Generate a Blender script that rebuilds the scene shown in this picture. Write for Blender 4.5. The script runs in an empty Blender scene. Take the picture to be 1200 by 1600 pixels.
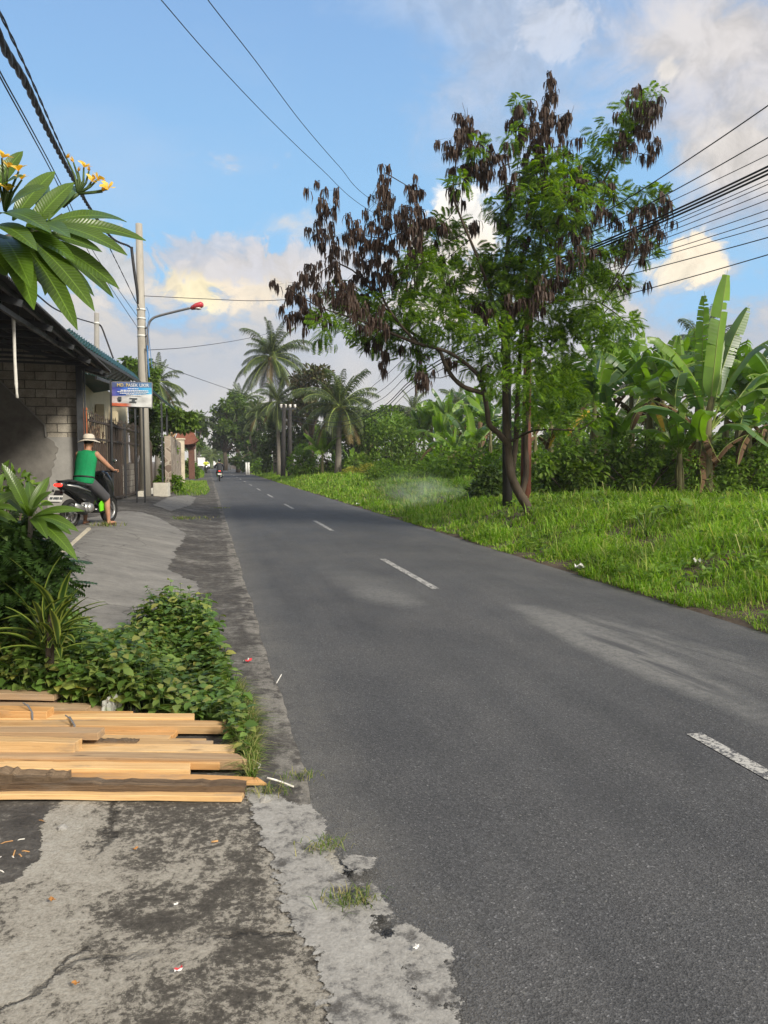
import bpy, bmesh, math, random
import numpy as np
from mathutils import Vector, Matrix
rnd = random.Random(7)
rng = np.random.default_rng(7)
S = bpy.context.scene
COL = S.collection
R = math.radians
# ------------------------------------------------------------------ camera calibration
FPX, H = 1202.0, 1.575
YAW, PIT = math.atan((600-325)/FPX), -math.atan(80/FPX)
def ray(px, py):
    x, z, y = (px-600)/FPX, -(py-800)/FPX, 1.0
    y2 = y*math.cos(PIT)-z*math.sin(PIT); z2 = y*math.sin(PIT)+z*math.cos(PIT)
    return np.array([x*math.cos(YAW)+y2*math.sin(YAW), -x*math.sin(YAW)+y2*math.cos(YAW), z2])
CAM = np.array([0, 0, H])
def at(px, py, D): return CAM+ray(px, py)*D            # D = distance along the view axis
def ss(t): t = np.clip(t, 0, 1); return t*t*(3-2*t)
def gz(X, Y):                                            # height of the terrain
    X = np.asarray(X, float); Y = np.asarray(Y, float)
    return .334*ss((.1-X)/2.2)*ss((Y-5.2)/5)+.55*ss((X-5.1)/3.0)
def gr(px, py):                                          # where the ray through a pixel meets the terrain
    r = ray(px, py); t = 1.0
    for i in range(6000):
        p = CAM+r*t
        if p[2] <= gz(p[0], p[1]): break
        t *= 1.002
    return np.array([p[0], p[1], float(gz(p[0], p[1]))])
def AX(yd=0): return None
RIGHT = np.array([math.cos(YAW), -math.sin(YAW), 0]); FWD = np.array([math.sin(YAW), math.cos(YAW), 0])
# ------------------------------------------------------------------ nodes and materials
def nd(nt, typ, ins=None, **at_):
    n = nt.nodes.new('ShaderNode'+typ)
    for k, v in at_.items(): setattr(n, k, v)
    for k, v in (ins or {}).items():
        s = n.inputs[k]
        if isinstance(v, bpy.types.NodeSocket): nt.links.new(v, s)
        else:
            if s.type == 'RGBA' and len(v) == 3: v = (*v, 1)
            s.default_value = v
    return n
def mixc(nt, f, a, b, bt='MIX'): return nd(nt, 'Mix', {0: f, 6: a, 7: b}, data_type='RGBA', blend_type=bt, clamp_factor=True).outputs[2]
def mth(nt, op, a, b=0.0, c=None, clamp=False):
    d = {0: a, 1: b}
    if c is not None: d[2] = c
    return nd(nt, 'Math', d, operation=op, use_clamp=clamp).outputs[0]
def ramp(nt, f, pts, interp='LINEAR'):
    n = nd(nt, 'ValToRGB', {0: f}); cr = n.color_ramp; cr.interpolation = interp
    while len(cr.elements) < len(pts): cr.elements.new(.5)
    for e, (p, c) in zip(cr.elements, pts):
        e.position = p; e.color = (c, c, c, 1) if isinstance(c, (int, float)) else (*c, 1)
    return n.outputs[0]
def noise(nt, vec, scale, det=6, rough=.55, dist=0.0):
    d = {'Scale': scale, 'Detail': det, 'Roughness': rough, 'Distortion': dist}
    if vec is not None: d['Vector'] = vec
    return nd(nt, 'TexNoise', d).outputs[0]
def newmat(name):
    m = bpy.data.materials.new(name); m.use_nodes = True; nt = m.node_tree; nt.nodes.clear()
    return m, nt, nd(nt, 'OutputMaterial')
def finish(nt, out, col, rough=.7, spec=.3, bump=None, bstr=.3, bdist=.01, metal=0.0, **kw):
    d = {'Base Color': col, 'Roughness': rough, 'Specular IOR Level': spec, 'Metallic': metal}
    d.update(kw)
    if bump is not None: d['Normal'] = nd(nt, 'Bump', {'Height': bump, 'Strength': bstr, 'Distance': bdist}).outputs[0]
    p = nd(nt, 'BsdfPrincipled', d); nt.links.new(p.outputs[0], out.inputs[0]); return p
def pos(nt): return nd(nt, 'NewGeometry').outputs['Position']
def obc(nt): return nd(nt, 'TexCoord').outputs['Object']
def scl(nt, v, s): return nd(nt, 'Mapping', {'Vector': v, 'Scale': s}).outputs[0]
MATS = {}
def plain(name, col, rough=.6, var=.25, scale=9.0, spec=.3, metal=0.0, bstr=.15, bscale=None, stretch=None, **kw):
    """painted / worn plain surface: colour broken by two noises and a little bump"""
    m, nt, out = newmat(name); v = obc(nt)
    if stretch: v = scl(nt, v, stretch)
    n1 = noise(nt, v, scale, 8, .6); n2 = noise(nt, v, scale*7, 4, .6)
    c = np.array(col)
    f = mth(nt, 'ADD', mth(nt, 'MULTIPLY', n1, .7), mth(nt, 'MULTIPLY', n2, .3))
    cc = ramp(nt, f, [(.3, tuple(c*(1-var))), (.5, tuple(c)), (.72, tuple(np.clip(c*(1+var), 0, 1)))])
    rr = nd(nt, 'MapRange', {0: n1, 1: .3, 2: .7, 3: max(0, rough-.1), 4: min(1, rough+.1)}).outputs[0]
    finish(nt, out, cc, rr, spec, noise(nt, v, bscale or scale*5, 6), bstr, .01, metal, **kw)
    MATS[name] = m; return m
def leafmat(name, cols, transl=.35, rough=.45, spec=.35, tint=(1.25, 1.3, .55), patch=1.2, attr=None):
    m, nt, out = newmat(name)
    g = nd(nt, 'NewGeometry'); r = g.outputs['Random Per Island']
    k = len(cols)-1
    c = ramp(nt, r, [(i/k, cc) for i, cc in enumerate(cols)])
    pn = noise(nt, g.outputs['Position'], patch, 3, .6)
    c = mixc(nt, 1.0, c, ramp(nt, pn, [(.3, .62), (.5, 1.0), (.72, 1.3)]), 'MULTIPLY')
    bmp = None
    if attr:
        a = nd(nt, 'Attribute', attribute_name='luv'); sx = nd(nt, 'SeparateXYZ', {0: a.outputs['Vector']})
        u, w = sx.outputs[0], sx.outputs[1]          # u along, w -1..1 across
        aw = mth(nt, 'ABSOLUTE', w)
        if attr == 'vein':
            wv = nd(nt, 'Math', {0: mth(nt, 'MULTIPLY', mth(nt, 'SUBTRACT', u, mth(nt, 'MULTIPLY', aw, .07)), 150.0)}, operation='SINE').outputs[0]
            v1 = ramp(nt, wv, [(.8, 0.0), (1, .35)])
            mid = ramp(nt, aw, [(.0, 1.0), (.09, 0.0)])
            c = mixc(nt, mth(nt, 'MAXIMUM', v1, mid), c, tuple(np.clip(np.array(cols[-1])*1.9, 0, 1)))
            bmp = wv
        elif attr == 'fine':
            wv = nd(nt, 'Math', {0: mth(nt, 'MULTIPLY', u, 260.0)}, operation='SINE').outputs[0]
            c = mixc(nt, ramp(nt, aw, [(0, .8), (.08, 0)]), c, (.30, .36, .10)); bmp = wv
        elif attr == 'stripe':
            c = mixc(nt, ramp(nt, aw, [(.45, 0.0), (.75, .6)]), c, (.36, .42, .08))
    d = {'Base Color': c, 'Roughness': rough, 'Specular IOR Level': spec}
    if bmp is not None: d['Normal'] = nd(nt, 'Bump', {'Height': bmp, 'Strength': .12, 'Distance': .004}).outputs[0]
    p = nd(nt, 'BsdfPrincipled', d)
    t = nd(nt, 'BsdfTranslucent', {0: mixc(nt, 1.0, c, tint, 'MULTIPLY')})
    mx = nd(nt, 'MixShader', {0: transl, 1: p.outputs[0], 2: t.outputs[0]})
    nt.links.new(mx.outputs[0], out.inputs[0]); MATS[name] = m; return m
# ------------------------------------------------------------------ mesh building
class MB:
    def __init__(s): s.V = []; s.F = []; s.M = []; s.n = 0; s.A = []; s.ua = False
    def add(s, V, F, m=0, A=None):
        V = np.asarray(V, float).reshape(-1, 3)
        if isinstance(F, np.ndarray): F = [F+s.n]
        else:
            by = {}
            for f in F: by.setdefault(len(f), []).append(f)
            F = [np.array(b)+s.n for b in by.values()]
        s.V.append(V); s.n += len(V)
        for f in F: s.F.append(f); s.M.append(np.full(len(f), m))
        if A is not None: s.ua = True
        s.A.append(np.zeros((len(V), 3)) if A is None else np.asarray(A, float))
        return s
    def box(s, c, size, rot=None, m=0, bev=0.0):
        h = np.array(size)/2; sg = np.array([[-1, -1, -1], [1, -1, -1], [1, 1, -1], [-1, 1, -1], [-1, -1, 1], [1, -1, 1], [1, 1, 1], [-1, 1, 1]])
        b = min(bev, *(h*.49))
        if b <= 0:
            V = sg*h; F = [(0, 3, 2, 1), (4, 5, 6, 7), (0, 1, 5, 4), (1, 2, 6, 5), (2, 3, 7, 6), (3, 0, 4, 7)]
        else:
            bm = bmesh.new(); vs = [bm.verts.new(v) for v in sg*h]
            for f in [(0, 3, 2, 1), (4, 5, 6, 7), (0, 1, 5, 4), (1, 2, 6, 5), (2, 3, 7, 6), (3, 0, 4, 7)]: bm.faces.new([vs[i] for i in f])
            bmesh.ops.bevel(bm, geom=bm.edges[:], offset=b, segments=2, affect='EDGES')
            bm.verts.index_update(); V = np.array([v.co[:] for v in bm.verts]); F = [tuple(v.index for v in f.verts) for f in bm.faces]; bm.free()
        if rot is not None: V = V@np.array(rot).T
        return s.add(V+np.array(c), F, m)
    def bar(s, a, b, w, h, up=(0, 0, 1), m=0, bev=0.0):
        a = np.array(a, float); b = np.array(b, float); d = b-a; L = np.linalg.norm(d); d /= L
        x = np.cross(d, up); x /= np.linalg.norm(x)+1e-12; z = np.cross(x, d)
        return s.box((a+b)/2, (w, L, h), np.stack([x, d, z], 1), m, bev)
    def tube(s, P, r, n=8, m=0, cap=True, sq=None, up=None):
        P = np.array(P, float); k = len(P); r = np.broadcast_to(np.asarray(r, float), (k,)) if np.ndim(r) < 2 else np.asarray(r, float)
        T = np.gradient(P, axis=0) if k > 2 else np.repeat((P[1:]-P[:1]), 2, 0)
        T /= np.linalg.norm(T, axis=1)[:, None]+1e-12
        x = np.cross(T[0], up if up is not None else ((0, 0, 1) if abs(T[0][2]) < .9 else (0, 1, 0))); x /= np.linalg.norm(x)
        V = []; a = np.arange(n)*2*np.pi/n
        for i in range(k):
            if up is not None: x = np.cross(T[i], up)
            x = x-T[i]*np.dot(x, T[i]); x /= np.linalg.norm(x)+1e-12; y = np.cross(T[i], x)
            ra, rb = (r[i], r[i]) if r.ndim == 1 else r[i]
            ca, sa = np.cos(a), np.sin(a)
            if sq: ca = np.sign(ca)*np.abs(ca)**sq; sa = np.sign(sa)*np.abs(sa)**sq
            V.append(P[i]+np.outer(ca*ra, x)+np.outer(sa*rb, y))
        V = np.concatenate(V); F = []
        for i in range(k-1):
            for j in range(n): F.append((i*n+j, i*n+(j+1) % n, (i+1)*n+(j+1) % n, (i+1)*n+j))
        if cap: F.append(tuple(range(n-1, -1, -1))); F.append(tuple(range((k-1)*n, k*n)))
        return s.add(V, F, m)
    def ball(s, c, r, n=10, k=7, m=0, rot=None):
        r = np.broadcast_to(np.asarray(r, float), (3,)); V = [(0, 0, -1)]; F = []
        for i in range(1, k):
            t = np.pi*i/k
            for j in range(n): V.append((math.sin(t)*math.cos(2*np.pi*j/n), math.sin(t)*math.sin(2*np.pi*j/n), -math.cos(t)))
        V.append((0, 0, 1)); V = np.array(V)*r
        for j in range(n):
            F.append((0, 1+(j+1) % n, 1+j))
            for i in range(k-2): a = 1+i*n; F.append((a+j, a+(j+1) % n, a+n+(j+1) % n, a+n+j))
            a = 1+(k-2)*n; F.append((a+j, a+(j+1) % n, len(V)-1))
        if rot is not None: V = V@np.array(rot).T
        return s.add(V+np.array(c), F, m)
    def prism(s, poly, a0, a1, axis='z', m=0):
        """polygon of 2-D points extruded along an axis"""
        n = len(poly); V = []
        for a in (a0, a1):
            for p in poly: V.append({'z': (p[0], p[1], a), 'y': (p[0], a, p[1]), 'x': (a, p[0], p[1])}[axis])
        F = [tuple(range(n-1, -1, -1)), tuple(range(n, 2*n))]+[(i, (i+1) % n, n+(i+1) % n, n+i) for i in range(n)]
        return s.add(V, F, m)
    def mesh(s, name, mats, smooth=False):
        me = bpy.data.meshes.new(name); V = np.concatenate(s.V).astype(np.float32)
        me.vertices.add(len(V)); me.vertices.foreach_set('co', V.ravel())
        L = np.concatenate([f.ravel() for f in s.F]).astype(np.int32)
        tot = np.concatenate([np.full(len(f), f.shape[1]) for f in s.F]); st = np.concatenate([[0], np.cumsum(tot)[:-1]]).astype(np.int32)
        me.loops.add(len(L)); me.loops.foreach_set('vertex_index', L)
        me.polygons.add(len(st)); me.polygons.foreach_set('loop_start', st)
        me.polygons.foreach_set('material_index', np.concatenate(s.M).astype(np.int32))
        if s.ua:
            a = me.attributes.new('luv', 'FLOAT_VECTOR', 'POINT'); a.data.foreach_set('vector', np.concatenate(s.A).astype(np.float32).ravel())
        for m in (mats if isinstance(mats, (list, tuple)) else [mats]): me.materials.append(MATS[m] if isinstance(m, str) else m)
        me.update(calc_edges=True)
        me.polygons.foreach_set('use_smooth', np.full(len(st), bool(smooth)))
        me.validate(); return me
    def build(s, name, mats, parent=None, smooth=False, world=True):
        o = bpy.data.objects.new(name, s.mesh(name, mats, smooth)); COL.objects.link(o)
        if parent is not None: o.parent = parent
        return o
def tag(o, label=None, cat=None, group=None, kind=None):
    for k, v in (('label', label), ('category', cat), ('group', group), ('kind', kind)):
        if v: o[k] = v
    return o
def thing(name, label, cat, loc=(0, 0, 0), rz=0.0, group=None):
    o = bpy.data.objects.new(name, None); COL.objects.link(o); o.location = tuple(float(v) for v in loc); o.rotation_euler = (0, 0, rz)
    o.empty_display_size = .2
    return tag(o, label, cat, group)
def place(me, name, parent=None, loc=(0, 0, 0), rot=(0, 0, 0), sc=1.0):
    o = bpy.data.objects.new(name, me); COL.objects.link(o); o.parent = parent
    o.location = tuple(float(v) for v in loc); o.rotation_euler = rot; o.scale = (sc, sc, sc) if np.ndim(sc) == 0 else sc
    return o
def dup(root, loc, rz, label, group=None, sc=1.0):
    r = root.copy(); COL.objects.link(r); r.location = tuple(float(v) for v in loc); r.rotation_euler = (0, 0, rz); r.scale = (sc, sc, sc); r['label'] = label
    if group: r['group'] = group
    for ch in list(root.children):
        c = ch.copy(); COL.objects.link(c); c.parent = r
        for gch in ch.children:
            d = gch.copy(); COL.objects.link(d); d.parent = c
    return r
def basis(d, up=None, roll=None):
    d = np.asarray(d, float); d = d/(np.linalg.norm(d, axis=1)[:, None]+1e-9)
    u = np.tile([0, 0, 1.], (len(d), 1)) if up is None else up
    x = np.cross(d, u); bad = np.linalg.norm(x, axis=1) < 1e-3; x[bad] = [1, 0, 0]; x /= np.linalg.norm(x, axis=1)[:, None]
    z = np.cross(x, d)
    if roll is not None:
        c, s_ = np.cos(roll)[:, None], np.sin(roll)[:, None]; x, z = x*c+z*s_, z*c-x*s_
    return np.stack([x, d, z], 2)
def inst(mb, tv, tf, B, sc, T, m=0, A=None):
    """many copies of a small template inside one mesh (leaves of one plant)"""
    N = len(T); tv = np.asarray(tv, float); k = len(tv)
    sc = np.asarray(sc, float); sc = np.broadcast_to(sc[:, None], (N, 3)) if sc.ndim == 1 else sc
    V = np.einsum('nij,nkj->nki', B, tv[None]*sc[:, None, :])+np.asarray(T)[:, None, :]
    off = (np.arange(N)*k)[:, None, None]
    for f in tf:
        f = np.asarray(f); mb.V.append(V.reshape(-1, 3)) if f is tf[0] else None
        F = (f[None]+off).reshape(-1, f.shape[1])+mb.n
        mb.F.append(F); mb.M.append(np.full(len(F), m))
    mb.n += N*k
    if A is not None: mb.ua = True; mb.A.append(np.tile(np.asarray(A, float), (N, 1)))
    else: mb.A.append(np.zeros((N*k, 3)))
# leaf templates, length along +y, unit length
LEAF_V = np.array([(0, 0, 0), (-.22, .35, .05), (0, .4, 0), (.22, .35, .05), (-.16, .7, .02), (0, .72, -.03), (.16, .7, .02), (0, 1, -.1)])
LEAF_F = [np.array([(1, 2, 5, 4), (2, 3, 6, 5)]), np.array([(0, 2, 1), (0, 3, 2), (4, 5, 7), (5, 6, 7)])]
DIA_V = np.array([(0, 0, 0), (-.26, .5, .03), (0, 1, -.06), (.26, .5, .03)]); DIA_F = [np.array([(0, 3, 2, 1)])]
def pinnate(n=7, w=.07, L=.36, dro=.12):
    V = []; F = []
    for i in range(n):
        y = .15+.8*i/(n-1); l = L*(1-.45*abs(i/(n-1)-.45)*1.6)
        for sx in (-1, 1):
            b = len(V); V += [(0, y, -dro*y*y), (sx*l*.5, y+l*.12-w, -dro*y*y-.02), (sx*l, y+l*.35, -dro*y*y-.10*l/L), (sx*l*.5, y+l*.3+w*.6, -dro*y*y-.02)]
            F.append((b, b+1, b+2, b+3))
    return np.array(V), [np.array(F)]
def blob_points(n, c, r, shell=.55):
    d = rng.normal(size=(n, 3)); d /= np.linalg.norm(d, axis=1)[:, None]
    q = rng.random(n)**.5; q = shell+(1-shell)*q
    q = np.where(rng.random(n) < .25, rng.random(n), q)
    return np.asarray(c)+d*q[:, None]*np.asarray(r), d
def fractal(pts, it=4, amp=.12, seed=1):
    """jagged closed outline"""
    q = random.Random(seed); pts = [np.array(p, float) for p in pts]
    for _ in range(it):
        o = []
        for i, p in enumerate(pts):
            a = pts[(i+1) % len(pts)]; d = a-p; L = np.linalg.norm(d); nrm = np.array([-d[1], d[0]])/(L+1e-9)
            o += [p, (p+a)/2+nrm*L*q.uniform(-amp, amp)]
        pts = o
    return pts
# ------------------------------------------------------------------ surfaces
def build_ground_mats():
    # asphalt -------------------------------------------------------
    m, nt, out = newmat('asphalt'); p = pos(nt)
    sx = nd(nt, 'SeparateXYZ', {0: p}); X, Y = sx.outputs[0], sx.outputs[1]
    big = noise(nt, p, .45, 5, .6); mid = noise(nt, scl(nt, p, (1, .35, 1)), 2.2, 6, .6)
    fine = noise(nt, p, 70, 3, .7)
    vor = nd(nt, 'TexVoronoi', {'Vector': p, 'Scale': 150.0}); vd = vor.outputs['Distance']; vc = vor.outputs['Color']
    grain = nd(nt, 'SeparateColor', {0: vc}).outputs[0]
    base = ramp(nt, mth(nt, 'ADD', mth(nt, 'MULTIPLY', big, .55), mth(nt, 'MULTIPLY', mid, .45)), [(.34, (.055, .055, .057)), (.5, (.072, .072, .074)), (.66, (.092, .091, .091))])
    base = mixc(nt, 1.0, base, ramp(nt, grain, [(0, .62), (.55, .97), (.90, 1.12), (.97, 1.5), (1, 2.2)]), 'MULTIPLY')
    base = mixc(nt, 1.0, base, ramp(nt, fine, [(.3, .7), (.55, 1.05), (.75, 1.3)]), 'MULTIPLY')
    trk = noise(nt, scl(nt, p, (1, .05, 1)), 3.2, 5, .6); base = mixc(nt, 1.0, base, ramp(nt, trk, [(.35, .95), (.5, 1.02), (.65, 1.08)]), 'MULTIPLY')
    tar = ramp(nt, mth(nt, 'ADD', mth(nt, 'MULTIPLY', noise(nt, p, .9, 6, .7), .6), mth(nt, 'MULTIPLY', noise(nt, p, 7, 6, .7), .4)), [(.60, 0.0), (.68, .35)]); base = mixc(nt, tar, base, (.045, .045, .047))
    pit = nd(nt, 'TexVoronoi', {'Vector': p, 'Scale': 14.0}).outputs['Distance']; base = mixc(nt, ramp(nt, pit, [(.055, .55), (.085, 0.0)]), base, (.20, .195, .18))
    def ell(cx, cy, rx, ry, ang):
        mp = nd(nt, 'Mapping', {'Vector': nd(nt, 'VectorMath', {0: p, 1: (-cx, -cy, 0)}, operation='ADD').outputs[0], 'Rotation': (0, 0, -ang)}).outputs[0]
        mp = nd(nt, 'Mapping', {'Vector': mp, 'Scale': (1/rx, 1/ry, 0)}).outputs[0]
        ln = nd(nt, 'VectorMath', {0: mp}, operation='LENGTH').outputs['Value']
        return mth(nt, 'SUBTRACT', 1.0, ln, clamp=True)
    def strk(a, b, w):
        a = gr(*a); b = gr(*b); c = (a+b)/2; d = b-a
        return ell(c[0], c[1], np.hypot(*d[:2])/2*1.12, w, math.atan2(d[1], d[0]))
    streak = noise(nt, scl(nt, nd(nt, 'Mapping', {'Vector': p, 'Rotation': (0, 0, R(-8))}).outputs[0], (1, .10, 1)), 9.0, 5, .6)
    dn = noise(nt, p, 1.8, 6, .65); dn2 = mth(nt, 'ADD', mth(nt, 'MULTIPLY', noise(nt, p, 14, 5, .75), .5), mth(nt, 'MULTIPLY', noise(nt, p, 75, 4, .75), .5))
    def dusty(mask, lo, hi, st):
        k = mth(nt, 'ADD', mask, mth(nt, 'MULTIPLY', mth(nt, 'SUBTRACT', dn, .5), .9))
        k = nd(nt, 'MapRange', {0: k, 1: lo, 2: hi, 3: 0.0, 4: st}).outputs[0]
        k = mth(nt, 'MULTIPLY', k, nd(nt, 'MapRange', {0: mask, 1: 0.0, 2: .18, 3: 0.0, 4: 1.0}).outputs[0])
        return mth(nt, 'MULTIPLY', k, ramp(nt, dn2, [(.38, .15), (.56, 1.0)]))
    dust = (.19, .186, .176)
    base = mixc(nt, dusty(strk((560, 915), (650, 955), .42), .05, .6, .55), base, dust)
    base = mixc(nt, dusty(strk((505, 880), (690, 960), .5), .0, .8, .35), base, dust)
    lo = dusty(strk((800, 940), (1260, 1150), .36), .04, .5, .85)
    base = mixc(nt, lo, base, dust)
    hi = mth(nt, 'MULTIPLY', dusty(strk((830, 945), (1300, 1090), .48), .02, .6, .6), ramp(nt, streak, [(.38, .15), (.6, 1.0)]))
    base = mixc(nt, hi, base, dust)
    skid = mth(nt, 'MULTIPLY', dusty(strk((875, 968), (1200, 1120), .16), .1, .7, 1.0), ramp(nt, streak, [(.42, .0), (.58, 1.0)]))
    base = mixc(nt, nd(nt, 'MapRange', {0: skid, 1: 0.05, 2: .5, 3: 0.0, 4: .75}).outputs[0], base, (.045, .045, .05))
    # worn, dusty edges along both sides
    el = nd(nt, 'MapRange', {0: X, 1: .42, 2: 1.05, 3: 1.0, 4: 0.0}).outputs[0]
    er = nd(nt, 'MapRange', {0: X, 1: 4.5, 2: 5.0, 3: 0.0, 4: .8}).outputs[0]
    base = mixc(nt, dusty(mth(nt, 'MAXIMUM', el, er), .25, 1.0, .5), base, (.16, .152, .138))
    b = mth(nt, 'ADD', mth(nt, 'MULTIPLY', vd, .8), mth(nt, 'MULTIPLY', fine, .6))
    finish(nt, out, base, ramp(nt, mid, [(.3, .72), (.7, .9)]), .28, b, .5, .006); MATS['asphalt'] = m
    # road paint, worn ---------------------------------------------
    m, nt, out = newmat('worn_paint'); p = pos(nt)
    n = noise(nt, p, 38, 5, .75); n2 = noise(nt, p, 6, 4, .6)
    k = ramp(nt, mth(nt, 'ADD', mth(nt, 'MULTIPLY', n, .75), mth(nt, 'MULTIPLY', n2, .25)), [(.45, 0.0), (.53, 1.0)])
    finish(nt, out, mixc(nt, k, (.075, .075, .08), (.40, .39, .365)), .8, .25, n, .3, .004); MATS['worn_paint'] = m
    # soil ----------------------------------------------------------
    m, nt, out = newmat('soil'); p = pos(nt)
    n = noise(nt, p, 3.0, 8, .65); n2 = noise(nt, p, 40, 5, .7)
    c = ramp(nt, n, [(.3, (.055, .042, .032)), (.55, (.10, .078, .058)), (.75, (.165, .132, .10))])
    c = mixc(nt, ramp(nt, n2, [(.60, 0.0), (.68, .7)]), c, (.21, .18, .14))
    finish(nt, out, c, .95, .15, mth(nt, 'ADD', n, mth(nt, 'MULTIPLY', n2, .4)), .9, .03); MATS['soil'] = m
    # dark rough verge ----------------------------------------------
    m, nt, out = newmat('verge_cement'); p = pos(nt)
    sx = nd(nt, 'SeparateXYZ', {0: p}); X, Y = sx.outputs[0], sx.outputs[1]
    n = noise(nt, p, 1.3, 8, .62); n2 = noise(nt, p, 9, 7, .72); n3 = noise(nt, p, 60, 4, .7)
    c = ramp(nt, mth(nt, 'ADD', mth(nt, 'MULTIPLY', n, .5), mth(nt, 'MULTIPLY', n2, .5)), [(.38, (.048, .044, .041)), (.49, (.078, .072, .066)), (.56, (.125, .117, .106)), (.63, (.20, .19, .173))])
    # lighter cement lip next to the road, broken away in places
    lip = nd(nt, 'MapRange', {0: mth(nt, 'ADD', X, mth(nt, 'MULTIPLY', mth(nt, 'SUBTRACT', n, .5), .25)), 1: .30, 2: .34, 3: 0.0, 4: 1.0}).outputs[0]
    lipn = ramp(nt, mth(nt, 'ADD', mth(nt, 'MULTIPLY', noise(nt, scl(nt, p, (1, .5, 1)), 2.3, 7, .7), .6), mth(nt, 'MULTIPLY', n2, .4)), [(.47, 0.0), (.54, .8)])
    c = mixc(nt, mth(nt, 'MULTIPLY', lip, lipn), c, (.205, .192, .172))
    flk = ramp(nt, n2, [(.58, 0.0), (.63, .55)])
    near = nd(nt, 'MapRange', {0: Y, 1: 6.5, 2: 4.0, 3: 0.0, 4: 1.0}).outputs[0]
    c = mixc(nt, mth(nt, 'MULTIPLY', flk, near), c, (.24, .225, .20))
    c = mixc(nt, 1.0, c, ramp(nt, n3, [(.3, .7), (.6, 1.12)]), 'MULTIPLY')
    finish(nt, out, c, .9, .2, mth(nt, 'ADD', n2, mth(nt, 'MULTIPLY', n3, .5)), .8, .018); MATS['verge_cement'] = m
    # smooth pale slab ----------------------------------------------
    m, nt, out = newmat('slab_cement'); p = pos(nt)
    n = noise(nt, scl(nt, p, (.6, 1.4, 1)), 1.6, 9, .66); n2 = noise(nt, p, 6, 7, .68); n3 = noise(nt, p, 55, 4, .7)
    c = ramp(nt, mth(nt, 'ADD', mth(nt, 'MULTIPLY', n, .62), mth(nt, 'MULTIPLY', n2, .38)), [(.32, (.10, .094, .086)), (.46, (.165, .157, .145)), (.62, (.23, .219, .20)), (.75, (.28, .267, .245))])
    ck = nd(nt, 'TexVoronoi', {'Vector': nd(nt, 'VectorMath', {0: p, 1: nd(nt, 'TexNoise', {'Vector': p, 'Scale': 1.1, 'Detail': 6.0}).outputs[1]}, operation='ADD').outputs[0], 'Scale': .55}, feature='DISTANCE_TO_EDGE').outputs[0]
    ckm = ramp(nt, ck, [(.0, .8), (.010, 0.0)])
    c = mixc(nt, ckm, c, (.06, .055, .05))
    c = mixc(nt, 1.0, c, ramp(nt, n3, [(.3, .82), (.6, 1.08)]), 'MULTIPLY')
    finish(nt, out, c, .85, .25, mth(nt, 'SUBTRACT', mth(nt, 'ADD', n2, mth(nt, 'MULTIPLY', n3, .3)), ckm), .25, .008); MATS['slab_cement'] = m
    # grimy apron in the foreground ---------------------------------
    m, nt, out = newmat('apron_cement'); p = pos(nt)
    sx = nd(nt, 'SeparateXYZ', {0: p}); X, Y = sx.outputs[0], sx.outputs[1]
    wv = nd(nt, 'VectorMath', {0: p, 1: nd(nt, 'VectorMath', {0: nd(nt, 'TexNoise', {'Vector': p, 'Scale': 2.0, 'Detail': 4.0}).outputs[1], 1: (.35, .35, 0)}, operation='MULTIPLY').outputs[0]}, operation='ADD').outputs[0]
    n = noise(nt, wv, 1.5, 9, .66); n2 = noise(nt, wv, 11, 9, .78); n3 = noise(nt, p, 110, 4, .75); n4 = noise(nt, p, 46, 7, .8)
    # grime thins out towards the road and along the outer rim
    bias = nd(nt, 'MapRange', {0: mth(nt, 'ADD', X, mth(nt, 'MULTIPLY', Y, -.02)), 1: .10, 2: .55, 3: 0.0, 4: .16}).outputs[0]
    bias2 = nd(nt, 'MapRange', {0: X, 1: -.60, 2: -.25, 3: .075, 4: 0.0}).outputs[0]
    k = mth(nt, 'ADD', mth(nt, 'ADD', mth(nt, 'MULTIPLY', n, .46), mth(nt, 'ADD', mth(nt, 'MULTIPLY', n2, .36), mth(nt, 'MULTIPLY', n4, .40))), mth(nt, 'ADD', mth(nt, 'SUBTRACT', bias, .11), bias2))
    c = ramp(nt, k, [(.42, (.058, .052, .045)), (.485, (.092, .084, .072)), (.504, (.15, .137, .117)), (.522, (.285, .262, .222)), (.60, (.37, .346, .30)), (.74, (.40, .385, .355))])
    c = mixc(nt, 1.0, c, ramp(nt, n3, [(.3, .66), (.5, 1.0), (.7, 1.22)]), 'MULTIPLY')
    ck = nd(nt, 'TexVoronoi', {'Vector': nd(nt, 'VectorMath', {0: p, 1: nd(nt, 'VectorMath', {0: nd(nt, 'TexNoise', {'Vector': p, 'Scale': 1.7, 'Detail': 8.0, 'Roughness': .65}).outputs[1], 1: (.7, .7, 0)}, operation='MULTIPLY').outputs[0]}, operation='ADD').outputs[0], 'Scale': .62}, feature='DISTANCE_TO_EDGE').outputs[0]
    ckm = mth(nt, 'MULTIPLY', ramp(nt, ck, [(.0, .9), (.006, .5), (.012, 0.0)]), ramp(nt, noise(nt, p, 1.1, 3, .5), [(.44, 0.0), (.52, 1.0)]))
    c = mixc(nt, ckm, c, (.035, .031, .027))
    hgt = mth(nt, 'SUBTRACT', mth(nt, 'ADD', k, mth(nt, 'MULTIPLY', n3, .25)), mth(nt, 'MULTIPLY', ckm, .7))
    finish(nt, out, c, .88, .25, hgt, .9, .022); MATS['apron_cement'] = m
    # pale thin mortar smeared over the road edge -------------------
    m, nt, out = newmat('mortar'); p = pos(nt)
    n = noise(nt, p, 2.4, 9, .68); n2 = noise(nt, p, 16, 8, .74); n3 = noise(nt, p, 80, 4, .7)
    k = mth(nt, 'ADD', mth(nt, 'MULTIPLY', n, .45), mth(nt, 'MULTIPLY', n2, .55))
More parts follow.
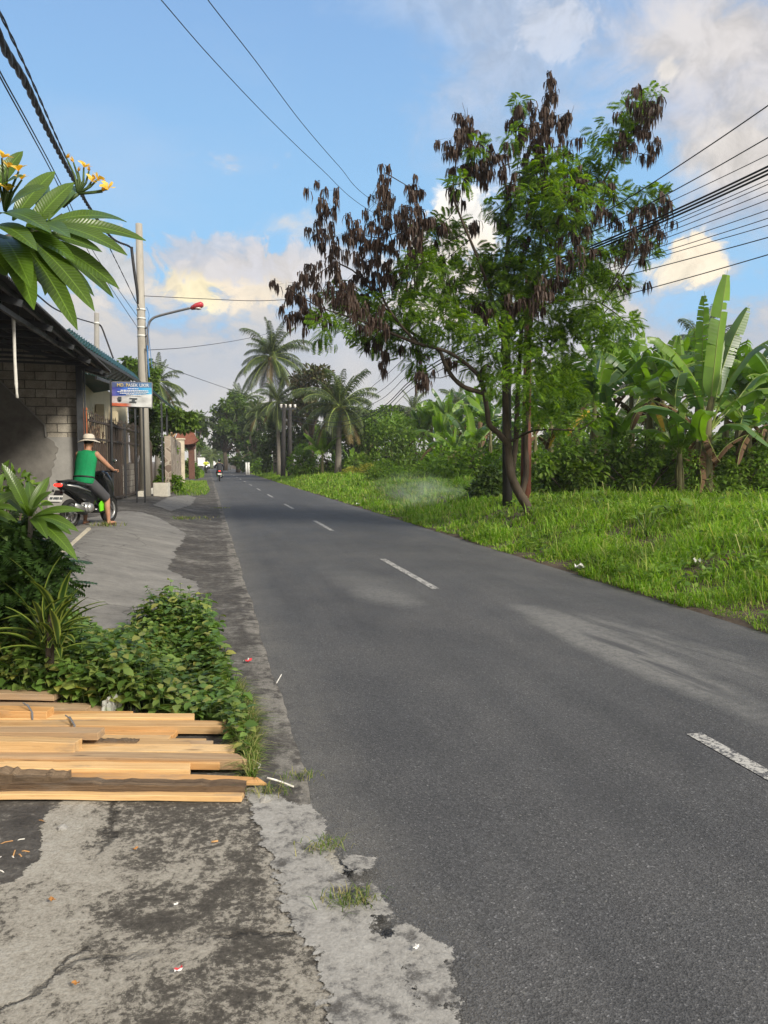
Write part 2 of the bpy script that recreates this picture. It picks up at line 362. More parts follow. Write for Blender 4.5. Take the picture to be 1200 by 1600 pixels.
    c = ramp(nt, k, [(.41, (.085, .08, .075)), (.455, (.16, .155, .148)), (.49, (.262, .252, .234)), (.62, (.335, .325, .305)), (.74, (.40, .39, .37))])
    c = mixc(nt, 1.0, c, ramp(nt, n3, [(.3, .8), (.6, 1.1)]), 'MULTIPLY')
    finish(nt, out, c, .88, .22, mth(nt, 'ADD', k, mth(nt, 'MULTIPLY', n3, .2)), .8, .015); MATS['mortar'] = m
build_ground_mats()
def ragged(name, src, amp=.10, scale=7.0, det=8, soft=.004):
    """copy of a surface that ends in a crumbling outline (luv.x = distance inside the outline, metres)"""
    m = MATS[src].copy(); m.name = name; nt = m.node_tree; out = [n for n in nt.nodes if n.type == 'OUTPUT_MATERIAL'][0]; sh = out.inputs[0].links[0].from_socket
    sd = nd(nt, 'SeparateXYZ', {0: nd(nt, 'Attribute', attribute_name='luv').outputs['Vector']}).outputs[0]; p = pos(nt)
    nz = mth(nt, 'ADD', mth(nt, 'MULTIPLY', noise(nt, p, scale, det, .68), .7), mth(nt, 'MULTIPLY', noise(nt, p, scale*5, 6, .75), .3))
    k = mth(nt, 'ADD', sd, mth(nt, 'MULTIPLY', mth(nt, 'SUBTRACT', nz, .5), amp*4))
    a = nd(nt, 'MapRange', {0: k, 1: -soft, 2: soft, 3: 0.0, 4: 1.0}).outputs[0]
    x = nd(nt, 'MixShader', {0: a, 1: nd(nt, 'BsdfTransparent').outputs[0], 2: sh}); nt.links.new(x.outputs[0], out.inputs[0]); MATS[name] = m
ragged('slab_ragged', 'slab_cement', .11, 2.6); ragged('apron_ragged', 'apron_cement', .07, 5.0); ragged('mortar_ragged', 'mortar', .085, 5.5)
def patch(name, polys, dz, mat, res=.04, zf=gz, margin=.3, marg_far=None):
    Ps = [np.array([p[:2] for p in P]) for P in polys]; al = np.concatenate(Ps); lo, hi = al.min(0)-margin, al.max(0)+margin
    xs = np.arange(lo[0], hi[0]+res, res); ys = np.arange(lo[1], hi[1]+res, res); XX, YY = np.meshgrid(xs, ys); x, y = XX.ravel(), YY.ravel(); sd = np.full(len(x), -9.)
    for P in Ps:
        d = np.full(len(x), 9.)
        for i in range(len(P)):
            a, b = P[i], P[(i+1) % len(P)]; ab = b-a; t = np.clip(((x-a[0])*ab[0]+(y-a[1])*ab[1])/(ab@ab+1e-12), 0, 1); d = np.minimum(d, np.hypot(x-a[0]-t*ab[0], y-a[1]-t*ab[1]))
        sd = np.maximum(sd, np.where(in_poly(x, y, P), d, -d))
    nx = len(xs); i = (np.arange(len(ys)-1)[:, None]*nx+np.arange(nx-1)[None]).ravel(); F = np.stack([i, i+1, i+nx+1, i+nx], 1); F = F[sd[F].max(1) > -margin]
    use = np.unique(F); re_ = np.full(len(x), -1); re_[use] = np.arange(len(use)); V = np.stack([x, y, zf(x, y)+dz], 1)[use]
    A = np.stack([sd, 0*sd, 0*sd], 1)[use]; o = MB().add(V, re_[F], 0, A).build(name, mat, smooth=True); return tag(o, kind='structure')
def in_poly(x, y, P):
    P = np.array(P); c = np.zeros(len(x), bool); j = len(P)-1
    for i in range(len(P)):
        a, b = P[i], P[j]; t = ((a[1] > y) != (b[1] > y)) & (x < (b[0]-a[0])*(y-a[1])/(b[1]-a[1]+1e-12)+a[0]); c ^= t; j = i
    return c

def sheet(name, xs, ys, dz, mat, zf=gz, smooth=True):
    xs = np.array(xs); ys = np.array(ys); nx, ny = len(xs), len(ys)
    XX, YY = np.meshgrid(xs, ys); ZZ = zf(XX, YY)+(dz if not callable(dz) else dz(XX, YY))
    V = np.stack([XX, YY, ZZ], 2).reshape(-1, 3); i = np.arange(ny-1)[:, None]*nx+np.arange(nx-1)[None]
    F = np.stack([i, i+1, i+nx+1, i+nx], 2).reshape(-1, 4)
    o = MB().add(V, F).build(name, mat, smooth=smooth); tag(o, kind='structure'); return o
def ysteps(): return np.concatenate([np.linspace(-12, 0, 7)[:-1], np.linspace(0, 30, 91), np.geomspace(31, 900, 40)])
def lump(X, Y): return .02*np.sin(X*2.1+Y*.7)*np.sin(Y*1.3-X)
xl = np.concatenate([-np.geomspace(500, 9, 14), np.linspace(-8, .4, 43)])
xr = np.concatenate([np.linspace(5.05, 11, 32), np.geomspace(12, 600, 20)])
gxs = np.concatenate([xl, [.43, .47, 1.5, 3, 4.4, 4.98], xr])
def gdz(X, Y):
    onroad = (X > .44) & (X < 5.0)
    apron = (Y < 8) & (X < .46)
    return np.where(onroad, -.05, np.where(X <= .44, -.02, lump(X, Y)*.8+.0))
sheet('ground', gxs, ysteps(), gdz, 'soil')
def road_z(X, Y): return .025*(1-((X-2.7)/2.3)**2)-.02       # slight camber
sheet('road', np.linspace(.40, 5.06, 18), ysteps(), 0, 'asphalt', road_z)
# dark verge strip beside the road: a little proud of the asphalt, broken front edge
def verge():
    ys = np.concatenate([np.arange(2.2, 40, .09), np.geomspace(40, 400, 40)])
    q = np.random.default_rng(3)
    e = .455+.010*np.sin(ys*1.7)+.007*np.sin(ys*5.1+1)+q.normal(0, .004, len(ys))
    xs = [-2.9, -2.3, -1.7, -1.3, -1.0, -.75, -.5, -.3, -.15, 0, .12, .22, .3]
    V = []; n = len(xs)+3
    for y, ex in zip(ys, e):
        for x in xs: V.append((x, y, float(gz(x, y))+.012-.006*math.exp(-((x-.10)/.07)**2)))
        V += [(ex-.05, y, .012), (ex-.008, y, .008), (ex+.004, y, -.05)]
    i = np.arange(len(ys)-1)[:, None]*n+np.arange(n-1)[None]
    o = MB().add(V, np.stack([i, i+1, i+n+1, i+n], 2).reshape(-1, 4)).build('verge', 'verge_cement', smooth=True); tag(o, kind='structure')
verge()
G = lambda l: [gr(*p) for p in l]
patch('pavement', [G([(302, 985), (312, 914), (262, 893), (276, 862), (292, 836), (252, 812), (222, 802), (190, 800), (120, 815), (40, 860), (-60, 900), (-160, 1010), (60, 1020), (200, 1020)])], .022, 'slab_ragged', .06, margin=.45)
patch('driveway', [G([(300, 789), (268, 800), (238, 790), (262, 778), (292, 774), (306, 778)])], .020, 'slab_ragged', .10, margin=.45)
flat = lambda X, Y: 0*np.asarray(X, float)
patch('apron', [np.array([*[p[:2] for p in G([(62, 1300), (90, 1262), (140, 1230), (395, 1230), (440, 1262)])], (.44, 3.2), (.47, 2.4), (.50, 1.4), (.5, .3), (-1.6, .3), *[p[:2] for p in G([(-330, 1490), (-120, 1405), (20, 1385), (60, 1345)])]])], .016, 'apron_ragged', .03, flat, .15)
patch('mortar_patch', [G([(385, 1245), (470, 1262), (512, 1290), (512, 1330), (500, 1345), (540, 1385), (560, 1418), (592, 1455), (618, 1500), (668, 1600), (760, 1800), (520, 1800), (512, 1590), (500, 1500), (440, 1440), (430, 1360), (400, 1300)]),
    G([(540, 1342), (584, 1350), (584, 1366), (560, 1376), (540, 1364)]), G([(556, 1386), (600, 1390), (604, 1412), (622, 1432), (614, 1452), (576, 1420)]), G([(618, 1458), (652, 1468), (694, 1488), (722, 1550), (714, 1580), (690, 1575), (668, 1596), (636, 1545), (610, 1500)]), G([(660, 1600), (704, 1585), (712, 1640), (680, 1660)])], .022, 'mortar_ragged', .02, flat, .16)
# centre line: 3 m dashes, 8 m pitch
mb = MB()
for k in range(-1, 45):
    y0 = .88+8.1*k
    for a in np.arange(10)*.295: 
        z = float(road_z(2.7, 0))+.004
        mb.add([(2.66, y0+a, z), (2.757, y0+a, z), (2.757, y0+a+.295, z), (2.66, y0+a+.295, z)], [(0, 1, 2, 3)])
tag(mb.build('road_marking', 'worn_paint'), kind='structure')
# ------------------------------------------------------------------ materials of things
def wood(name, a, b, c_, rough=.65, bark=False):
    m, nt, out = newmat(name); v = obc(nt)
    oi = nd(nt, 'ObjectInfo').outputs['Random']
    off = nd(nt, 'CombineXYZ', {0: mth(nt, 'MULTIPLY', oi, 37.0), 1: mth(nt, 'MULTIPLY', oi, 11.0), 2: oi}).outputs[0]
    v = nd(nt, 'VectorMath', {0: v, 1: off}, operation='ADD').outputs[0]
    n = noise(nt, scl(nt, v, (.5, 7, 7)), 2.2, 5, .6, 1.2); n2 = noise(nt, scl(nt, v, (1.2, 45, 45)), 2.5, 6, .7)
    k = mth(nt, 'ADD', mth(nt, 'MULTIPLY', n, .6), mth(nt, 'MULTIPLY', n2, .4))
    c = ramp(nt, k, [(.3, a), (.5, b), (.7, c_)])
    c = mixc(nt, 1.0, c, ramp(nt, oi, [(0, (.70, .66, .64)), (.5, (1, 1, 1)), (1, (1.12, 1.08, 1.02))]), 'MULTIPLY')
    st = noise(nt, scl(nt, v, (2, 9, 9)), 1.1, 6, .65)
    kn = nd(nt, 'TexVoronoi', {'Vector': scl(nt, v, (1.6, 7, 7)), 'Scale': 1.3}).outputs['Distance']; c = mixc(nt, ramp(nt, kn, [(.04, .75), (.10, .25), (.14, 0.0)]), c, tuple(np.array(a)*.45))
    gw_ = noise(nt, scl(nt, v, (1, 3, 3)), 2.6, 7, .7); c = mixc(nt, ramp(nt, gw_, [(.56, 0.0), (.68, .45)]), c, (.22, .19, .155))
    c = mixc(nt, ramp(nt, st, [(.58, 0.0), (.72, .55)]), c, tuple(np.array(a)*.42))
    finish(nt, out, c, rough, .3, n2, .6 if not bark else 1.0, .004 if not bark else .02); MATS[name] = m
wood('fresh_wood', (.40, .235, .10), (.57, .375, .18), (.70, .51, .29))
wood('orange_wood', (.34, .17, .065), (.49, .275, .11), (.60, .38, .18))
wood('weathered_wood', (.22, .145, .085), (.34, .235, .14), (.46, .34, .22), .8)
wood('bark_wood', (.06, .042, .028), (.20, .14, .09), (.38, .28, .18), .9, True)
wood('dark_board', (.035, .025, .018), (.070, .05, .037), (.12, .09, .07), .85)
wood('brown_board', (.065, .036, .022), (.115, .066, .042), (.17, .11, .075), .8)
plain('strap_plastic', (.14, .145, .16), .5); plain('string_white', (.62, .60, .55), .6)
# ------------------------------------------------------------------ the pile of planks
def cam_pt(px, D, z):                                     # point at image column px, depth D, height z
    u = (px-600)/FPX*D
    Fd = D/ (math.cos(PIT)) - 0*z
    p = RIGHT*u+FWD*Fd; return np.array([p[0], p[1], z])
def plank(px1, px0, D, z0, th, w, mat, label, tilt=0.0, taper=1.0, endcut=0.0, sl=0.0, notch=False, rough=0.0):
    """a sawn board lying across the view: from column px0 to px1, front face at depth D"""
    a = cam_pt(px0, D, 0); b = cam_pt(px1, D, 0); L = np.linalg.norm(b-a); q = random.Random(int(px1*7+D*100))
    root_rot = math.atan2(b[1]-a[1], b[0]-a[0])+tilt+q.uniform(-.026, .026); sl += q.uniform(-.006, .006)
    n = 40 if rough else 9; V = []; 
    for i in range(n):
        x = L*i/(n-1); f = 1-(1-taper)*(i/(n-1))**2
        e = endcut if i == n-1 else 0
        wob = q.uniform(-1, 1)*rough
        bow = .006*math.sin(i/(n-1)*3.1)*q.choice((1, .4))
        zz = sl*x+bow
        V += [(x-e*.0, 0+wob*.5, zz), (x-e, w*f, zz), (x-e, w*f+wob*.3, zz+th*(.85+.15*f)+wob), (x, wob*.4, zz+th*f+wob)]
    F = []
    for i in range(n-1):
        for j in range(4): F.append((4*i+j, 4*i+(j+1) % 4, 4*i+4+(j+1) % 4, 4*i+4+j))
    F += [(3, 2, 1, 0), tuple(4*(n-1)+j for j in range(4))]
    F = [f[::-1] for f in F]
    me = MB().add(V, F).mesh('wood_plank', mat)
    bm = bmesh.new(); bm.from_mesh(me); bmesh.ops.recalc_face_normals(bm, faces=bm.faces[:])
    if rough == 0: bmesh.ops.bevel(bm, geom=[e for e in bm.edges if e.calc_face_angle(0) > .7], offset=.0025, segments=1, affect='EDGES')
    bm.to_mesh(me); bm.free()
    o = place(me, 'wood_plank', None, (a[0], a[1], z0), (q.uniform(-.10, .06), 0, root_rot))
    tag(o, label, 'plank', 'sawn planks stacked beside the weeds'); return o
PL = [  # px_end, px_start, y_top, y_bottom of the front face, D, width, material, label, options
 (375, -190, 1241, 1259, 3.46, .08, 'bark_wood', 'bark-edged slab at the very front of the wood pile', dict(taper=.7, rough=.005)),
 (372, -190, 1256, 1265, 3.43, .10, 'fresh_wood', 'thin pale board lying underneath the bark-edged slab', dict()),
 (412, -60, 1231, 1243, 3.55, .09, 'orange_wood', 'orange board with the longest pointed tip, behind the bark-edged slab', dict(taper=.35, endcut=.05)),
 (90, -160, 1222, 1239, 3.48, .08, 'bark_wood', 'short broken bark-covered chunk on top of the front slab', dict(taper=.5, rough=.006)),
 (288, -150, 1213, 1231, 3.64, .10, 'fresh_wood', 'pale board ending halfway between the broken chunk and the big plank', dict(endcut=.02)),
 (383, -200, 1194, 1211, 3.78, .10, 'weathered_wood', 'big greyish plank in the middle of the pile, cut at a slant', dict(endcut=.07)),
 (358, -150, 1184, 1194, 3.90, .11, 'fresh_wood', 'pale plank just behind and above the big greyish plank', dict()),
 (290, -150, 1179, 1185, 3.95, .10, 'fresh_wood', 'thin pale board on top with a slanted end, above the big greyish plank', dict(endcut=.05)),
 (106, -180, 1168, 1188, 3.86, .10, 'fresh_wood', 'short thick pale block-ended plank on top of the pile', dict()),
 (143, -180, 1155, 1167, 3.97, .10, 'weathered_wood', 'grey-topped plank above the short pale one', dict()),
 (203, 90, 1169, 1175, 4.00, .06, 'bark_wood', 'dark bark splinter wedged in the middle of the pile', dict(rough=.003)),
 (252, -120, 1168, 1180, 4.07, .10, 'fresh_wood', 'pale board in the middle layer with a square end under the bark splinter', dict()),
 (262, -120, 1158, 1167, 4.16, .11, 'orange_wood', 'orange board beneath the longest pale plank', dict()),
 (314, -40, 1165, 1169, 4.13, .03, 'fresh_wood', 'thin stick poking out under the longest pale plank', dict()),
 (350, -200, 1144, 1158, 4.22, .10, 'fresh_wood', 'longest pale plank of the upper bundle, split at its end', dict(taper=.9, endcut=.03)),
 (295, -100, 1133, 1144, 4.34, .10, 'fresh_wood', 'pale plank directly behind the longest pale plank', dict(endcut=.02)),
 (192, -100, 1127, 1136, 4.46, .10, 'orange_wood', 'shorter orange plank at the back of the upper bundle', dict()),
 (274, 110, 1126, 1131, 4.54, .035, 'fresh_wood', 'thin batten lying against the weeds at the back of the pile', dict(tilt=.02)),
 (120, -120, 1124, 1138, 4.40, .09, 'orange_wood', 'wedge-shaped orange offcut on the strapped bundle', dict(taper=.3, endcut=.03)),
 (62, -140, 1119, 1138, 4.36, .10, 'orange_wood', 'short strapped orange plank at the left of the pile', dict()),
 (131, -90, 1122, 1132, 4.57, .09, 'dark_board', 'dark board end under the strapped boards', dict()),
 (127, -140, 1114, 1121, 4.60, .12, 'weathered_wood', 'thin weathered board above the dark board end', dict()),
 (73, -140, 1101, 1114, 4.72, .10, 'brown_board', 'lower of the two brown planks at the back left of the pile', dict()),
 (75, -140, 1091, 1101, 4.70, .11, 'weathered_wood', 'upper of the two brown planks at the back left of the pile', dict()),
 (335, -150, 1203, 1215, 3.72, .12, 'orange_wood', 'low orange board under the big greyish plank', dict()),
 (225, -150, 1148, 1162, 4.30, .12, 'weathered_wood', 'support board under the upper bundle', dict()),
 (160, -150, 1122, 1136, 4.62, .14, 'weathered_wood', 'thick support timber under the strapped boards', dict()),
 (240, -150, 1217, 1232, 3.68, .10, 'orange_wood', 'low orange board between the broken chunk and the pale board', dict()),
 (320, -150, 1180, 1192, 4.02, .10, 'weathered_wood', 'low grey board ending between the big plank and the longest pale plank', dict()),
]
for r_ in PL:
    D_ = r_[4]; zb = max(.004, H-(r_[3]-720)*D_/FPX); plank(r_[0], r_[1], D_, zb, max(.012, (r_[3]-r_[2])*D_/FPX), r_[5], r_[6], r_[7], **r_[8])
def strap(px, D, z0, z1, w, label):
    mb = MB(); a = cam_pt(px, D-.006, z0); b = cam_pt(px, D-.006, z1)
    c = cam_pt(px-7, D+.12, z1+.004); d = cam_pt(px-14, D+.06, z1+.035)
    mb.tube([a, (a+b)/2, b, c], [.006, .006, .006, .005], 6); mb.tube([b, (b+d)/2+np.array([0, 0, .01]), d], .004, 5)
    tag(mb.build('binding_strap', 'strap_plastic'), label, 'strap', 'grey straps tying the planks')
strap(105, 4.215, .045, .098, .01, 'grey plastic strap around the longest pale plank')
strap(38, 4.355, .05, .125, .01, 'grey plastic strap around the short orange planks')
def stringy(pts, label, r=.0035):
    mb = MB(); mb.tube(pts, r, 6); tag(mb.build('plastic_string', 'string_white', smooth=True), label, 'string', 'white plastic strings by the planks')
stringy([cam_pt(378, 3.86, .03), cam_pt(390, 3.86, .035), cam_pt(402, 3.86, .012), cam_pt(399, 3.80, .022), cam_pt(388, 3.78, .022)], 'white plastic string curling at the end of the big greyish plank')
stringy([cam_pt(412, 3.56, .07), cam_pt(425, 3.56, .06), cam_pt(440, 3.58, .035), cam_pt(455, 3.57, .022)], 'white plastic string hanging from the pointed orange board', .005)
# ------------------------------------------------------------------ foliage materials
leafmat('weed_leaf', [(.060, .115, .022), (.088, .165, .030), (.13, .22, .045), (.18, .26, .06), (.28, .28, .07)], .38, .42, .4, patch=1.6)
leafmat('grass_blade', [(.10, .205, .013), (.15, .29, .020), (.205, .365, .030), (.27, .41, .05), (.40, .40, .14)], .52, .5, .3, patch=.55)
leafmat('grass_dry', [(.07, .13, .02), (.11, .18, .03), (.22, .24, .07), (.36, .31, .15)], .35, .55, .25, patch=2)
leafmat('frangipani_leaf', [(.050, .098, .012), (.068, .125, .016), (.090, .155, .022)], .38, .30, .5, patch=3, attr='vein')
leafmat('dark_frond', [(.018, .040, .010), (.030, .062, .014), (.045, .085, .02)], .25, .4, .4)
leafmat('striped_leaf', [(.020, .048, .010), (.035, .075, .014)], .25, .35, .5, attr='stripe')
leafmat('petal', [(.80, .42, .02), (.82, .50, .05), (.80, .62, .18)], .35, .5, .2, tint=(1.1, 1.0, .5), patch=18)
leafmat('banana_leaf', [(.11, .215, .022), (.15, .27, .026), (.19, .32, .035)], .48, .38, .5, tint=(1.35, 1.4, .4), patch=1.3, attr='fine')
leafmat('banana_leaf_blue', [(.050, .115, .035), (.068, .14, .04), (.095, .18, .045)], .36, .33, .55, patch=1.3, attr='fine')
leafmat('banana_leaf_yellow', [(.42, .27, .035), (.50, .33, .04), (.38, .20, .04)], .35, .6, .2, attr='fine')
leafmat('banana_leaf_dead', [(.10, .060, .035), (.16, .10, .06), (.075, .045, .03)], .15, .8, .1, tint=(1.1, 1, .8), attr='fine')
leafmat('pod_tree_leaf', [(.046, .11, .010), (.078, .165, .014), (.13, .24, .02), (.20, .32, .028)], .5, .5, .3, tint=(1.4, 1.35, .4), patch=1.0)
leafmat('seed_pod', [(.022, .014, .011), (.036, .022, .017), (.058, .036, .026), (.11, .072, .052)], .12, .6, .25, tint=(1.1, .9, .7), patch=1.5)
leafmat('palm_leaf', [(.030, .056, .014), (.046, .078, .019), (.068, .102, .026), (.10, .12, .035)], .26, .45, .4, patch=.8)
leafmat('palm_leaf_dry', [(.12, .09, .035), (.17, .13, .05), (.10, .075, .035)], .2, .6, .2)
leafmat('tree_leaf_dark', [(.024, .050, .012), (.038, .070, .015), (.055, .095, .02), (.078, .122, .024)], .26, .5, .3, patch=.35)
leafmat('tree_leaf_mid', [(.050, .10, .014), (.075, .14, .018), (.105, .18, .024), (.14, .215, .03)], .34, .5, .3, patch=.5)
leafmat('tree_leaf_russet', [(.045, .055, .018), (.065, .078, .022), (.11, .075, .04), (.06, .09, .02)], .25, .5, .3, patch=.4)
leafmat('bush_leaf', [(.062, .130, .012), (.10, .195, .017), (.15, .265, .024), (.21, .33, .034)], .48, .48, .35, patch=.9)
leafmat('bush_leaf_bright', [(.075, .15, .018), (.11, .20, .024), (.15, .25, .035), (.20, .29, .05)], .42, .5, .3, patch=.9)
leafmat('bush_leaf_yellow', [(.16, .20, .03), (.26, .27, .04), (.36, .32, .05)], .4, .5, .3, patch=.9)
plain('bark_brown', (.062, .049, .037), .9, .4, 6, .15, bstr=.8, stretch=(1, 1, .3)); plain('bark_grey', (.16, .14, .115), .9, .35, 5, .15, bstr=.7, stretch=(1, 1, .3))
plain('banana_stem', (.11, .105, .050), .75, .55, 3, .2, bstr=.5, stretch=(3, 3, .5)); plain('green_stem', (.055, .09, .025), .6)
plain('palm_trunk', (.17, .155, .135), .9, .3, 2, .1, bstr=.9, stretch=(1, 1, 4)); plain('coconut', (.20, .17, .035), .55)
plain('midrib', (.20, .26, .06), .5)
# ------------------------------------------------------------------ weeds: opposite-leaved herbs, too many to count
def weeds():
    P = [p[:2] for p in G([(-330, 1003), (-40, 1003), (100, 1000), (210, 996), (290, 985), (325, 1005), (352, 1060), (374, 1120), (384, 1165), (386, 1200), (378, 1190), (364, 1165), (340, 1134), (205, 1126), (150, 1116), (-10, 1098), (-330, 1098)])]
    P = np.array(P); lo, hi = P.min(0), P.max(0)
    x = rng.uniform(lo[0], hi[0], 9000); y = rng.uniform(lo[1], hi[1], 9000); k = in_poly(x, y, P); x, y = x[k], y[k]
    keep = rng.random(len(x)) < np.clip(2.2-.22*y, .35, 1); x, y = x[keep][:2900], y[keep][:2900]
    d = np.array([min(math.hypot(*(np.array((a, b))-p)) for p in P) for a, b in zip(x, y)])
    hn = .05+.40*ss((y-3.7)/2.3)*(.6+.4*np.sin(x*4+y*2.1))+.05*np.sin(x*9)
    mb = MB(); L = []; D = []; SZ = []; ST = []
    for i in range(len(x)):
        h = max(.05, hn[i]*rnd.uniform(.65, 1.15)); b = np.array([x[i], y[i], float(gz(x[i], y[i]))])
        lean = np.array([rnd.gauss(0, .16), rnd.gauss(-.10, .16), 1]); tip = b+lean*h
        ST.append((b, tip)); a0 = rnd.uniform(0, 3.1); n = max(2, int(h/.055))
        for j in range(n):
            t = (j+1)/n
            if t < .3: continue
            p = b+(tip-b)*t; s_ = rnd.uniform(.055, .140)*(1.05-.35*t if t < .99 else .62)
            for q in range(2):
                a = a0+j*1.57+q*math.pi+rnd.uniform(-.3, .3)
                L.append(p); D.append((math.cos(a), math.sin(a), rnd.uniform(-.45, .35))); SZ.append(s_)
    L = np.array(L); D = np.array(D); SZ = np.array(SZ)
    V = LEAF_V.copy(); V[:, 0] *= 1.5; V[:, 2] *= 1.5
    inst(mb, V, LEAF_F, basis(D, roll=rng.normal(0, .3, len(D))), SZ, L)
    for b, t in ST: mb.tube([b, t], [.004, .002], 3, 1, cap=False)
    tag(mb.build('weeds', ['weed_leaf', 'green_stem'], smooth=True), 'dense patch of leafy green weeds behind the plank pile', 'weeds', kind='stuff')
weeds()
def blades(mb, B, h, w, bend, m=0, seg=2):
    """grass blades: bases B, heights h, widths w"""
    N = len(B); a = rng.uniform(0, 2*np.pi, N); dr = np.stack([np.cos(a), np.sin(a), 0*a], 1); sd = np.stack([-np.sin(a), np.cos(a), 0*a], 1)
    p1 = B+dr*(h*bend*.32)[:, None]+np.array([0, 0, 1])*(h*.55)[:, None]
    p2 = B+dr*(h*bend*1.0)[:, None]+np.array([0, 0, 1])*(h*np.clip(1-.45*bend, .3, 1))[:, None]
    V = np.stack([B-sd*w[:, None]*.5, B+sd*w[:, None]*.5, p1+sd*w[:, None]*.42, p1-sd*w[:, None]*.42, p2], 1).reshape(-1, 3)
    i = np.arange(N)[:, None]*5
    mb.V.append(V); mb.F += [i+np.array([[0, 1, 2, 3]])+mb.n, i+np.array([[3, 2, 4]])+mb.n]; mb.M += [np.full(N, m), np.full(N, m)]
    mb.A.append(np.zeros((N*5, 3))); mb.n += N*5
def grass_right():
    N = 225000
    u = rng.random(N*3); Y = 1.6*(95/1.6)**(u**.92); X = 5.02+rng.random(N*3)**1.25*np.clip(6+Y*.75, 6, 32)
    # edge of the verge wanders
    e = 5.03+.10*np.sin(Y*1.3)+.07*np.sin(Y*3.7+1)+.05*np.sin(Y*9)
    dist = np.hypot(X, Y); clump = np.sin(X*2.3+np.sin(Y*1.7)*2)*np.sin(Y*2.9+np.cos(X*1.3)*1.5)
    k = (X > e-.03) & (np.arctan2(X, Y) < R(66)) & (rng.random(N*3) < .66+.38*clump)
    # a worn patch with litter in the grass
    c = gr(1120, 885); dd = np.hypot((X-c[0])/.75, (Y-c[1])/.40); k &= (dd > 1) | (rng.random(N*3) < .06)
    X, Y, dist, clump, e = [a[k][:N] for a in (X, Y, dist, clump, e)]
    ed = ss((X-e)/.5)
    h = (.085+.125*ed)*(1+.6*clump)*rng.uniform(.6, 1.4, len(X)); h = np.where(X > 9, h*1.25, h)
    h = np.where(rng.random(len(X)) < .04, h*1.7, h)
    w = np.clip(.0013*dist, .006, .05)*rng.uniform(.7, 1.3, len(X))
    B = np.stack([X, Y, gz(X, Y)+lump(X, Y)*.8-.02], 1)
    mb = MB(); blades(mb, B, h, w, rng.uniform(.3, 1.25, len(X)))
    tag(mb.build('grass', 'grass_blade'), 'long lush grass covering the right verge of the road', 'grass', kind='stuff')
grass_right()
def verge_weeds():
    n = 5200; Y = 4*(55/4)**rng.random(n); X = 5.25+rng.random(n)**1.2*np.clip(5+Y*.5, 6, 20); k = (np.sin(X*1.1+np.sin(Y*.8)*2)*np.sin(Y*.9+1)+rng.normal(0, .4, n)) > .12; X, Y = X[k], Y[k]; m = len(X)
    c = np.stack([X, Y, gz(X, Y)+lump(X, Y)*.8+rng.uniform(.06, .20, m)], 1); q = 6; P = np.repeat(c, q, 0)+rng.normal(0, .05, (m*q, 3))*[1, 1, .5]; D = rng.normal(size=(m*q, 3))*[1, 1, .35]
    V = LEAF_V.copy(); V[:, 0] *= 1.5; mb = MB(); inst(mb, V, LEAF_F, basis(D, roll=rng.normal(0, .4, m*q)), rng.uniform(.05, .11, m*q)*(1+np.repeat(Y, q)*.012), P)
    tag(mb.build('verge_weeds', 'bush_leaf_bright', smooth=True), 'small broad-leaved weeds mixed into the verge grass', 'weeds', kind='stuff')
    n = 1500; Y = 4*(40/4)**rng.random(n); X = 5.3+rng.random(n)*np.clip(5+Y*.4, 6, 14); B = np.stack([X, Y, gz(X, Y)], 1); mb = MB(); blades(mb, B, rng.uniform(.18, .42, n), np.clip(Y*.0011, .005, .03), rng.uniform(.2, 1.2, n))
    tag(mb.build('dry_grass', 'grass_dry'), 'dry straw-coloured stems scattered through the verge grass', 'grass', kind='stuff')
verge_weeds()
def grass_patch(name, pts, n, h, label, mat='grass_dry', w=.006, spread=None):
    P = np.array([p[:2] for p in pts]); lo, hi = P.min(0), P.max(0)
    x = rng.uniform(lo[0], hi[0], n*3); y = rng.uniform(lo[1], hi[1], n*3); k = in_poly(x, y, P); x, y = x[k][:n], y[k][:n]
    B = np.stack([x, y, gz(x, y)+.0], 1); mb = MB()
    blades(mb, B, h*rng.uniform(.4, 1.3, len(x)), w*rng.uniform(.7, 1.3, len(x)), rng.uniform(.4, 1.4, len(x)))
    tag(mb.build(name, mat), label, 'grass', kind='stuff')
grass_patch('grass_fringe', G([(345, 1085), (372, 1080), (398, 1130), (402, 1190), (394, 1236), (388, 1228), (384, 1190), (368, 1130)]), 2600, .13, 'grass fringing the weeds beside the road', w=.0055)
grass_patch('grass_fringe', G([(300, 1222), (388, 1216), (392, 1246), (300, 1242)]), 500, .035, 'short grass between the plank ends', w=.005)
grass_patch('grass_patch', G([(275, 775), (268, 765), (290, 753), (322, 752), (328, 768), (322, 774)]), 2600, .22, 'green grass patch on the left verge past the concrete box', 'grass_blade', .02)
grass_patch('grass_patch', G([(282, 748), (290, 735), (312, 732), (318, 740), (318, 747)]), 2600, .45, 'farther grass patch on the left verge below the tiled gateway', 'grass_blade', .05)
